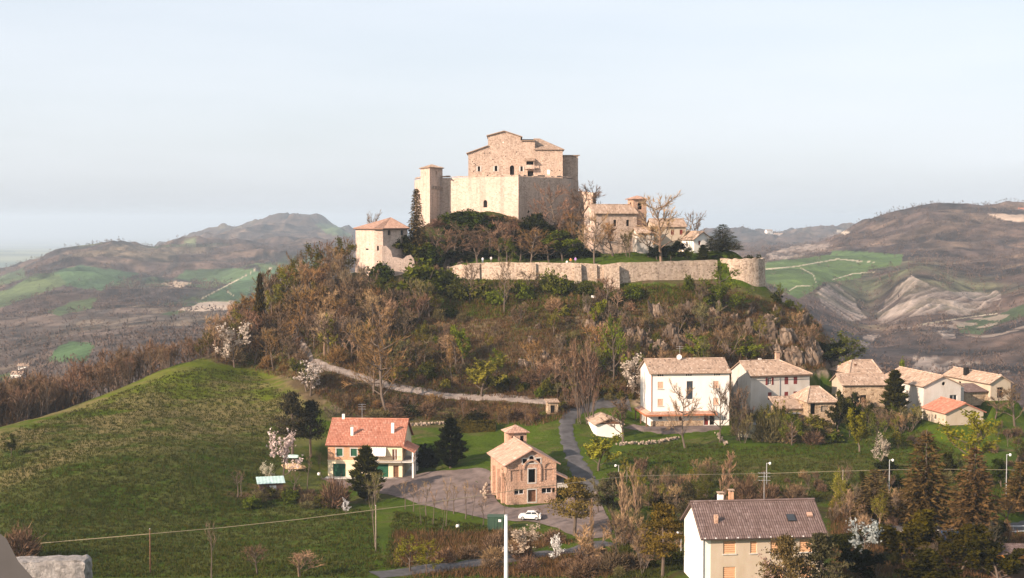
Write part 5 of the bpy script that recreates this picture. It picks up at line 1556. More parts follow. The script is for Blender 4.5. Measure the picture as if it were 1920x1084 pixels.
# ================================================================== church and houses on the terrace
fr = Frame(1115, 480, 360, 18)
h = House('church', fr, 11.5, 7.5, zz(399, 360) - zz(480, 360), 'long stone village church with a lit gable and bell tower', 'church', 3)
Hc = h.H
h.walls('castle', ridge='x', rise=2.0, front=[W_(5.5, .8, Hc - 3.4, 1.6, 'window', 'dark', .3, ()), W_(9.0, .8, Hc - 3.4, 1.6, 'window', 'dark', .3, ())], left=[W_(3.7, .9, Hc - 2.9, 1.3, 'window', 'dark', .3, ('surround',))])
h.gable_roof('tile_old', 2.0, .55, seed=301)
m = MB(); facade(m, (-.03, 7.5, 0), (0, -1, 0), [(0, -3), (7.5, -3), (7.5, Hc), (3.75, Hc + 1.95), (0, Hc)], [rect(3.25, 4.15, Hc - 2.9, Hc - 1.6)], .04); m.build('gable_sunlit_facing', M['castle_plaster'], h.r)  # lighter stone laid on the gable to paint it sunlit against the nave
tw, tx, ty = 3.7, 11.6, 2.6; th = zz(373, 364) - zz(480, 360)
m = MB()
bel = [arch(tw * .3, .8, th - 2.6, th - .8), arch(tw * .72, .8, th - 2.6, th - .8)]
f1 = facade(m, (tx, ty, 0), (1, 0, 0), rect(0, tw, -3, th), [arch(tw * .5, 1.3, th - 2.7, th - .8)], .3); f2 = facade(m, (tx + tw, ty, 0), (0, 1, 0), rect(0, tw, -3, th), [arch(tw * .5, 1.3, th - 2.7, th - .8)], .3)
f3 = facade(m, (tx + tw, ty + tw, 0), (-1, 0, 0), rect(0, tw, -3, th), [arch(tw * .5, 1.3, th - 2.7, th - .8)], .3); f4 = facade(m, (tx, ty + tw, 0), (0, -1, 0), rect(0, tw, -3, th), [arch(tw * .5, 1.3, th - 2.7, th - .8)], .3)
t = m.build('bell_tower', M['church_stone'], h.r)
m = MB(); m.box(tx + .3, tx + tw - .3, ty + .3, ty + tw - .3, th - 3.2, th - 2.75); m.build('belfry_floor', M['dark'], t)
m = MB(); m.tube([(tx + tw / 2, ty + tw / 2, th - 2.1), (tx + tw / 2, ty + tw / 2, th - 1.5), (tx + tw / 2, ty + tw / 2, th - 1.1)], [.45, .28, .12], 10); m.build('bell', M['metal'], t)
q = [(tx - .5, ty - .5, th), (tx + tw + .5, ty - .5, th), (tx + tw + .5, ty + tw + .5, th), (tx - .5, ty + tw + .5, th)]
m = MB()
for i in range(4): roof_plane(m, [q[i], q[(i + 1) % 4], (tx + tw / 2, ty + tw / 2, th + .9)], seed=310 + i)
m.build('tower_roof', M['tile_church'], t)
def thouse(name, px, Y, deg, W, D, base_py, eave_py, rise, mat, label, ridge, front=(), left=(), seed=1, **kw):
    fr = Frame(px, base_py, Y, deg); hw = Zp(eave_py, Y) - fr.o.z
    h = House(name, fr, W, D, hw, label, base=3)
    h.walls(mat, ridge=ridge, rise=rise, front=[f(hw) for f in front], left=[f(hw) for f in left]); h.gable_roof('tile_old', rise, .5, ridge, seed=seed, **kw)
    return h
thouse('house', 1225, 361, 10, 8.5, 6.5, 486, 424, 1.7, 'ochre_plaster', 'plain house with dark red windows behind the big bare tree on the terrace', 'x',
       [lambda e: W_(5.0, .8, e - 2.2, 1.3, 'window', 'red_shutter', .1, ()), lambda e: W_(7.3, .8, e - 2.2, 1.3, 'window', 'red_shutter', .1, ()), lambda e: W_(6.6, .8, e - 5.2, 1.3, 'window', 'red_shutter', .1, ())],
       [lambda e: W_(3.0, .8, e - 2.4, 1.3, 'window', 'dark', .1, ('surround',))], 321)
thouse('house', 1301, 357, 24, 5.2, 7.5, 482, 448, 1.7, 'white_plaster', 'small white house with a tiled gable near the dark spruce on the terrace', 'y',
       [lambda e: W_(1.6, .6, e - 1.5, 1.0, 'window', 'red_shutter', .1, ())], [lambda e: W_(4.0, .8, e - 2.0, 1.2, 'window', 'dark', .2, ())], 331)
thouse('house', 1195, 356, 12, 4.2, 4.0, 488, 436, 1.1, 'grey_plaster', 'narrow grey house tucked below the church bell tower', 'x',
       [lambda e: W_(2.0, .7, e - 2.2, 1.3, 'window', 'glass', .15, ('frame',))], [], 341)

# ================================================================== stone parapet by the camera
M['parapet_shade_paint'] = flat('shaded_grey_stone', (.085, .078, .075), .9, .15, 6)  # the shade on the edge stone is put into this dark base colour
root = empty('parapet', (0, 0, -45)); tag(root, 'worn pale stone block of the parapet at the corner of the view', 'parapet')
m = MB(); yb0 = 12.0
def rough_block(name, x0, x1, y0, y1, z0, z1, mat, seed, amp=.02, tilt=0.0):
    bm = bmesh.new(); bmesh.ops.create_cube(bm, size=1.0)
    bmesh.ops.subdivide_edges(bm, edges=bm.edges[:], cuts=34, use_grid_fill=True)
    co = np.array([v.co[:] for v in bm.verts])
    e = (np.abs(np.abs(co) - .5) < .02).sum(1)
    w = np.c_[x0 + (co[:, 0] + .5) * (x1 - x0), y0 + (co[:, 1] + .5) * (y1 - y0), z0 + (co[:, 2] + .5) * (z1 - z0) + tilt * (co[:, 0] + .5) * (co[:, 2] + .5)]
    n_ = fbm(w[:, 0] * 5 + seed, w[:, 2] * 5 + w[:, 1] * 5, 4, seed); n2_ = fbm(w[:, 0] * 22, w[:, 2] * 22 + w[:, 1] * 15, 2, seed + 3)
    w = w - co * (e >= 2)[:, None] * amp * (1.4 + 2.0 * n_[:, None]) + np.sign(co) * (np.abs(np.abs(co) - .5) < .02) * (amp * (1.2 * n_ + .9 * n2_))[:, None]
    for v, q in zip(bm.verts, w): v.co = q
    me = bpy.data.meshes.new(name); bm.to_mesh(me); bm.free(); me.materials.append(M[mat])
    return me
xl, xr = Xp(-160, yb0, -2.8), Xp(158, yb0, -2.8); zt_ = Zp(1062, yb0)
o = link('merlon', rough_block('merlon', xl, xr, yb0, yb0 + .22, zt_ - 1.1 + 45, zt_ + .0 + 45, 'parapet', 1, .012, .05), root)
o = link('tower_wall', rough_block('tower_wall', xl - 3, xr - .02, yb0 + .02, yb0 + .3, 0.0, zt_ - 1.12 + 45, 'parapet', 2, .02), root)
root = empty('parapet_edge', (0, 0, -6)); tag(root, 'sloping stone edge coloured dark for its shade close to the lower corner of the view', 'parapet')
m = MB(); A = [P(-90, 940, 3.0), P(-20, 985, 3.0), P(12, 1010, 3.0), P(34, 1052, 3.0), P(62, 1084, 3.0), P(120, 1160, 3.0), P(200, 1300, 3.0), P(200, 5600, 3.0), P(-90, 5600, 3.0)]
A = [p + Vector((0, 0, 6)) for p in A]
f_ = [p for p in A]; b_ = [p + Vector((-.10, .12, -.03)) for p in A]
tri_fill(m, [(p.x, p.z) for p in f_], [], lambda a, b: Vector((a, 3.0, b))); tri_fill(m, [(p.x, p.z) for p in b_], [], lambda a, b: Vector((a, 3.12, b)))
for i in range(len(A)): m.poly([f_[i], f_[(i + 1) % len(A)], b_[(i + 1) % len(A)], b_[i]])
m.build('edge_stone', M['parapet_shade_paint'], root)

# ================================================================== plants
class PB:
    """plant builder: slivers, leaves and tapering limbs"""
    def __init__(self, seed):
        self.r = random.Random(seed); self.tv = []; self.tf = []; self.tt = []; self.cv = []; self.ct = []
    def limb(self, pts, rad, sides, tint=0.5):
        mb = MB(); mb.tube(pts, rad, sides, tint, False)
        n = len(self.tv); self.tv += mb.v; self.tf += [tuple(i + n for i in f) for f in mb.f]; self.tt += mb.t
    def sliver(self, p, d, L, w, tint):
        s = d.orthogonal().normalized(); s = Matrix.Rotation(self.r.uniform(0, 6.28), 3, d) @ s
        self.cv += [tuple(p - s * w / 2), tuple(p + s * w / 2), tuple(p + d * L)]; self.ct.append(tint)
    def leaf(self, p, s, tint):
        r = self.r; a = Vector((r.gauss(0, 1), r.gauss(0, 1), r.gauss(0, 1))).normalized(); b = a.orthogonal().normalized()
        b = Matrix.Rotation(r.uniform(0, 6.28), 3, a) @ b; c = a.cross(b)
        self.cv += [tuple(p + b * s), tuple(p - b * s * .5 + c * s * .8), tuple(p - b * s * .5 - c * s * .8)]; self.ct.append(tint)
    def meshes(self, name, tm, cm):
        a = None
        if self.tv:
            a = bpy.data.meshes.new(name + '_trunk'); a.from_pydata(self.tv, [], self.tf); a.materials.append(tm)
            t = a.attributes.new('tint', 'FLOAT', 'FACE'); t.data.foreach_set('value', np.array(self.tt, np.float32))
        v = np.array(self.cv); f = np.arange(len(v)).reshape(-1, 3)
        return a, np_mesh(name + '_crown', v, f, cm, tint=np.clip(np.array(self.ct), 0, 1))

def rdir(r, up=0.0, base=None, spread=1.0):
    d = Vector((r.gauss(0, 1), r.gauss(0, 1), r.gauss(0, 1) + up))
    if base is not None: d = base + d.normalized() * spread
    return d.normalized()

def skeleton(pb, H, spread, trunk=0.28, nl=8, habit='round', leaders=1, twig=.75, tw=.075, ntw=7, leaf=None, rad=None):
    """a broadleaf tree of height H: trunk, limbs, branches, then twigs (or leaves)"""
    r = pb.r; R0 = rad or H * .022
    tips = []
    def grow(p, d, L, r0, lvl):
        n = 4 if lvl == 0 else 3; pts = [p.copy()]; dd = d.copy()
        for i in range(n):
            wob = (.10 if habit != 'poplar' else .03) if lvl == 0 else .22
            dd = (dd + Vector((r.gauss(0, wob), r.gauss(0, wob), r.gauss(0, wob) + (.16 if lvl else .05) * (1.6 if habit == 'poplar' else 1)))).normalized()
            pts.append(pts[-1] + dd * (L / n))
        rr_ = [r0 * (1 - .75 * i / n) for i in range(n + 1)]
        pb.limb(pts, rr_, 6 if lvl == 0 else (4 if lvl == 1 else 3), r.uniform(.3, .8))
        return pts
    for ld in range(leaders):
        d0 = Vector((r.gauss(0, .05 + .25 * (leaders > 1)), r.gauss(0, .05 + .25 * (leaders > 1)), 1)).normalized()
        tp = grow(Vector((r.gauss(0, .25), r.gauss(0, .25), -.3)) if leaders > 1 else Vector((0, 0, -.4)), d0, H * (.72 if habit != 'poplar' else .95), R0 / math.sqrt(leaders), 0)
        for k in range(nl):
            t = trunk + (1 - trunk) * (k + r.random()) / nl
            i = min(int(t * 4), 3); p = tp[i].lerp(tp[i + 1], t * 4 - i)
            az = 2.4 * k + r.uniform(-.5, .5)
            if habit == 'poplar': el = r.uniform(1.15, 1.4); L1 = H * .28 * (1.1 - .6 * t)
            elif habit == 'upright': el = r.uniform(.75, 1.2); L1 = H * .42 * (1.15 - .7 * t)
            elif habit == 'wide': el = r.uniform(.25, .7); L1 = spread * r.uniform(.75, 1.05) * (1.15 - .45 * t)
            else: el = r.uniform(.4, .95); L1 = spread * r.uniform(.75, 1.1) * (1.2 - .5 * t)
            d1 = Vector((math.cos(az) * math.cos(el), math.sin(az) * math.cos(el), math.sin(el)))
            b1 = grow(p, d1, L1, R0 * .42, 1)
            for q in range(5):
                s = .3 + .7 * (q + r.random()) / 5; i2 = min(int(s * 3), 2); p2 = b1[i2].lerp(b1[i2 + 1], s * 3 - i2)
                base = (b1[-1] - b1[0]).normalized()
                d2 = rdir(r, .35, base, .75 if habit != 'poplar' else .3)
                b2 = grow(p2, d2, L1 * r.uniform(.35, .55), R0 * .14, 2)
                cl = r.random()
                for w in range(ntw):
                    s3 = r.random(); i3 = min(int(s3 * 3), 2); p3 = b2[i3].lerp(b2[i3 + 1], s3 * 3 - i3)
                    d3 = rdir(r, .35, (b2[-1] - b2[0]).normalized(), .8 if habit != 'poplar' else .35)
                    if leaf is None or leaf.get('twigs', 0) > r.random():
                        pb.sliver(p3, d3, twig * r.uniform(.6, 1.3), tw * r.uniform(.7, 1.3), .25 + .45 * cl + .3 * r.random())
                    if leaf:
                        for _ in range(leaf['n']):
                            pb.leaf(p3 + d3 * r.uniform(0, twig) + rdir(r) * r.uniform(0, leaf['cloud']), leaf['s'] * r.uniform(.6, 1.3), .65 * cl + .35 * r.random())

PROTO = {}
def proto(kind, H, fn, tm='bark', cm='twig', n=1):
    PROTO[kind] = []
    for i in range(n):
        pb = PB(len(PROTO) * 31 + i * 7 + 5); fn(pb)
        c = np.array(pb.cv); PROTO[kind].append((*pb.meshes(kind, M[tm], M[cm]), float(np.percentile(c[:, 2], 99.6)), 2 * float(np.percentile(np.hypot(c[:, 0], c[:, 1]), 93))))

proto('bare', 9.0, lambda b: skeleton(b, 9, 3.0, .25, 9, b.r.choice(['round', 'upright']), 1, .85, .095, 12), n=6)
proto('bare_wide', 10.0, lambda b: skeleton(b, 10, 4.6, .22, 10, 'wide', 1, .8, .075, 10, rad=.26), n=2)
proto('bare_big', 15.0, lambda b: skeleton(b, 15, 5.2, .2, 15, b.r.choice(['round', 'wide']), 1, .95, .085, 16, rad=.26), n=3)
proto('multistem', 7.0, lambda b: skeleton(b, 7, 2.2, .12, 5, 'upright', 3, .8, .095, 10), n=4)
proto('sapling', 6.0, lambda b: skeleton(b, 6, 1.2, .5, 5, 'upright', 1, .5, .05, 4, rad=.10), n=3)
proto('poplar', 10.0, lambda b: skeleton(b, 10, 1.0, .08, 20, 'poplar', 1, .9, .085, 9, rad=.16), n=2)
proto('leafy', 8.0, lambda b: skeleton(b, 8, 2.7, .22, 9, 'round', 1, .6, .06, 9, dict(n=5, s=.21, cloud=.5, twigs=.5)), cm='leaf', n=3)
proto('budding', 8.0, lambda b: skeleton(b, 8, 2.8, .22, 9, 'round', 1, .8, .08, 10, dict(n=2, s=.15, cloud=.4, twigs=.9)), cm='leaf', n=3)
proto('evergreen', 8.0, lambda b: skeleton(b, 8, 2.9, .15, 10, 'round', 1, .6, .05, 11, dict(n=8, s=.23, cloud=.6, twigs=.1)), cm='dark_leaf', n=3)
proto('blossom', 5.0, lambda b: skeleton(b, 5, 2.0, .2, 8, 'round', 1, .6, .05, 7, dict(n=3, s=.13, cloud=.28, twigs=0)), cm='blossom', n=3)

def spruce(pb, H, R, nlev=26, sparse=1.0, droop=.25):
    r = pb.r; pb.limb([(0, 0, -.4), (0, 0, H * .5), (0, 0, H)], [H * .018, H * .012, .02], 6)
    for i in range(nlev):
        t = i / nlev; z = H * (.08 + .90 * t); L = R * (1 - t) ** .85 * r.uniform(.85, 1.1) + .15
        nb = max(5, int(11 * (1 - t) * sparse) + 4)
        for k in range(nb):
            az = 6.28 * (k + r.random() * .7) / nb; d = Vector((math.cos(az), math.sin(az), -droop + .35 * t)).normalized(); cl = r.random()
            p0 = Vector((0, 0, z)); Lk = L * r.uniform(.8, 1.12)
            m = max(3, int(Lk / .28))
            if sparse < .8: pb.limb([p0, p0 + d * Lk * .9], [.04, .01], 3)
            for j in range(m):
                s = (j + .7) / m; p = p0 + d * Lk * s + Vector((0, 0, .12 * s * s * Lk))
                for _ in range(2):
                    dd = (d + Vector((r.gauss(0, .5), r.gauss(0, .5), r.gauss(-.1, .35)))).normalized()
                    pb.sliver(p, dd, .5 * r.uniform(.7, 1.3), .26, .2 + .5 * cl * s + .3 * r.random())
proto('thin_spruce', 14.0, lambda b: spruce(b, 14, 2.5, 46, .62, .5), cm='needle', n=1)
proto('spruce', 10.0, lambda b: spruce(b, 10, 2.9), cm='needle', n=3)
def column(pb, H, R, n=2600, sharp=1.0):
    r = pb.r; pb.limb([(0, 0, -.4), (0, 0, H * .8)], [.16, .03], 5)
    for _ in range(n):
        t = r.random(); z = H * (.04 + .96 * t); rad = R * min(1, 3.2 * (t + .05)) * (1 - t ** 2.2) ** .8 * (.75 + .3 * math.sin(9 * t + 3 * math.sin(t * 17)))
        az = r.uniform(0, 6.28); q = rad * math.sqrt(r.uniform(.35, 1)); p = Vector((q * math.cos(az), q * math.sin(az), z))
        d = Vector((math.cos(az) * .45 + r.gauss(0, .25), math.sin(az) * .45 + r.gauss(0, .25), 1 * sharp)).normalized()
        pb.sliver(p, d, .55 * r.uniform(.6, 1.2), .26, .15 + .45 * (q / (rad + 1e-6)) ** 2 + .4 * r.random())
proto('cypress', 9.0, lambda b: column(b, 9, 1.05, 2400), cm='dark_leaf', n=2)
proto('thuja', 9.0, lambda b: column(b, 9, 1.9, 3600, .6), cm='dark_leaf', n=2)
def pine(pb, H, R, flatness=.45):
    r = pb.r; top = H * .95
    pts = [Vector((0, 0, -.4)), Vector((.1, .05, H * .35)), Vector((.0, .1, H * .7)), Vector((0, 0, top))]
    pb.limb(pts, [.20, .16, .11, .04], 6)
    for i in range(9):
        t = .35 + .62 * i / 8; z = H * t
        for k in range(6):
            az = r.uniform(0, 6.28); L = R * (1 - abs(t - .55) * .9) * r.uniform(.55, 1.05) * (1.05 - .75 * max(0, t - .6) / .4)
            d = Vector((math.cos(az), math.sin(az), r.uniform(.0, .28))).normalized(); p0 = Vector((0, 0, z)); p1 = p0 + d * L
            pb.limb([p0, p1], [.05, .015], 3); cl = r.random()
            for _ in range(70):
                s = r.uniform(.35, 1.05); p = p0.lerp(p1, s) + Vector((r.gauss(0, .35), r.gauss(0, .35), r.gauss(.08, .16)))
                pb.sliver(p, rdir(r, .9), .34 * r.uniform(.7, 1.3), .17, .1 + .5 * cl + .4 * r.random())
proto('pine', 8.0, lambda b: pine(b, 8, 2.9), cm='needle', n=3)
def shrub(pb, H, R, n, leaf):
    r = pb.r
    for k in range(7): pb.limb([(r.gauss(0, .12), r.gauss(0, .12), -.25), (r.gauss(0, R * .3), r.gauss(0, R * .3), H * .55)], [.05, .02], 3)
    for _ in range(n):
        az = r.uniform(0, 6.28); el = math.asin(r.random()); q = r.uniform(.25, 1) ** .6
        bump_ = .78 + .22 * math.sin(3 * az + 2 * el) * math.cos(5 * el)
        p = Vector((R * math.cos(az) * math.cos(el), R * math.sin(az) * math.cos(el), H * math.sin(el) * .95)) * q * bump_
        if leaf: pb.leaf(p, .17 * r.uniform(.6, 1.3), .5 * (0.5 + .5 * math.sin(4 * az + 7 * el)) + .5 * r.random())
        else: pb.sliver(p, rdir(r, .8, p.normalized(), .7), .6 * r.uniform(.6, 1.2), .07, r.random())
proto('bare_shrub', 2.5, lambda b: shrub(b, 2.5, 1.6, 1200, False), n=4)
proto('green_shrub', 2.5, lambda b: shrub(b, 2.5, 1.7, 1300, True), cm='leaf', n=3)
proto('dark_shrub', 2.5, lambda b: shrub(b, 2.5, 1.8, 1400, True), cm='dark_leaf', n=3)

NAMES = dict(bare='bare_tree', bare_big='bare_tree', bare_wide='bare_tree', multistem='coppice_tree', sapling='sapling', poplar='poplar_tree', leafy='leafy_tree', budding='budding_tree', evergreen='evergreen_tree',
             blossom='blossom_tree', spruce='spruce_tree', thin_spruce='spruce_tree', cypress='cypress_tree', thuja='cypress_tree', pine='pine_tree', bare_shrub='bare_shrub', green_shrub='green_shrub', dark_shrub='evergreen_shrub')
vr = random.Random(77)
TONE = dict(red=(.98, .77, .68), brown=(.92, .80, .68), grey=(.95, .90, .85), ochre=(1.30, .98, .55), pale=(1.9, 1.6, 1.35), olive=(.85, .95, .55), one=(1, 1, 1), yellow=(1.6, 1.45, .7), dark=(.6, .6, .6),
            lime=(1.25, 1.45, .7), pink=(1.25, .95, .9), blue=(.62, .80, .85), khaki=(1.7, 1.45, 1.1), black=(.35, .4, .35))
def plant(kind, p, h, label, group=None, tone='one', wide=1.0, cat=None, var=None, jit=.14, wpx=None):
    ps = PROTO[kind]; tm, cm, H0, W0 = ps[(var if var is not None else vr.randrange(len(ps))) % len(ps)]
    s = h / H0
    if wpx: wide = wpx * p[1] / F / (W0 * s)
    e = empty(NAMES[kind], p, vr.uniform(0, 6.28)); e.scale = (s * wide, s * wide, s)
    tag(e, label, cat or ('shrub' if 'shrub' in kind else 'tree'), group)
    k = 1 + vr.uniform(-jit, jit); c = TONE[tone] if isinstance(tone, str) else tone
    c = tuple(max(0, x * k * (1 + vr.uniform(-jit, jit) * .35)) for x in c)
    o = link('trunk', tm, e); o.color = (1, 1, 1, 1) if tone != 'pale' else (1.7, 1.5, 1.35, 1)
    o = link('crown', cm, e); o.color = (*c, 1)
    return e

def at_px(kind, px, base, top, label, tone='one', wpx=None, group=None, Y=None, var=None):
    """a plant whose foot stands on the ground seen at (px, base) and whose tip reaches the height seen at top"""
    p = on_ground(px, Y) if Y else ground(px, base)
    h = max(.5, Zp(top, p.y) - p.z)
    if kind in ('bare', 'bare_wide') and (h > 9.5 or (wpx or 0) * p.y / F > 8): kind = 'bare_big'
    return plant(kind, p, h, label, group, tone, 1.0, var=var, wpx=wpx)

KW0 = dict(dark_shrub='ivy-green bush', bare_shrub='bare brown bush')
# ---- trees and shrubs of the castle terrace
A = at_px
A('thin_spruce', 781, 0, 356, 'tall thin spruce standing against the castle turret', (1.3, 1.15, .8), 40, Y=356)
A('evergreen', 772, 0, 441, 'dark rounded evergreen beside the tower house', 'yellow', 70, Y=352)
A('evergreen', 800, 0, 462, 'low dark evergreen under the thin spruce', 'olive', 60, Y=351)
A('evergreen', 882, 0, 400, 'ivy-green evergreen at the foot of the bastion', 'lime', 80, Y=362)
A('evergreen', 845, 0, 470, 'dense green bushy evergreen on the terrace under the bastion', 'one', 60, Y=353)
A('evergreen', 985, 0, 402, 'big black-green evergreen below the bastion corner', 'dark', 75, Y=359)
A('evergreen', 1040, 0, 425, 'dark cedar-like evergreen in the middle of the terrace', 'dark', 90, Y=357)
A('leafy', 1055, 0, 432, 'olive-green tree in front of the dark evergreens', 'olive', 62, Y=350)
A('bare', 995, 0, 428, 'russet bare tree with a pale trunk above the wall', 'ochre', 66, Y=349)
A('budding', 950, 0, 445, 'thin greenish tree left of the pale trunk on the terrace'.replace('left of', 'beside'), 'olive', 48, Y=350)
for i, (px_, Y_, tp, t_, w_) in enumerate(((815, 356, 425, 'pink', 60), (850, 355, 428, 'red', 62), (915, 354, 420, 'pink', 60), (935, 352, 436, 'red', 52), (960, 356, 418, 'pink', 62), (895, 351, 448, 'red', 50), (870, 358, 415, 'grey', 60), (830, 352, 455, 'brown', 50), (800, 358, 440, 'red', 60), (900, 358, 430, 'red', 64), (975, 352, 440, 'brown', 56), (1012, 353, 425, 'brown', 60), (1030, 349, 450, 'red', 46), (945, 359, 412, 'grey', 60), (1060, 362, 405, 'brown', 60))):
    A('bare', px_, 0, tp, 'reddish bare tree in the grove below the bastion', t_, w_, 'bare grove below the bastion', Y_)
A('bare_wide', 1042, 0, 343, 'large bare tree spreading in front of the bastion', 'pink', 95, Y=364)
A('bare_wide', 1085, 0, 350, 'bare tree at the dark end of the castle', 'red', 80, Y=372)
A('bare', 1075, 0, 395, 'ochre bare tree beside the church gable', 'ochre', 70, Y=354)
A('bare', 1114, 0, 395, 'forked pale-trunked tree in front of the church gable', 'khaki', 66, Y=345.5)
A('bare', 1150, 0, 415, 'ochre bare tree in front of the church wall', 'ochre', 60, Y=352)
A('multistem', 1180, 0, 430, 'ivy-clad small tree below the bell tower', 'olive', 42, Y=349)
A('bare_wide', 1240, 0, 360, 'big pale bare plane tree on the terrace', 'pale', 105, Y=348.5, var=1)
A('bare', 1215, 0, 420, 'ochre shrubby tree behind the big plane tree', 'ochre', 50, Y=352)
A('bare', 1305, 0, 395, 'bare tree behind the small white terrace house', 'grey', 45, Y=378)
A('bare', 1105, 0, 340, 'bare tree on the spur behind the castle', 'red', 50, Y=386)
A('spruce', 1355, 0, 422, 'broad dark spruce near the round bastion', 'blue', 66, Y=355)
A('cypress', 1318, 0, 459, 'small dark cypress by the white terrace house', 'one', 22, Y=350.5)
A('evergreen', 1258, 0, 452, 'black rounded evergreen next to the plane tree', 'black', 52, Y=350)
A('evergreen', 1232, 0, 462, 'small black evergreen behind the plane trunk', 'black', 36, Y=350.5)
A('leafy', 1290, 0, 462, 'small olive tree by the terrace houses', 'olive', 30, Y=350)
for px_ in (1345, 1372, 1405, 1422): A('dark_shrub', px_, 0, 478, 'low dark shrub on top of the round bastion', 'olive', 20, 'shrubs on the round bastion', 352 + vr.uniform(-1.5, 2))
for px_ in (700, 655): A('bare', px_, 0, 395 if px_ == 700 else 440, 'bare tree behind the tower house roof' if px_ == 700 else 'grey bare tree at the outer edge of the tower house', 'grey', 40, Y=372 if px_ == 700 else 362)
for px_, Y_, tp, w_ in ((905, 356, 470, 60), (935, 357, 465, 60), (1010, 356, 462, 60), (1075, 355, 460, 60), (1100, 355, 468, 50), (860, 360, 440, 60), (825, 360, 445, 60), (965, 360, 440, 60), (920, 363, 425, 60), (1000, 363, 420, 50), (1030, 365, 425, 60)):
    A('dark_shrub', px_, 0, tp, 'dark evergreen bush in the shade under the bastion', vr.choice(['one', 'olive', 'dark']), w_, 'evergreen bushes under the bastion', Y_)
for px_, py_, tp, k_, t_ in ((842, 420, 398, 'dark_shrub', 'lime'), (860, 414, 396, 'dark_shrub', 'one'), (878, 412, 392, 'dark_shrub', 'lime'), (900, 413, 400, 'dark_shrub', 'olive'), (920, 414, 402, 'bare_shrub', 'red'), (940, 416, 404, 'dark_shrub', 'one'), (955, 418, 404, 'bare_shrub', 'khaki'), (825, 428, 408, 'bare_shrub', 'pink'), (880, 432, 408, 'dark_shrub', 'lime'), (905, 436, 412, 'bare_shrub', 'khaki'), (850, 440, 418, 'dark_shrub', 'one'), (930, 438, 414, 'bare_shrub', 'pink'), (960, 436, 414, 'bare_shrub', 'red'), (1000, 440, 400, 'dark_shrub', 'dark')):
    A(k_, px_, py_, tp, KW0[k_] + ' on the mound at the foot of the bastion', t_, 44, 'bushes at the foot of the bastion')
# ---- shrubs under the curtain wall
for i, (px_, b, t, w, k, tn) in enumerate(((790, 545, 487, 80, 'green_shrub', 'olive'), (840, 535, 505, 40, 'green_shrub', 'one'), (1030, 545, 505, 36, 'green_shrub', 'one'), (1050, 550, 515, 44, 'green_shrub', 'olive'), (1100, 552, 530, 40, 'green_shrub', 'dark'),
                                           (985, 560, 530, 30, 'green_shrub', 'lime'), (900, 560, 525, 46, 'green_shrub', 'one'), (860, 560, 525, 46, 'green_shrub', 'dark'), (1190, 560, 535, 40, 'green_shrub', 'olive'), (1290, 545, 515, 22, 'green_shrub', 'olive'), (960, 550, 528, 36, 'green_shrub', 'one'), (930, 570, 540, 40, 'green_shrub', 'lime'))):
    A(k, px_, b, t, 'green shrub at the foot of the curtain wall', tn, w, 'green shrubs under the curtain wall')
A('dark_shrub', 715, 530, 492, 'ivy shrub climbing at the base of the tower house', 'lime', 50)
A('budding', 1346, 600, 492, 'tall olive shrub leaning against the long curtain wall', 'olive', 84)
A('leafy', 1335, 590, 530, 'green lower half of the shrubbery by the long curtain wall', 'olive', 60)
for px_, b, t in ((880, 570, 490), (945, 590, 480), (992, 560, 505)): A('bare', px_, b, t, 'slim bare tree rising across the curtain wall', 'brown', 46, 'slim bare trees in front of the curtain wall')
# ---- named trees of the slope
A('leafy', 870, 690, 612, 'yellow-green leafy tree in the middle of the slope', 'lime', 46)
A('leafy', 903, 745, 670, 'pale green spreading tree above the gravel road', 'khaki', 74)
A('leafy', 1116, 625, 562, 'small yellow-green tree high on the rocky slope', 'yellow', 34)
A('leafy', 1312, 690, 627, 'fresh yellow-green tree behind the white house', 'lime', 52)
A('leafy', 1402, 690, 630, 'fresh yellow-green tree behind the red-shuttered house', 'lime', 50)
A('budding', 1150, 720, 590, 'tall greenish tree beside the white blossom tree', 'lime', 56)
A('bare', 725, 775, 610, 'big ochre budding tree above the red-roofed house', 'ochre', 118)
A('bare', 700, 740, 640, 'ochre tree beside the bigger one above the gravel road', 'ochre', 80)
A('budding', 1590, 705, 622, 'broad olive tree at the end of the rocky slope', 'one', 100)
A('evergreen', 1560, 690, 640, 'dark tree behind the olive tree at the slope end', 'dark', 60)
A('leafy', 1690, 0, 676, 'round green tree behind the long barn', 'lime', 30, Y=328)
for px_, b, t in ((1088, 795, 640), (1100, 795, 628), (1112, 800, 650)): A('multistem', px_, b, t, 'tall slender brown tree by the road junction', 'red', 60, 'slender trees by the road junction')
A('cypress', 488, 640, 513, 'dark slim cypress rising out of the wood', (1.9, 1.1, .85), 20)
A('blossom', 440, 690, 604, 'white blossom tree at the top of the meadow', (.72, .64, .58), 62)
A('blossom', 582, 745, 676, 'white blossom tree below the end of the gravel road', (.9, .85, .78), 66)
A('blossom', 1186, 752, 664, 'white blossom tree beside the white house', (.75, .68, .6), 62)
A('leafy', 575, 735, 672, 'green tree entwined with the white blossom tree', 'one', 50)
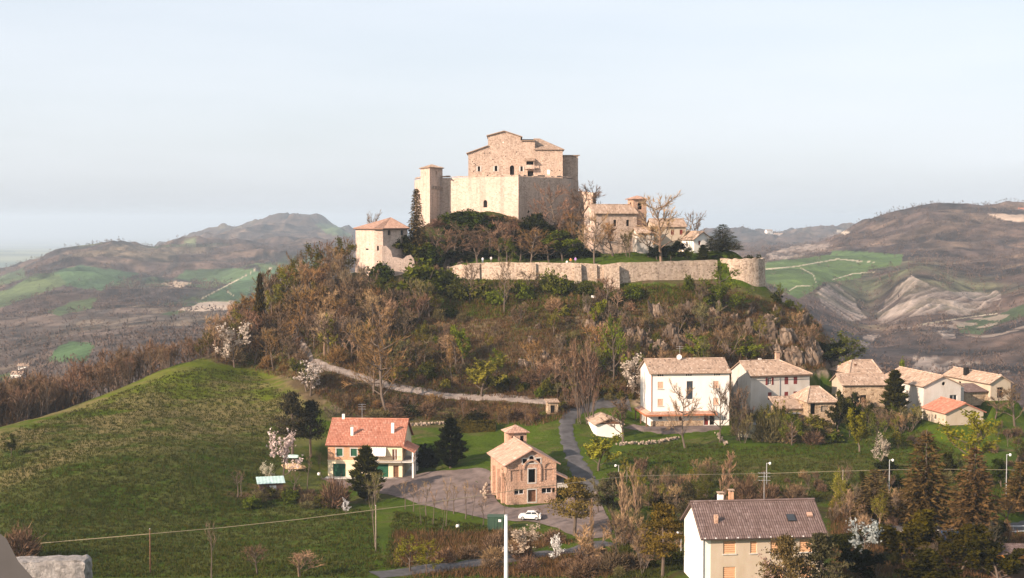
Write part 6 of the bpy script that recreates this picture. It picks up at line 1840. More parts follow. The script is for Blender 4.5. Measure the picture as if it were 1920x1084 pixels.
# ---- gardens and yard
A('thuja', 686, 938, 836, 'dense column-shaped cypress in front of the red-roofed house', 'khaki', 58)
A('sapling', 704, 1030, 890, 'slim tree with twiggy head in front of the yard', 'olive', 36)
A('bare', 703, 950, 885, 'brownish bare tree beside the column cypress', 'olive', 40)
A('pine', 548, 862, 735, 'dark pine at the edge of the meadow', 'dark', 70)
A('pine', 583, 858, 752, 'second dark pine beside the red-roofed house', 'black', 62)
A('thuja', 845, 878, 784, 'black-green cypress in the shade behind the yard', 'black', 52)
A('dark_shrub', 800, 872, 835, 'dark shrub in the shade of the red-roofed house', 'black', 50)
A('pine', 1077, 1006, 896, 'umbrella-shaped pine by the church yard', (2.3, 2.1, .9), 84, var=0)
A('leafy', 1122, 884, 814, 'yellow flowering shrub tree beside the road', (1.9, 1.75, 1.0), 72)
A('poplar', 1355, 948, 845, 'bare pale poplar on the lawn above the brown roof', 'pale', 42)
A('poplar', 1196, 990, 868, 'tallest bare poplar beside the yard', 'pale', 30)
A('poplar', 1168, 1012, 885, 'thick bare poplar with pale stems beside the yard', 'pale', 40)
A('poplar', 1182, 1000, 905, 'short bare poplar between two taller ones', 'khaki', 30)
A('poplar', 1108, 1030, 935, 'thin bare poplar beside the umbrella pine', 'khaki', 18)
A('pine', 1150, 985, 885, 'olive pine behind the poplars', 'one', 60)
A('pine', 1290, 0, 905, 'olive young pine behind the brown-roofed house', 'one', 0 or 40, Y=215)
A('blossom', 530, 905, 806, 'white blossom tree beside the pale boat', (.95, .85, .82), 58)
A('blossom', 500, 912, 868, 'little white blossom sapling at the chicken shed', (.9, .88, .75), 28)
A('blossom', 648, 968, 934, 'tiny white blossom bush below the column cypress', 'one', 18)
A('blossom', 982, 1052, 986, 'pale blossom thicket beside the lower road', (.72, .60, .48), 72)
A('blossom', 1042, 1056, 1004, 'white blossom bush beside the lower road', 'one', 34)
A('blossom', 1655, 885, 815, 'pale blossoming shrub on the lawn', (.6, .52, .42), 40)
A('blossom', 1622, 0, 972, 'bluish-white blossom tree beside the brown-roofed house', (.48, .56, .56), 62, Y=192)
A('blossom', 1210, 760, 700, 'cream blossom twigs at the corner of the white house', (.7, .62, .5), 40)
A('bare', 1285, 840, 712, 'bare tree on the lawn in front of the white house', 'khaki', 66)
A('bare', 1350, 830, 712, 'bare tree between the white house and its neighbour', 'grey', 54)
A('multistem', 1385, 828, 715, 'grey bare tree beside the yellow hut', 'grey', 60)
A('bare', 1168, 830, 745, 'bare tree behind the white garage', 'brown', 60)
A('sapling', 397, 1084, 972, 'thin bare tree leaning on the lower meadow', 'grey', 44)
A('bare', 482, 0, 1015, 'reddish bare tree at the bottom of the meadow', 'red', 50, Y=190)
A('bare', 562, 0, 1030, 'bare many-branched tree at the bottom of the meadow', 'pale', 70, Y=189)
A('bare_shrub', 38, 1045, 985, 'reddish thorn bush behind the parapet', 'red', 80)
A('leafy', 21, 856, 816, 'lone small tree on the meadow slope', (.5, .55, .5), 24)
A('bare_shrub', 628, 952, 893, 'dense reddish bare bush beside the column cypress', 'red', 62)
A('budding', 770, 1075, 1008, 'yellowish bush by the lower road', 'yellow', 66)
A('budding', 800, 1078, 1014, 'second yellowish bush by the lower road', 'yellow', 50)
for i, (px_, b, t) in enumerate(((445, 935, 878), (452, 932, 884), (553, 935, 880), (575, 925, 850), (605, 900, 845))): A('sapling', px_, b, t, 'thin orchard tree beside the chicken shed', 'brown', 28, 'orchard trees by the chicken shed')
for i, (px_, b, t) in enumerate(((775, 960, 905), (790, 985, 908), (800, 968, 900), (812, 985, 915), (836, 990, 890), (850, 965, 905), (872, 975, 900), (885, 975, 905), (905, 985, 930), (760, 955, 900), (828, 1000, 930))):
    A('sapling', px_, b, t, 'slender bare sapling along the lower edge of the yard', 'khaki', 24, 'saplings along the yard')
A('sapling', 946, 968, 868, 'pollarded tree at the corner of the old church', 'brown', 24)
A('sapling', 1010, 992, 950, 'crooked little tree by the parked car', 'brown', 24)
A('cypress', 1677, 790, 694, 'dark cypress in front of the long barn', (1.3, 1.1, .8), 44)
A('leafy', 1612, 848, 770, 'yellow-green shrub tree below the stone barn', 'yellow', 54)
A('budding', 1645, 850, 775, 'olive shrub tree beside the yellow-green one', 'one', 50)
A('budding', 1815, 900, 768, 'big golden-green tree below the cottage', 'yellow', 112)
A('bare', 1866, 790, 728, 'russet round tree behind the cottage', 'red', 44)
A('bare', 1903, 800, 720, 'brown bare tree beside the cottage', 'brown', 60)
A('spruce', 1735, 985, 815, 'broad brownish spruce above the main road', (1.5, 1.15, .8), 104, var=0)
A('spruce', 1826, 1010, 842, 'tall brownish spruce beside the main road', (1.5, 1.1, .8), 96, var=1)
A('spruce', 1640, 975, 882, 'smaller brownish spruce beside the brown-roofed house', (1.7, 1.3, 1.05), 84, var=2)
A('spruce', 1912, 960, 868, 'spruce behind the lamp post by the main road', (1.5, 1.1, .8), 70, var=1)
A('pine', 1242, 0, 945, 'ochre-tinged pine beside the brown-roofed house', (1.9, 1.5, .65), 84, Y=176)
A('pine', 1470, 0, 1005, 'pine in front of the brown-roofed house', 'khaki', 84, Y=157)
A('pine', 1540, 0, 1000, 'dark pine at the corner of the brown-roofed house', 'one', 92, Y=158)
A('blossom', 1440, 0, 1040, 'pale blossom shrub under the orange blinds', (.6, .48, .38), 70, Y=158)
A('evergreen', 1692, 0, 955, 'big olive evergreen below the main road', (1.5, 1.05, .45), 120, Y=196)
A('evergreen', 1800, 0, 985, 'olive evergreen beside the blue-roofed hut', (1.3, .9, .4), 100, Y=190)
A('evergreen', 1870, 0, 1010, 'dark olive tree at the lower corner of the view', (.95, .7, .35), 110, Y=185)
A('evergreen', 1620, 0, 1025, 'black evergreen beside the brown-roofed house wall', 'black', 90, Y=180)
A('evergreen', 1740, 0, 1040, 'dark broadleaf tree below the blue-roofed hut', (.9, .65, .35), 120, Y=176)
A('bare', 1890, 1000, 930, 'russet bare tree by the guard rail', 'ochre', 60)
A('multistem', 1205, 0, 985, 'bare bush beside the ochre-tinged pine', 'brown', 60, Y=184)
for px_, Y_, t in ((1120, 190, 1040), (1150, 188, 1030), (1090, 187, 1050), (1180, 190, 1035)): A('bare_shrub', px_, 0, t, 'brown bare bush at the bottom edge of the yard', 'brown', 64, 'bare bushes below the yard', Y_)
for px_, b, t, k_, tn in ((1262, 940, 885, 'multistem', 'khaki'), (1310, 945, 900, 'budding', 'one'), (1400, 945, 890, 'bare_shrub', 'red'), (1440, 945, 900, 'bare_shrub', 'red'), (1490, 945, 905, 'bare_shrub', 'brown'), (1230, 950, 905, 'bare_shrub', 'brown')):
    A(k_, px_, b, t, 'shrub on the lawn behind the brown-roofed house', tn, 50, 'shrubs behind the brown roof')
for i in range(34):
    px_ = vr.uniform(1385, 1560); b = 828 + vr.uniform(-16, 8); k_ = vr.choice(['bare_shrub', 'multistem', 'green_shrub', 'budding', 'bare_shrub'])
    A(k_, px_, b, b - vr.uniform(34, 70) * (.6 if 1485 < px_ < 1575 else 1), 'tangled shrub in the thicket below the stone barn', vr.choice(['brown', 'red', 'olive', 'khaki']), 44, 'thicket below the stone barn')
for i in range(16):
    px_ = vr.uniform(600, 1010); b = 790 - vr.uniform(0, 14); k_ = vr.choice(['green_shrub', 'bare_shrub', 'dark_shrub', 'bare_shrub', 'multistem'])
    A(k_, px_, b, b - vr.uniform(14, 28), 'shrub along the lower side of the gravel road', vr.choice(['brown', 'red', 'one', 'olive']), 44, 'shrubs below the gravel road')
for i in range(14):
    px_ = vr.uniform(470, 640); b = vr.uniform(930, 955)
    A(vr.choice(['bare_shrub', 'green_shrub']), px_, b, b - vr.uniform(14, 26), 'low shrub on the bank below the chicken shed', vr.choice(['olive', 'brown', 'dark']), 36, 'bank shrubs below the chicken shed')
for i in range(16):
    px_ = vr.uniform(820, 1240); b = vr.uniform(1010, 1075)
    A('bare_shrub', px_, b, b - vr.uniform(20, 40), 'brown brush along the lower road', vr.choice(['brown', 'khaki', 'red']), 46, 'brush along the lower road')

# ---- woods on the slopes, where single trees cannot be told apart
CLEAR = [[(660, 505), (770, 500), (770, 545), (670, 560)], [(830, 600), (1000, 585), (1100, 600), (1110, 690), (1000, 720), (860, 690)], [(1195, 570), (1265, 570), (1290, 690), (1195, 690)], [(1350, 585), (1450, 580), (1550, 640), (1545, 695), (1420, 695), (1350, 640)], [(975, 635), (1035, 635), (1035, 695), (985, 695)], [(815, 520), (1000, 520), (1070, 545), (1010, 580), (860, 610)], [(1230, 530), (1330, 530), (1330, 575), (1240, 570)]]
KIND_WORDS = dict(bare='bare brown tree', multistem='many-stemmed bare tree', budding='greenish budding tree', bare_shrub='bare brown bush', green_shrub='green bush', dark_shrub='dark evergreen bush', evergreen='dark evergreen tree')
def wood(n, poly, hlo, hhi, kinds, tones, label, group, mind=1.6, shrink=None):
    a = np.array(poly); got = []; tries = 0
    while len(got) < n and tries < 60:
        tries += 1
        q = np.c_[np.array([vr.uniform(a[:, 0].min(), a[:, 0].max()) for _ in range(n)]), np.array([vr.uniform(a[:, 1].min(), a[:, 1].max()) for _ in range(n)])]
        q = q[in_poly(q[:, 0], q[:, 1], poly)]
        if len(q) == 0: continue
        bad_ = np.zeros(len(q), bool)
        for z_ in CLEAR: bad_ |= in_poly(q[:, 0], q[:, 1], z_)
        bad_ &= np.array([vr.random() < .9 for _ in q])
        rp = np.interp(q[:, 0], [545, 552, 568, 600, 650, 700, 760, 850, 930, 1000, 1045], [606, 628, 655, 683, 700, 716, 733, 744, 749, 754, 757])
        bad_ |= (q[:, 0] > 538) & (q[:, 0] < 1050) & (q[:, 1] > rp - 6) & (q[:, 1] < rp + 34)
        q = q[~bad_]
        if len(q) == 0: continue
        g = ground_hits(q[:, 0], q[:, 1])
        for w in g:
            if np.isnan(w[0]) or len(got) >= n: continue
            if all((w[0] - b[0]) ** 2 + (w[1] - b[1]) ** 2 > mind ** 2 for b in got): got.append(w)
    for w in got:
        k = vr.choice(kinds); h = vr.uniform(hlo, hhi) * (.4 if 'shrub' in k else 1)
        plant(k, Vector(w), h, KIND_WORDS[k] + ' ' + label, group, vr.choice(tones), vr.uniform(.8, 1.15))
crestx = [-60, 0, 100, 200, 300, 370, 420, 480]; cresty = [262, 275, 285, 297, 310, 318, 324, 326]
for i in range(120):
    px_ = vr.uniform(-60, 470); Y_ = np.interp(px_, crestx, cresty) + vr.uniform(4, 34)
    p = on_ground(px_, Y_); top_ = np.interp(px_, [-60, 0, 60, 120, 200, 280, 330, 400, 470], [712, 705, 694, 690, 655, 632, 648, 610, 580]) + vr.uniform(-6, 26)
    h_ = min(15, max(5, Zp(top_, Y_) - p.z))
    plant(vr.choice(['bare', 'bare', 'multistem', 'bare', 'budding' if px_ > 330 else 'bare']), p, h_, 'bare reddish tree in the belt behind the meadow crest', 'tree belt behind the meadow', vr.choice(['red', 'red', 'brown', 'red']), .85)
FL = [(395, 674), (430, 625), (470, 585), (540, 548), (600, 530), (640, 535), (665, 560), (740, 605), (720, 690), (640, 685), (590, 660), (565, 700), (520, 700), (450, 690)]
wood(125, FL, 4.0, 11.0, ['bare', 'bare', 'multistem', 'bare', 'budding', 'bare_shrub'], ['red', 'brown', 'khaki', 'ochre', 'grey', 'pale'], 'in the wood below the tower house', 'wood below the tower house')
for px_, Y_, t in ((540, 352, 484), (560, 354, 470), (578, 355, 466), (595, 356, 455), (612, 357, 449), (632, 356, 458), (648, 357, 444), (575, 350, 490), (520, 348, 505), (620, 352, 478), (600, 350, 492), (640, 350, 486), (500, 346, 520), (548, 348, 500), (470, 342, 548), (452, 340, 565)):
    A(vr.choice(['bare', 'budding', 'bare']), px_, 0, t, 'taller tree on the skyline beside the tower house', vr.choice(['brown', 'olive', 'ochre', 'red']), 56, 'skyline trees beside the tower house', Y_)
SL = [(670, 560), (760, 545), (830, 560), (1000, 590), (1150, 570), (1260, 575), (1420, 580), (1530, 625), (1545, 690), (1370, 690), (1200, 735), (1000, 742), (800, 730), (690, 690)]
wood(150, SL, 2.8, 9.0, ['bare', 'bare', 'multistem', 'bare_shrub', 'green_shrub', 'multistem', 'budding'], ['red', 'brown', 'pale', 'ochre', 'grey', 'olive', 'khaki'], 'scattered over the rocky castle slope', 'growth on the rocky slope', 1.5)
wood(85, SL, 3.0, 6.0, ['bare_shrub', 'green_shrub', 'dark_shrub'], ['red', 'brown', 'olive', 'khaki'], 'growing low on the rocky castle slope', 'low bushes on the rocky slope', 1.5)
wood(44, [(670, 510), (830, 515), (830, 570), (700, 610), (650, 560)], 2.0, 4.5, ['bare', 'multistem', 'bare_shrub', 'budding'], ['brown', 'red', 'olive', 'grey'], 'on the slope under the ruined wall', 'trees under the ruined wall')
wood(16, [(1440, 556), (1500, 560), (1545, 590), (1555, 630), (1500, 600)], 2.5, 5, ['green_shrub', 'budding', 'dark_shrub', 'bare_shrub'], ['olive', 'lime', 'one', 'dark'], 'on the edge beyond the round bastion', 'shrubs beyond the round bastion')
wood(18, [(600, 735), (690, 755), (1000, 785), (1010, 800), (850, 795), (640, 770)], 2, 4.5, ['bare', 'multistem', 'bare_shrub', 'bare'], ['red', 'brown', 'ochre'], 'beside the gravel road', 'trees beside the gravel road')
wood(22, [(1010, 745), (1180, 735), (1195, 755), (1110, 755), (1020, 790), (960, 790)], 3, 6, ['bare_shrub', 'multistem', 'green_shrub'], ['brown', 'red', 'olive'], 'near the bend of the asphalt road', 'brush around the road junction')
wood(20, [(1640, 800), (1720, 770), (1760, 800), (1740, 850), (1650, 850)], 2, 4.5, ['bare_shrub', 'budding', 'green_shrub'], ['brown', 'olive', 'khaki'], 'on the lawn below the long barn', 'bushes below the long barn')
wood(14, [(1850, 800), (1930, 800), (1930, 900), (1860, 880)], 2.5, 6, ['bare_shrub', 'bare', 'budding'], ['brown', 'red', 'grey'], 'at the far end of the hamlet', 'bushes at the end of the hamlet')
wood(34, [(1560, 1000), (1700, 1010), (1930, 1010), (1930, 1084), (1560, 1084)], 2.5, 5, ['dark_shrub', 'evergreen', 'bare_shrub', 'bare_shrub', 'multistem'], ['dark', 'brown', (.8, .6, .35), 'black'], 'in the thicket below the main road', 'thicket below the main road')

wood(24, [(1560, 790), (1620, 775), (1730, 790), (1720, 815), (1570, 825)], 3, 6.5, ['bare', 'multistem', 'bare_shrub', 'budding', 'evergreen'], ['brown', 'olive', 'khaki', 'grey'], 'among the houses of the hamlet', 'growth among the hamlet houses')
wood(40, [(1120, 960), (1215, 940), (1300, 950), (1290, 1084), (1060, 1084), (1140, 1020)], 2.5, 6.5, ['bare_shrub', 'multistem', 'budding', 'bare', 'dark_shrub'], ['brown', 'khaki', 'olive', 'grey'], 'in the brush below the poplars', 'brush below the poplars')
wood(24, [(1290, 880), (1500, 890), (1560, 920), (1540, 950), (1290, 945)], 2.0, 4.0, ['bare_shrub', 'bare_shrub', 'multistem'], ['brown', 'red', 'khaki'], 'on the lawn above the brown roof', 'brush above the brown roof')
wood(22, [(1570, 900), (1760, 880), (1900, 900), (1920, 960), (1600, 960)], 2.5, 5.5, ['bare_shrub', 'dark_shrub', 'multistem', 'evergreen'], ['dark', 'brown', 'olive'], 'between the spruces above the main road', 'growth between the spruces')
wood(20, [(1590, 705), (1640, 700), (1660, 690), (1600, 680)], 2.5, 5, ['budding', 'green_shrub', 'bare'], ['olive', 'one', 'brown'], 'behind the hamlet roofs', 'growth behind the hamlet roofs')

wood(26, [(1560, 930), (1640, 960), (1700, 985), (1640, 1000), (1560, 985)], 2.5, 6, ['bare', 'multistem', 'bare_shrub', 'budding'], ['khaki', 'brown', 'grey', 'pale'], 'beside the wall of the brown-roofed house', 'growth beside the brown-roofed house')
wood(30, [(1170, 900), (1330, 905), (1330, 960), (1180, 960)], 2.0, 5.5, ['bare', 'multistem', 'bare_shrub', 'budding'], ['khaki', 'brown', 'grey', 'olive'], 'around the poplars below the lawn', 'growth around the poplars')

# ---- hedges
def hedge(name, pts, h, w, label, n=900, tone=(1, 1, 1), cm='dark_leaf'):
    pb = PB(len(label)); r = pb.r
    L = [(b - a).length for a, b in zip(pts[:-1], pts[1:])]; o = pts[0]
    for _ in range(n):
        k = r.choices(range(len(L)), L)[0]; a, b = pts[k], pts[k + 1]; s = r.random(); p = a.lerp(b, s) - o
        u = (b - a).normalized(); nn = Vector((-u.y, u.x, 0))
        f = r.random(); q = p + nn * ((r.random() - .5) * w if f < .45 else (w / 2 * (1 if r.random() < .5 else -1)) + r.gauss(0, .05)) + Vector((0, 0, h + r.gauss(0, .07) if f < .45 else r.uniform(-.2, h)))
        pb.leaf(q, .2 * r.uniform(.6, 1.3), r.random())
    core = MB()
    e = empty(name, o); tag(e, label, 'hedge')
    for a, b in zip(pts[:-1], pts[1:]):
        u = (b - a); Mx = Matrix.Translation(a - o) @ Matrix.Rotation(math.atan2(u.y, u.x), 4, 'Z')
        core.box(0, u.length, -w * .42, w * .42, -.6, h * .92, M=Mx)
    c = core.build('stems', M['dark_leaf'], e); c.color = (*tone, 1)
    _, cm_ = pb.meshes(name, M['bark'], M[cm]); c = link('foliage', cm_, e); c.color = (*tone, 1)
hedge('hedge', [ground(846, 808), ground(930, 809)], 1.9, 1.4, 'clipped brownish hedge behind the church', 1400, (2.0, 1.35, .9))
hedge('hedge', [on_ground(1535, 204), on_ground(1610, 206), on_ground(1660, 212)], 2.0, 1.6, 'dark hedge behind the brown-roofed house', 1400, (.9, .8, .7))

# ---- rocks on the crag
def rock_mesh(seed):
    bm = bmesh.new(); bmesh.ops.create_icosphere(bm, subdivisions=4, radius=1)
    for v in bm.verts:
        c = v.co; n_ = float(ridged(np.array(c.x * 1.3 + c.z * .4 + seed * 9), np.array(c.y * 1.3 + c.z * .9 + seed), 3, seed)); f = float(fbm(np.array(c.x * 4 + seed), np.array(c.z * 4 + c.y * 3), 3, seed))
        v.co = c * (.55 + .55 * n_ + .22 * f); v.co.z *= 1.15
        v.co.x = round(v.co.x / .16) * .16 * .5 + v.co.x * .5; v.co.y = round(v.co.y / .2) * .2 * .4 + v.co.y * .6
    me = bpy.data.meshes.new('rock'); bm.to_mesh(me); bm.free(); me.materials.append(M['rock']); return me
rocks = [rock_mesh(i) for i in range(5)]
RK = [(1232, 598, 3.4), (1250, 632, 3.6), (1212, 645, 3.2), (1000, 648, 2.2), (1015, 672, 2.4), (1110, 615, 2.4), (1122, 655, 3.0), (1130, 690, 2.2), (1380, 602, 2.6), (1400, 625, 2.4), (1440, 640, 4.2), (1480, 645, 4.4), (1520, 650, 3.6), (1440, 612, 2.8), (1342, 600, 2.4),
      (1050, 700, 2.0), (985, 690, 1.8), (1292, 585, 2.4), (1230, 660, 3.0), (1270, 650, 2.6), (1360, 660, 2.6), (1500, 610, 2.6), (1460, 590, 2.2), (1180, 630, 2.4), (1160, 600, 2.0), (1100, 585, 1.6), (1010, 620, 1.5), (930, 690, 1.5), (1410, 590, 2.0), (1530, 680, 3.4), (840, 510, 1.6), (862, 512, 1.4), (1460, 680, 3.4), (1490, 690, 3.0)]
for i, (px_, py_, s) in enumerate(RK):
    p = ground(px_, py_); o = link('rock_outcrop', rocks[i % 5]); o.location = p + Vector((0, s * .25, -s * .45)); o.scale = (s * vr.uniform(.8, 1.3), s * vr.uniform(.5, .8), s * vr.uniform(1.0, 1.6)); o.rotation_euler = (vr.uniform(-.3, .3), vr.uniform(-.3, .3), vr.uniform(0, 6.28))
    tag(o, 'weathered rock outcrop showing through the scrub of the castle hill', 'rock', 'rock outcrops on the castle hill')

# ---- grass and undergrowth, as masses
def tufts(name, polys, n, nb, hlo, hhi, w, mat, label, tone=(1, 1, 1), clump=.25, seed=1):
    r = np.random.default_rng(seed); out = []
    for poly, share in polys:
        a = np.array(poly); m = int(n * share); q = np.c_[r.uniform(a[:, 0].min(), a[:, 0].max(), m * 2), r.uniform(a[:, 1].min(), a[:, 1].max(), m * 2)]
        q = q[in_poly(q[:, 0], q[:, 1], poly)][:m]; g = ground_hits(q[:, 0], q[:, 1]); out.append(g[~np.isnan(g[:, 0])])
    g = np.concatenate(out); k = len(g)
    keep = np.ones(k, bool)
    for fr, x0, x1, y0, y1, z, bl in PADS:
        c, s = math.cos(fr.a), math.sin(fr.a); lx = (g[:, 0] - fr.o.x) * c + (g[:, 1] - fr.o.y) * s; ly = -(g[:, 0] - fr.o.x) * s + (g[:, 1] - fr.o.y) * c
        keep &= ~((lx > x0 - 1.5) & (lx < x1 + 1.5) & (ly > y0 - 1.5) & (ly < y1 + 1))
    ppx, ppy = project(g[:, 0], g[:, 1], g[:, 2])
    keep &= ~in_poly(ppx, ppy, YARD)
    for rd, wd in (([(562, 640), (600, 683), (650, 700), (700, 716), (760, 733), (850, 744), (1000, 754), (1045, 757)], 5), ([(1180, 754), (1120, 760), (1075, 775), (1062, 800), (1066, 830), (1078, 862), (1092, 890), (1112, 925)], 14), ([(700, 1080), (850, 1062), (960, 1048), (1140, 1018)], 10), ([(1640, 986), (2050, 986)], 16)):
        keep &= dist_line(ppx, ppy, rd) > wd
    g = g[keep]; k = len(g)
    base = np.repeat(g, nb, 0) + np.c_[r.normal(0, clump, k * nb), r.normal(0, clump, k * nb), np.full(k * nb, -.05)]
    hh = r.uniform(hlo, hhi, k * nb); az = r.uniform(0, 6.28, k * nb)
    d = np.c_[r.normal(0, .35, k * nb), r.normal(0, .35, k * nb), np.ones(k * nb)] * hh[:, None]
    s = np.c_[np.cos(az), np.sin(az), np.zeros(k * nb)] * (w / 2)
    V = np.stack([base - s, base + s, base + d], 1).reshape(-1, 3)
    t = np.clip(np.repeat(r.uniform(0, 1, k), nb) * .6 + r.uniform(0, .4, k * nb), 0, 1)
    o = link(name, np_mesh(name, V, np.arange(len(V)).reshape(-1, 3), M[mat], tint=t)); o.color = (*tone, 1)
    tag(o, label, name.replace('_', ' '), kind='stuff')
MEAD = [(0, 815), (100, 785), (200, 748), (300, 708), (370, 690), (480, 700), (560, 760), (540, 860), (480, 930), (700, 960), (720, 1084), (0, 1084)]
LAWN = [(1160, 850), (1250, 830), (1400, 840), (1560, 830), (1700, 800), (1900, 900), (1900, 960), (1560, 940), (1250, 950), (1170, 920)]
tufts('grass', [(MEAD, .6), (LAWN, .25), ([(740, 960), (930, 990), (930, 1050), (720, 1070)], .08), ([(1160, 1020), (1300, 960), (1300, 1084), (1100, 1084)], .07)], 40000, 4, .18, .50, .18, 'grass', 'rough spring grass over the meadow and lawns', (.85, .85, .7), .22, 11)
HB = [(390, 676), (480, 570), (640, 530), (880, 530), (1000, 530), (1150, 545), (1300, 535), (1420, 560), (1550, 600), (1560, 690), (1200, 755), (1000, 800), (650, 780), (560, 715)]
tufts('undergrowth', [(HB, .8), ([(740, 1000), (1010, 1000), (1150, 1040), (1150, 1084), (740, 1084)], .1), ([(1560, 940), (1920, 1000), (1920, 1084), (1560, 1084)], .1)], 22000, 9, .3, 1.2, .11, 'brush', 'dry brown undergrowth covering the castle hill', (1.15, .95, .75), .5, 12)
tufts('undergrowth', [(HB, .45), ([(800, 525), (1000, 525), (1240, 535), (1420, 565), (1150, 575), (900, 600), (820, 570)], .55)], 9000, 8, .2, .6, .16, 'grass', 'green ground cover among the scrub of the castle hill', (1.35, 1.5, .8), .4, 13)

# ================================================================== small things
# ---- parked car
def car(p, rz):
    r = empty('parked_car', p, rz); tag(r, 'small white hatchback parked in front of the old church', 'car')
    paint = flat('white_car_paint', (.78, .77, .74), .3, .05, 2, 0, .5)
    prof = [(-1.85, .28), (-1.86, .62), (-1.72, .80), (-.95, .90), (-.45, 1.36), (.95, 1.40), (1.55, 1.02), (1.80, .92), (1.85, .55), (1.82, .28)]
    half = [.76, .80, .80, .80, .62, .62, .72, .76, .80, .78]
    mb = MB(); n = len(prof)
    for i in range(n):
        j = (i + 1) % n; (a, b), (c, d) = prof[i], prof[j]
        mb.poly([(a, -half[i], b), (c, -half[j], d), (c, half[j], d), (a, half[i], b)])
    for s in (-1, 1):
        tri_fill(mb, prof[:4] + prof[6:], [], lambda u, v: Vector((u, s * (.80 if v < .95 else .79), v)))
        mb.poly([(prof[3][0], s * .80, prof[3][1]), (prof[6][0], s * .72, prof[6][1]), (prof[5][0], s * .62, prof[5][1]), (prof[4][0], s * .62, prof[4][1])])
    mb.build('body', paint, r)
    def pane(name, q):
        m = MB(); m.poly(q); m.build(name, M['glass'], r)
    pane('windscreen', [(-.93, -.70, .945), (-.93, .70, .945), (-.49, .56, 1.345), (-.49, -.56, 1.345)])
    pane('rear_window', [(1.51, .62, 1.07), (1.51, -.62, 1.07), (1.02, -.55, 1.385), (1.02, .55, 1.385)])
    for s in (-1, 1):
        pane('side_window', [(-.80, s * .80, .97), (.25, s * .775, 1.0), (.25, s * .655, 1.33), (-.42, s * .66, 1.31)])
        pane('side_window', [(.33, s * .772, 1.0), (1.25, s * .76, 1.02), (.90, s * .66, 1.33), (.33, s * .655, 1.33)])
        for x in (-1.15, 1.15):
            m = MB(); K = 14
            for i in range(K):
                a, b = 6.283 * i / K, 6.283 * (i + 1) / K
                for y0, y1, r0, r1 in ((s * .62, s * .82, .30, .30), (s * .82, s * .82, .30, .19)):
                    m.poly([(x + r0 * math.cos(a), y0, .30 + r0 * math.sin(a)), (x + r0 * math.cos(b), y0, .30 + r0 * math.sin(b)), (x + r1 * math.cos(b), y1, .30 + r1 * math.sin(b)), (x + r1 * math.cos(a), y1, .30 + r1 * math.sin(a))])
            w = m.build('wheel', M['dark'], r)
            m = MB(); m.poly([(x + .19 * math.cos(6.283 * i / K), s * .815, .30 + .19 * math.sin(6.283 * i / K)) for i in range(K)]); m.build('rim', M['metal'], w)
        m = MB(); m.box(-1.875, -1.80, s * .52 - .16, s * .52 + .16, .60, .72); m.build('headlight', M['metal'], r)
        m = MB(); m.box(1.80, 1.87, s * .62 - .1, s * .62 + .1, .62, .85); m.build('tail_light', M['red_shutter'], r)
    m = MB(); m.box(-1.93, -1.84, -.76, .76, .30, .48); m.build('front_bumper', M['fascia'], r)
car(ground(994, 977) + Vector((0, 0, .10)), math.radians(-8))

# ---- green waste container
p = ground(914, 996); r = empty('waste_container', p, math.radians(-4)); tag(r, 'dark green metal container with a white label beside the yard', 'container')
M['container_green'] = flat('container_green', (.045, .085, .055), .5, .2)
m = MB(); m.box(0, 2.6, 0, 1.9, .12, 2.15); b = m.build('body', M['container_green'], r)
for k in range(6):
    m = MB(); m.box(.12 + k * .46, .22 + k * .46, -.06, -.003, .15, 2.05); m.build('rib', M['container_green'], b)
m = MB(); m.box(-.08, 2.68, -.1, 2.0, 2.153, 2.28); m.build('lid', M['container_green'], r)
m = MB(); m.box(1.75, 2.2, -.075, -.063, 1.45, 1.85); m.build('label_plate', M['white_paint'], r)
for x_ in (.2, 2.3):
    m = MB(); m.box(x_, x_ + .15, .2, 1.7, -.05, .12); m.build('skid', M['fascia'], r)

# ---- poles, lamps and the overhead cable
def pole(name, p, h, rad, mat, label, cat='pole', top=None):
    r = empty(name, p); tag(r, label, cat)
    m = MB(); m.tube([(0, 0, -.6), (0, 0, h * .5), (0, 0, h)], [rad, rad * .85, rad * .65], 10); m.build('shaft', M[mat], r, True)
    m = MB(); m.tube([(0, 0, h), (0, 0, h + .06)], [rad * .8, rad * .5], 8); m.build('cap', M['metal'], r)
    return r
M['pole_white'] = flat('pale_concrete_pole', (.70, .67, .62), .8, .1)
p = on_ground(949, 150); pole('concrete_pole', p, Zp(966, 150) - p.z, .27, 'pole_white', 'thick white concrete pole in front of the yard')
def lamp(px, base, top, label, s=1):
    p = ground(px, base); h = Zp(top, p.y) - p.z
    r = empty('street_lamp', p); tag(r, label, 'street lamp')
    m = MB(); m.tube([(0, 0, -.5), (0, 0, h)], [.10, .06], 8); m.build('shaft', M['metal'], r)
    m = MB(); m.tube([(0, 0, h - .1), (.45 * s, -.1, h + .05)], .045, 6); m.build('arm', M['metal'], r)
    m = MB(); m.tube([(.42 * s, -.1, h + .10), (.5 * s, -.1, h + .04), (.58 * s, -.1, h - .28)], [.10, .22, .18], 10); m.build('lamp_shade', M['white_paint'], r, True)
lamp(1437, 938, 868, 'street lamp on the lawn above the brown-roofed house')
lamp(1667, 930, 862, 'street lamp beside the smaller spruce on the lawn')
lamp(1886, 955, 852, 'street lamp beside the spruce at the edge of the view')
lamp(1160, 905, 872, 'street lamp beside the road below the white garage', -1)
lamp(1277, 1040, 998, 'street lamp at the corner of the brown-roofed house', -1)
def post(px, base, top, label, Y=None, rad=.07, mat='wood'):
    p = on_ground(px, Y) if Y else ground(px, base); pole('wooden_post', p, Zp(top, p.y) - p.z, rad, mat, label, 'post'); return p
post(282, 1075, 992, 'brown wooden post on the lower meadow', rad=.10)
post(1580, 930, 882, 'grey wooden post on the lawn', rad=.09, mat='grey_wood')
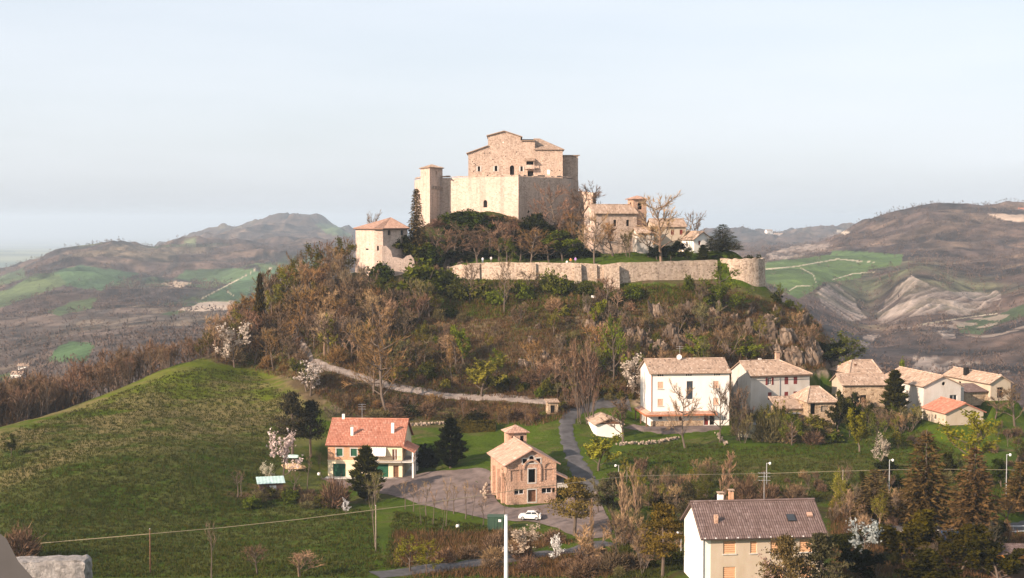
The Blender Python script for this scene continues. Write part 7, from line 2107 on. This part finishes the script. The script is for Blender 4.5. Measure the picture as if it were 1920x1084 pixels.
post(1176, 900, 870, 'short pale post beside the road', rad=.08, mat='grey_wood')
post(705, 1036, 948, 'slim post carrying the cable at the meadow edge', rad=.09, mat='grey_wood')
cp_ = [(-60, 1030, 200), (60, 1020, 199), (282, 1001, 196), (420, 989, 199), (560, 974, 201), (703, 956, 203), (800, 944, 206), (900, 929, 209), (1000, 915, 212), (1100, 902, 216), (1176, 893, 222), (1300, 890, 228), (1437, 888, 234), (1560, 884, 235), (1668, 881, 236), (1780, 880, 238), (1887, 881, 240), (2000, 886, 242)]
r = empty('overhead_cable', P(703, 956, 203)); tag(r, 'long pale overhead cable crossing the meadow and the lawn', 'cable')
m = MB(); m.tube([P(*a) - r.location for a in cp_], .05, 5); M['cable'] = flat('pale_cable', (.24, .20, .13), .7); m.build('wire', M['cable'], r)

# ---- dry stone walls, each stone a piece of its own
def stone_mesh(seed):
    bm = bmesh.new(); bmesh.ops.create_icosphere(bm, subdivisions=1, radius=.5); q = random.Random(seed)
    for v in bm.verts: v.co = Vector((v.co.x * q.uniform(.8, 1.3), v.co.y * q.uniform(.8, 1.2), v.co.z * q.uniform(.7, 1.0)))
    me = bpy.data.meshes.new('stone'); bm.to_mesh(me); bm.free(); me.materials.append(M['curtain']); return me
STN = [stone_mesh(i) for i in range(5)]
def stone_row(pix, n, s, label, courses=2):
    pts = [ground(*q) for q in pix]; r = empty('dry_stone_wall', pts[0]); tag(r, label, 'stone wall')
    L = [(b - a).length for a, b in zip(pts[:-1], pts[1:])]; q = random.Random(len(label))
    for k in range(n):
        t = (k % (n // courses) + q.uniform(-.2, .2)) / (n // courses) * sum(L); c = k // (n // courses)
        for i, l in enumerate(L):
            if t <= l or i == len(L) - 1: break
            t -= l
        w = pts[i].lerp(pts[i + 1], max(0, min(1, t / L[i]))); w = Vector((w.x, w.y, float(hb(w.x, w.y))))
        o = link('stone', STN[q.randrange(5)], r); o.location = w - pts[0] + Vector((q.gauss(0, .25), q.gauss(0, .3), s * q.uniform(.0, .35) + c * s * .55)); z = s * q.uniform(.75, 1.25); o.scale = (z, z, z * .85); o.rotation_euler = (q.uniform(0, 6), q.uniform(0, 6), q.uniform(0, 6))
stone_row([(1160, 836), (1200, 834), (1240, 830), (1272, 822)], 110, .5, 'rough stone wall below the garden of the white house')
stone_row([(770, 799), (805, 799), (838, 797)], 60, .5, 'row of pale stones behind the red-roofed house')
stone_row([(1345, 815), (1352, 826), (1363, 838)], 36, .5, 'short reddish stone edge leading down the lawn', 2)
stone_row([(905, 935), (912, 920), (918, 905)], 14, .7, 'heap of pale stones beside the old church', 2)

# ---- boat, sand heap and tubs by the meadow
p = ground(545, 867); r = empty('upturned_boat', p, math.radians(-6)); tag(r, 'pale green upturned boat on trestles beside the red-roofed house', 'boat')
m = MB(); st = [(-1.5, .15, .55), (-1.0, .55, .85), (0, .72, 1.0), (.9, .66, .95), (1.5, .5, .85)]
for (x0, w0, h0), (x1, w1, h1) in zip(st[:-1], st[1:]):
    a = [(x0, -w0, .75), (x0, -w0 * .6, .75 + h0 * .4), (x0, 0, .75 + h0 * .55), (x0, w0 * .6, .75 + h0 * .4), (x0, w0, .75)]; b = [(x1, -w1, .75), (x1, -w1 * .6, .75 + h1 * .4), (x1, 0, .75 + h1 * .55), (x1, w1 * .6, .75 + h1 * .4), (x1, w1, .75)]
    for i in range(4): m.poly([a[i], b[i], b[i + 1], a[i + 1]])
m.poly([(1.5, -.5, .75), (1.5, -.3, 1.09), (1.5, 0, 1.22), (1.5, .3, 1.09), (1.5, .5, .75)])
m.build('hull', M['pale_sheet'], r)
for x_ in (-.9, 1.0):
    for s in (-1, 1):
        m = MB(); m.tube([(x_, s * .75, -.2), (x_, s * .45, .76)], .06, 5); m.build('trestle_leg', M['fascia'], r)
p = ground(548, 878); bm = bmesh.new(); bmesh.ops.create_icosphere(bm, subdivisions=3, radius=1)
for v in bm.verts: v.co = Vector((v.co.x * 2.6, v.co.y * 1.3, max(-.1, v.co.z) * .8)) * (1 + .12 * float(fbm(np.array(v.co.x * 3), np.array(v.co.y * 3), 2, 3)))
me = bpy.data.meshes.new('sand_heap'); bm.to_mesh(me); bm.free(); me.materials.append(flat('ochre_sand', (.50, .34, .19), .95)); o = link('sand_heap', me); o.location = p; tag(o, 'low heap of ochre sand beside the upturned boat', 'sand heap')
for i, (px_, py_, lb) in enumerate(((598, 892, 'white tub by the corner of the red-roofed house'), (858, 990, 'white sack lying on the bank below the yard'))):
    p = ground(px_, py_); r = empty('white_tub', p); tag(r, lb, 'tub')
    m = MB(); m.tube([(0, 0, -.05), (0, 0, .25), (.03, 0, .5)], [.26, .30, .24], 10); m.build('tub_wall', M['white_paint'], r, True)
    m = MB(); m.tube([(.03, 0, .49), (.03, 0, .53)], [.27, .25], 10); m.build('lid', M['metal'], r)
# ---- little sign on the slope, roof corner and guard rail at the road
p = ground(1114, 566); r = empty('notice_board', p); tag(r, 'small white notice board on the slope under the curtain wall', 'notice board')
m = MB(); m.box(-.7, .7, -.04, .04, .75, 1.35); m.build('board', M['white_paint'], r)
for s in (-.5, .5):
    m = MB(); m.box(s - .06, s + .06, .05, .15, -.4, 1.2); m.build('leg', M['fascia'], r)
p = on_ground(1868, 186); r = empty('orange_roof_shed', p, math.radians(-2)); tag(r, 'shed with bright orange roof edge at the lower corner of the view', 'shed')
hh = Zp(1040, 186) - p.z
m = MB(); m.box(.3, 9, .3, 4, -.5, hh - .3); m.build('wall', M['fascia'], r)
m = MB(); roof_plane(m, [(0, 0, hh - .2), (9.5, 0, hh - .2), (9.5, 4.5, hh + .5), (0, 4.5, hh + .5)], seed=9); m.build('roof', M['tile_brown'], r)
m = MB(); m.box(-.05, 9.5, -.12, -.03, hh - .5, hh - .05); m.build('roof_edge', flat('orange_board', (.62, .26, .06), .6), r)
g0, g1 = ground(1852, 996), ground(1925, 995); r = empty('guard_rail', g0); tag(r, 'grey guard rail along the main road', 'guard rail')
m = MB(); m.tube([Vector((0, 0, .65)), g1 - g0 + Vector((0, 0, .65))], .13, 4); m.build('rail', M['metal'], r)
for k in range(4):
    q = (g1 - g0) * (k / 3); m = MB(); m.box(q.x - .06, q.x + .06, q.y + .14, q.y + .24, q.z - .3, q.z + .75); m.build('rail_post', M['metal'], r)
# ---- gas tank and shelter at the far right of the hamlet
# ---- people on the terrace
def person(p, rz, shirt, trousers, label, hair=(.05, .035, .025)):
    new = FIGURE.copy(); o = bpy.data.objects.new('person', new); COL.objects.link(o)
    mats = [flat('shirt_' + label[:6], shirt), flat('trousers_' + label[:6], trousers), flat('skin_' + label[:6], (.55, .34, .24)), flat('hair_' + label[:6], hair)]
    new.materials.clear()
    for m_ in mats: new.materials.append(m_)
    for f in new.polygons:
        z = f.center.z; f.material_index = 1 if z < .95 and abs(f.center.x) < .22 else (2 if z > 1.5 or (abs(f.center.x) > .2 and z < 1.05) else 0)
        if z > 1.62 and f.center.y > -.06 or z > 1.74: f.material_index = 3
    o.location = p; o.rotation_euler = (0, 0, rz); tag(o, label, 'person')
for px_, Y_, sh, tr, lb in ((1063, 342.2, (.8, .78, .75), (.08, .09, .14), 'person in a white top looking over the curtain wall'), (1070, 342.4, (.75, .22, .06), (.1, .1, .12), 'person in an orange top looking over the curtain wall'), (1079, 342.3, (.42, .25, .55), (.12, .1, .1), 'person in a lilac top looking over the curtain wall'),
                            (905, 347.5, (.62, .62, .66), (.2, .22, .3), 'person in grey standing among the terrace trees'), (921, 347.0, (.8, .76, .72), (.15, .12, .1), 'person in a pale top standing beside a russet trunk')):
    p = on_ground(px_, Y_); person(p, vr.uniform(-.6, .6), sh, tr, lb)
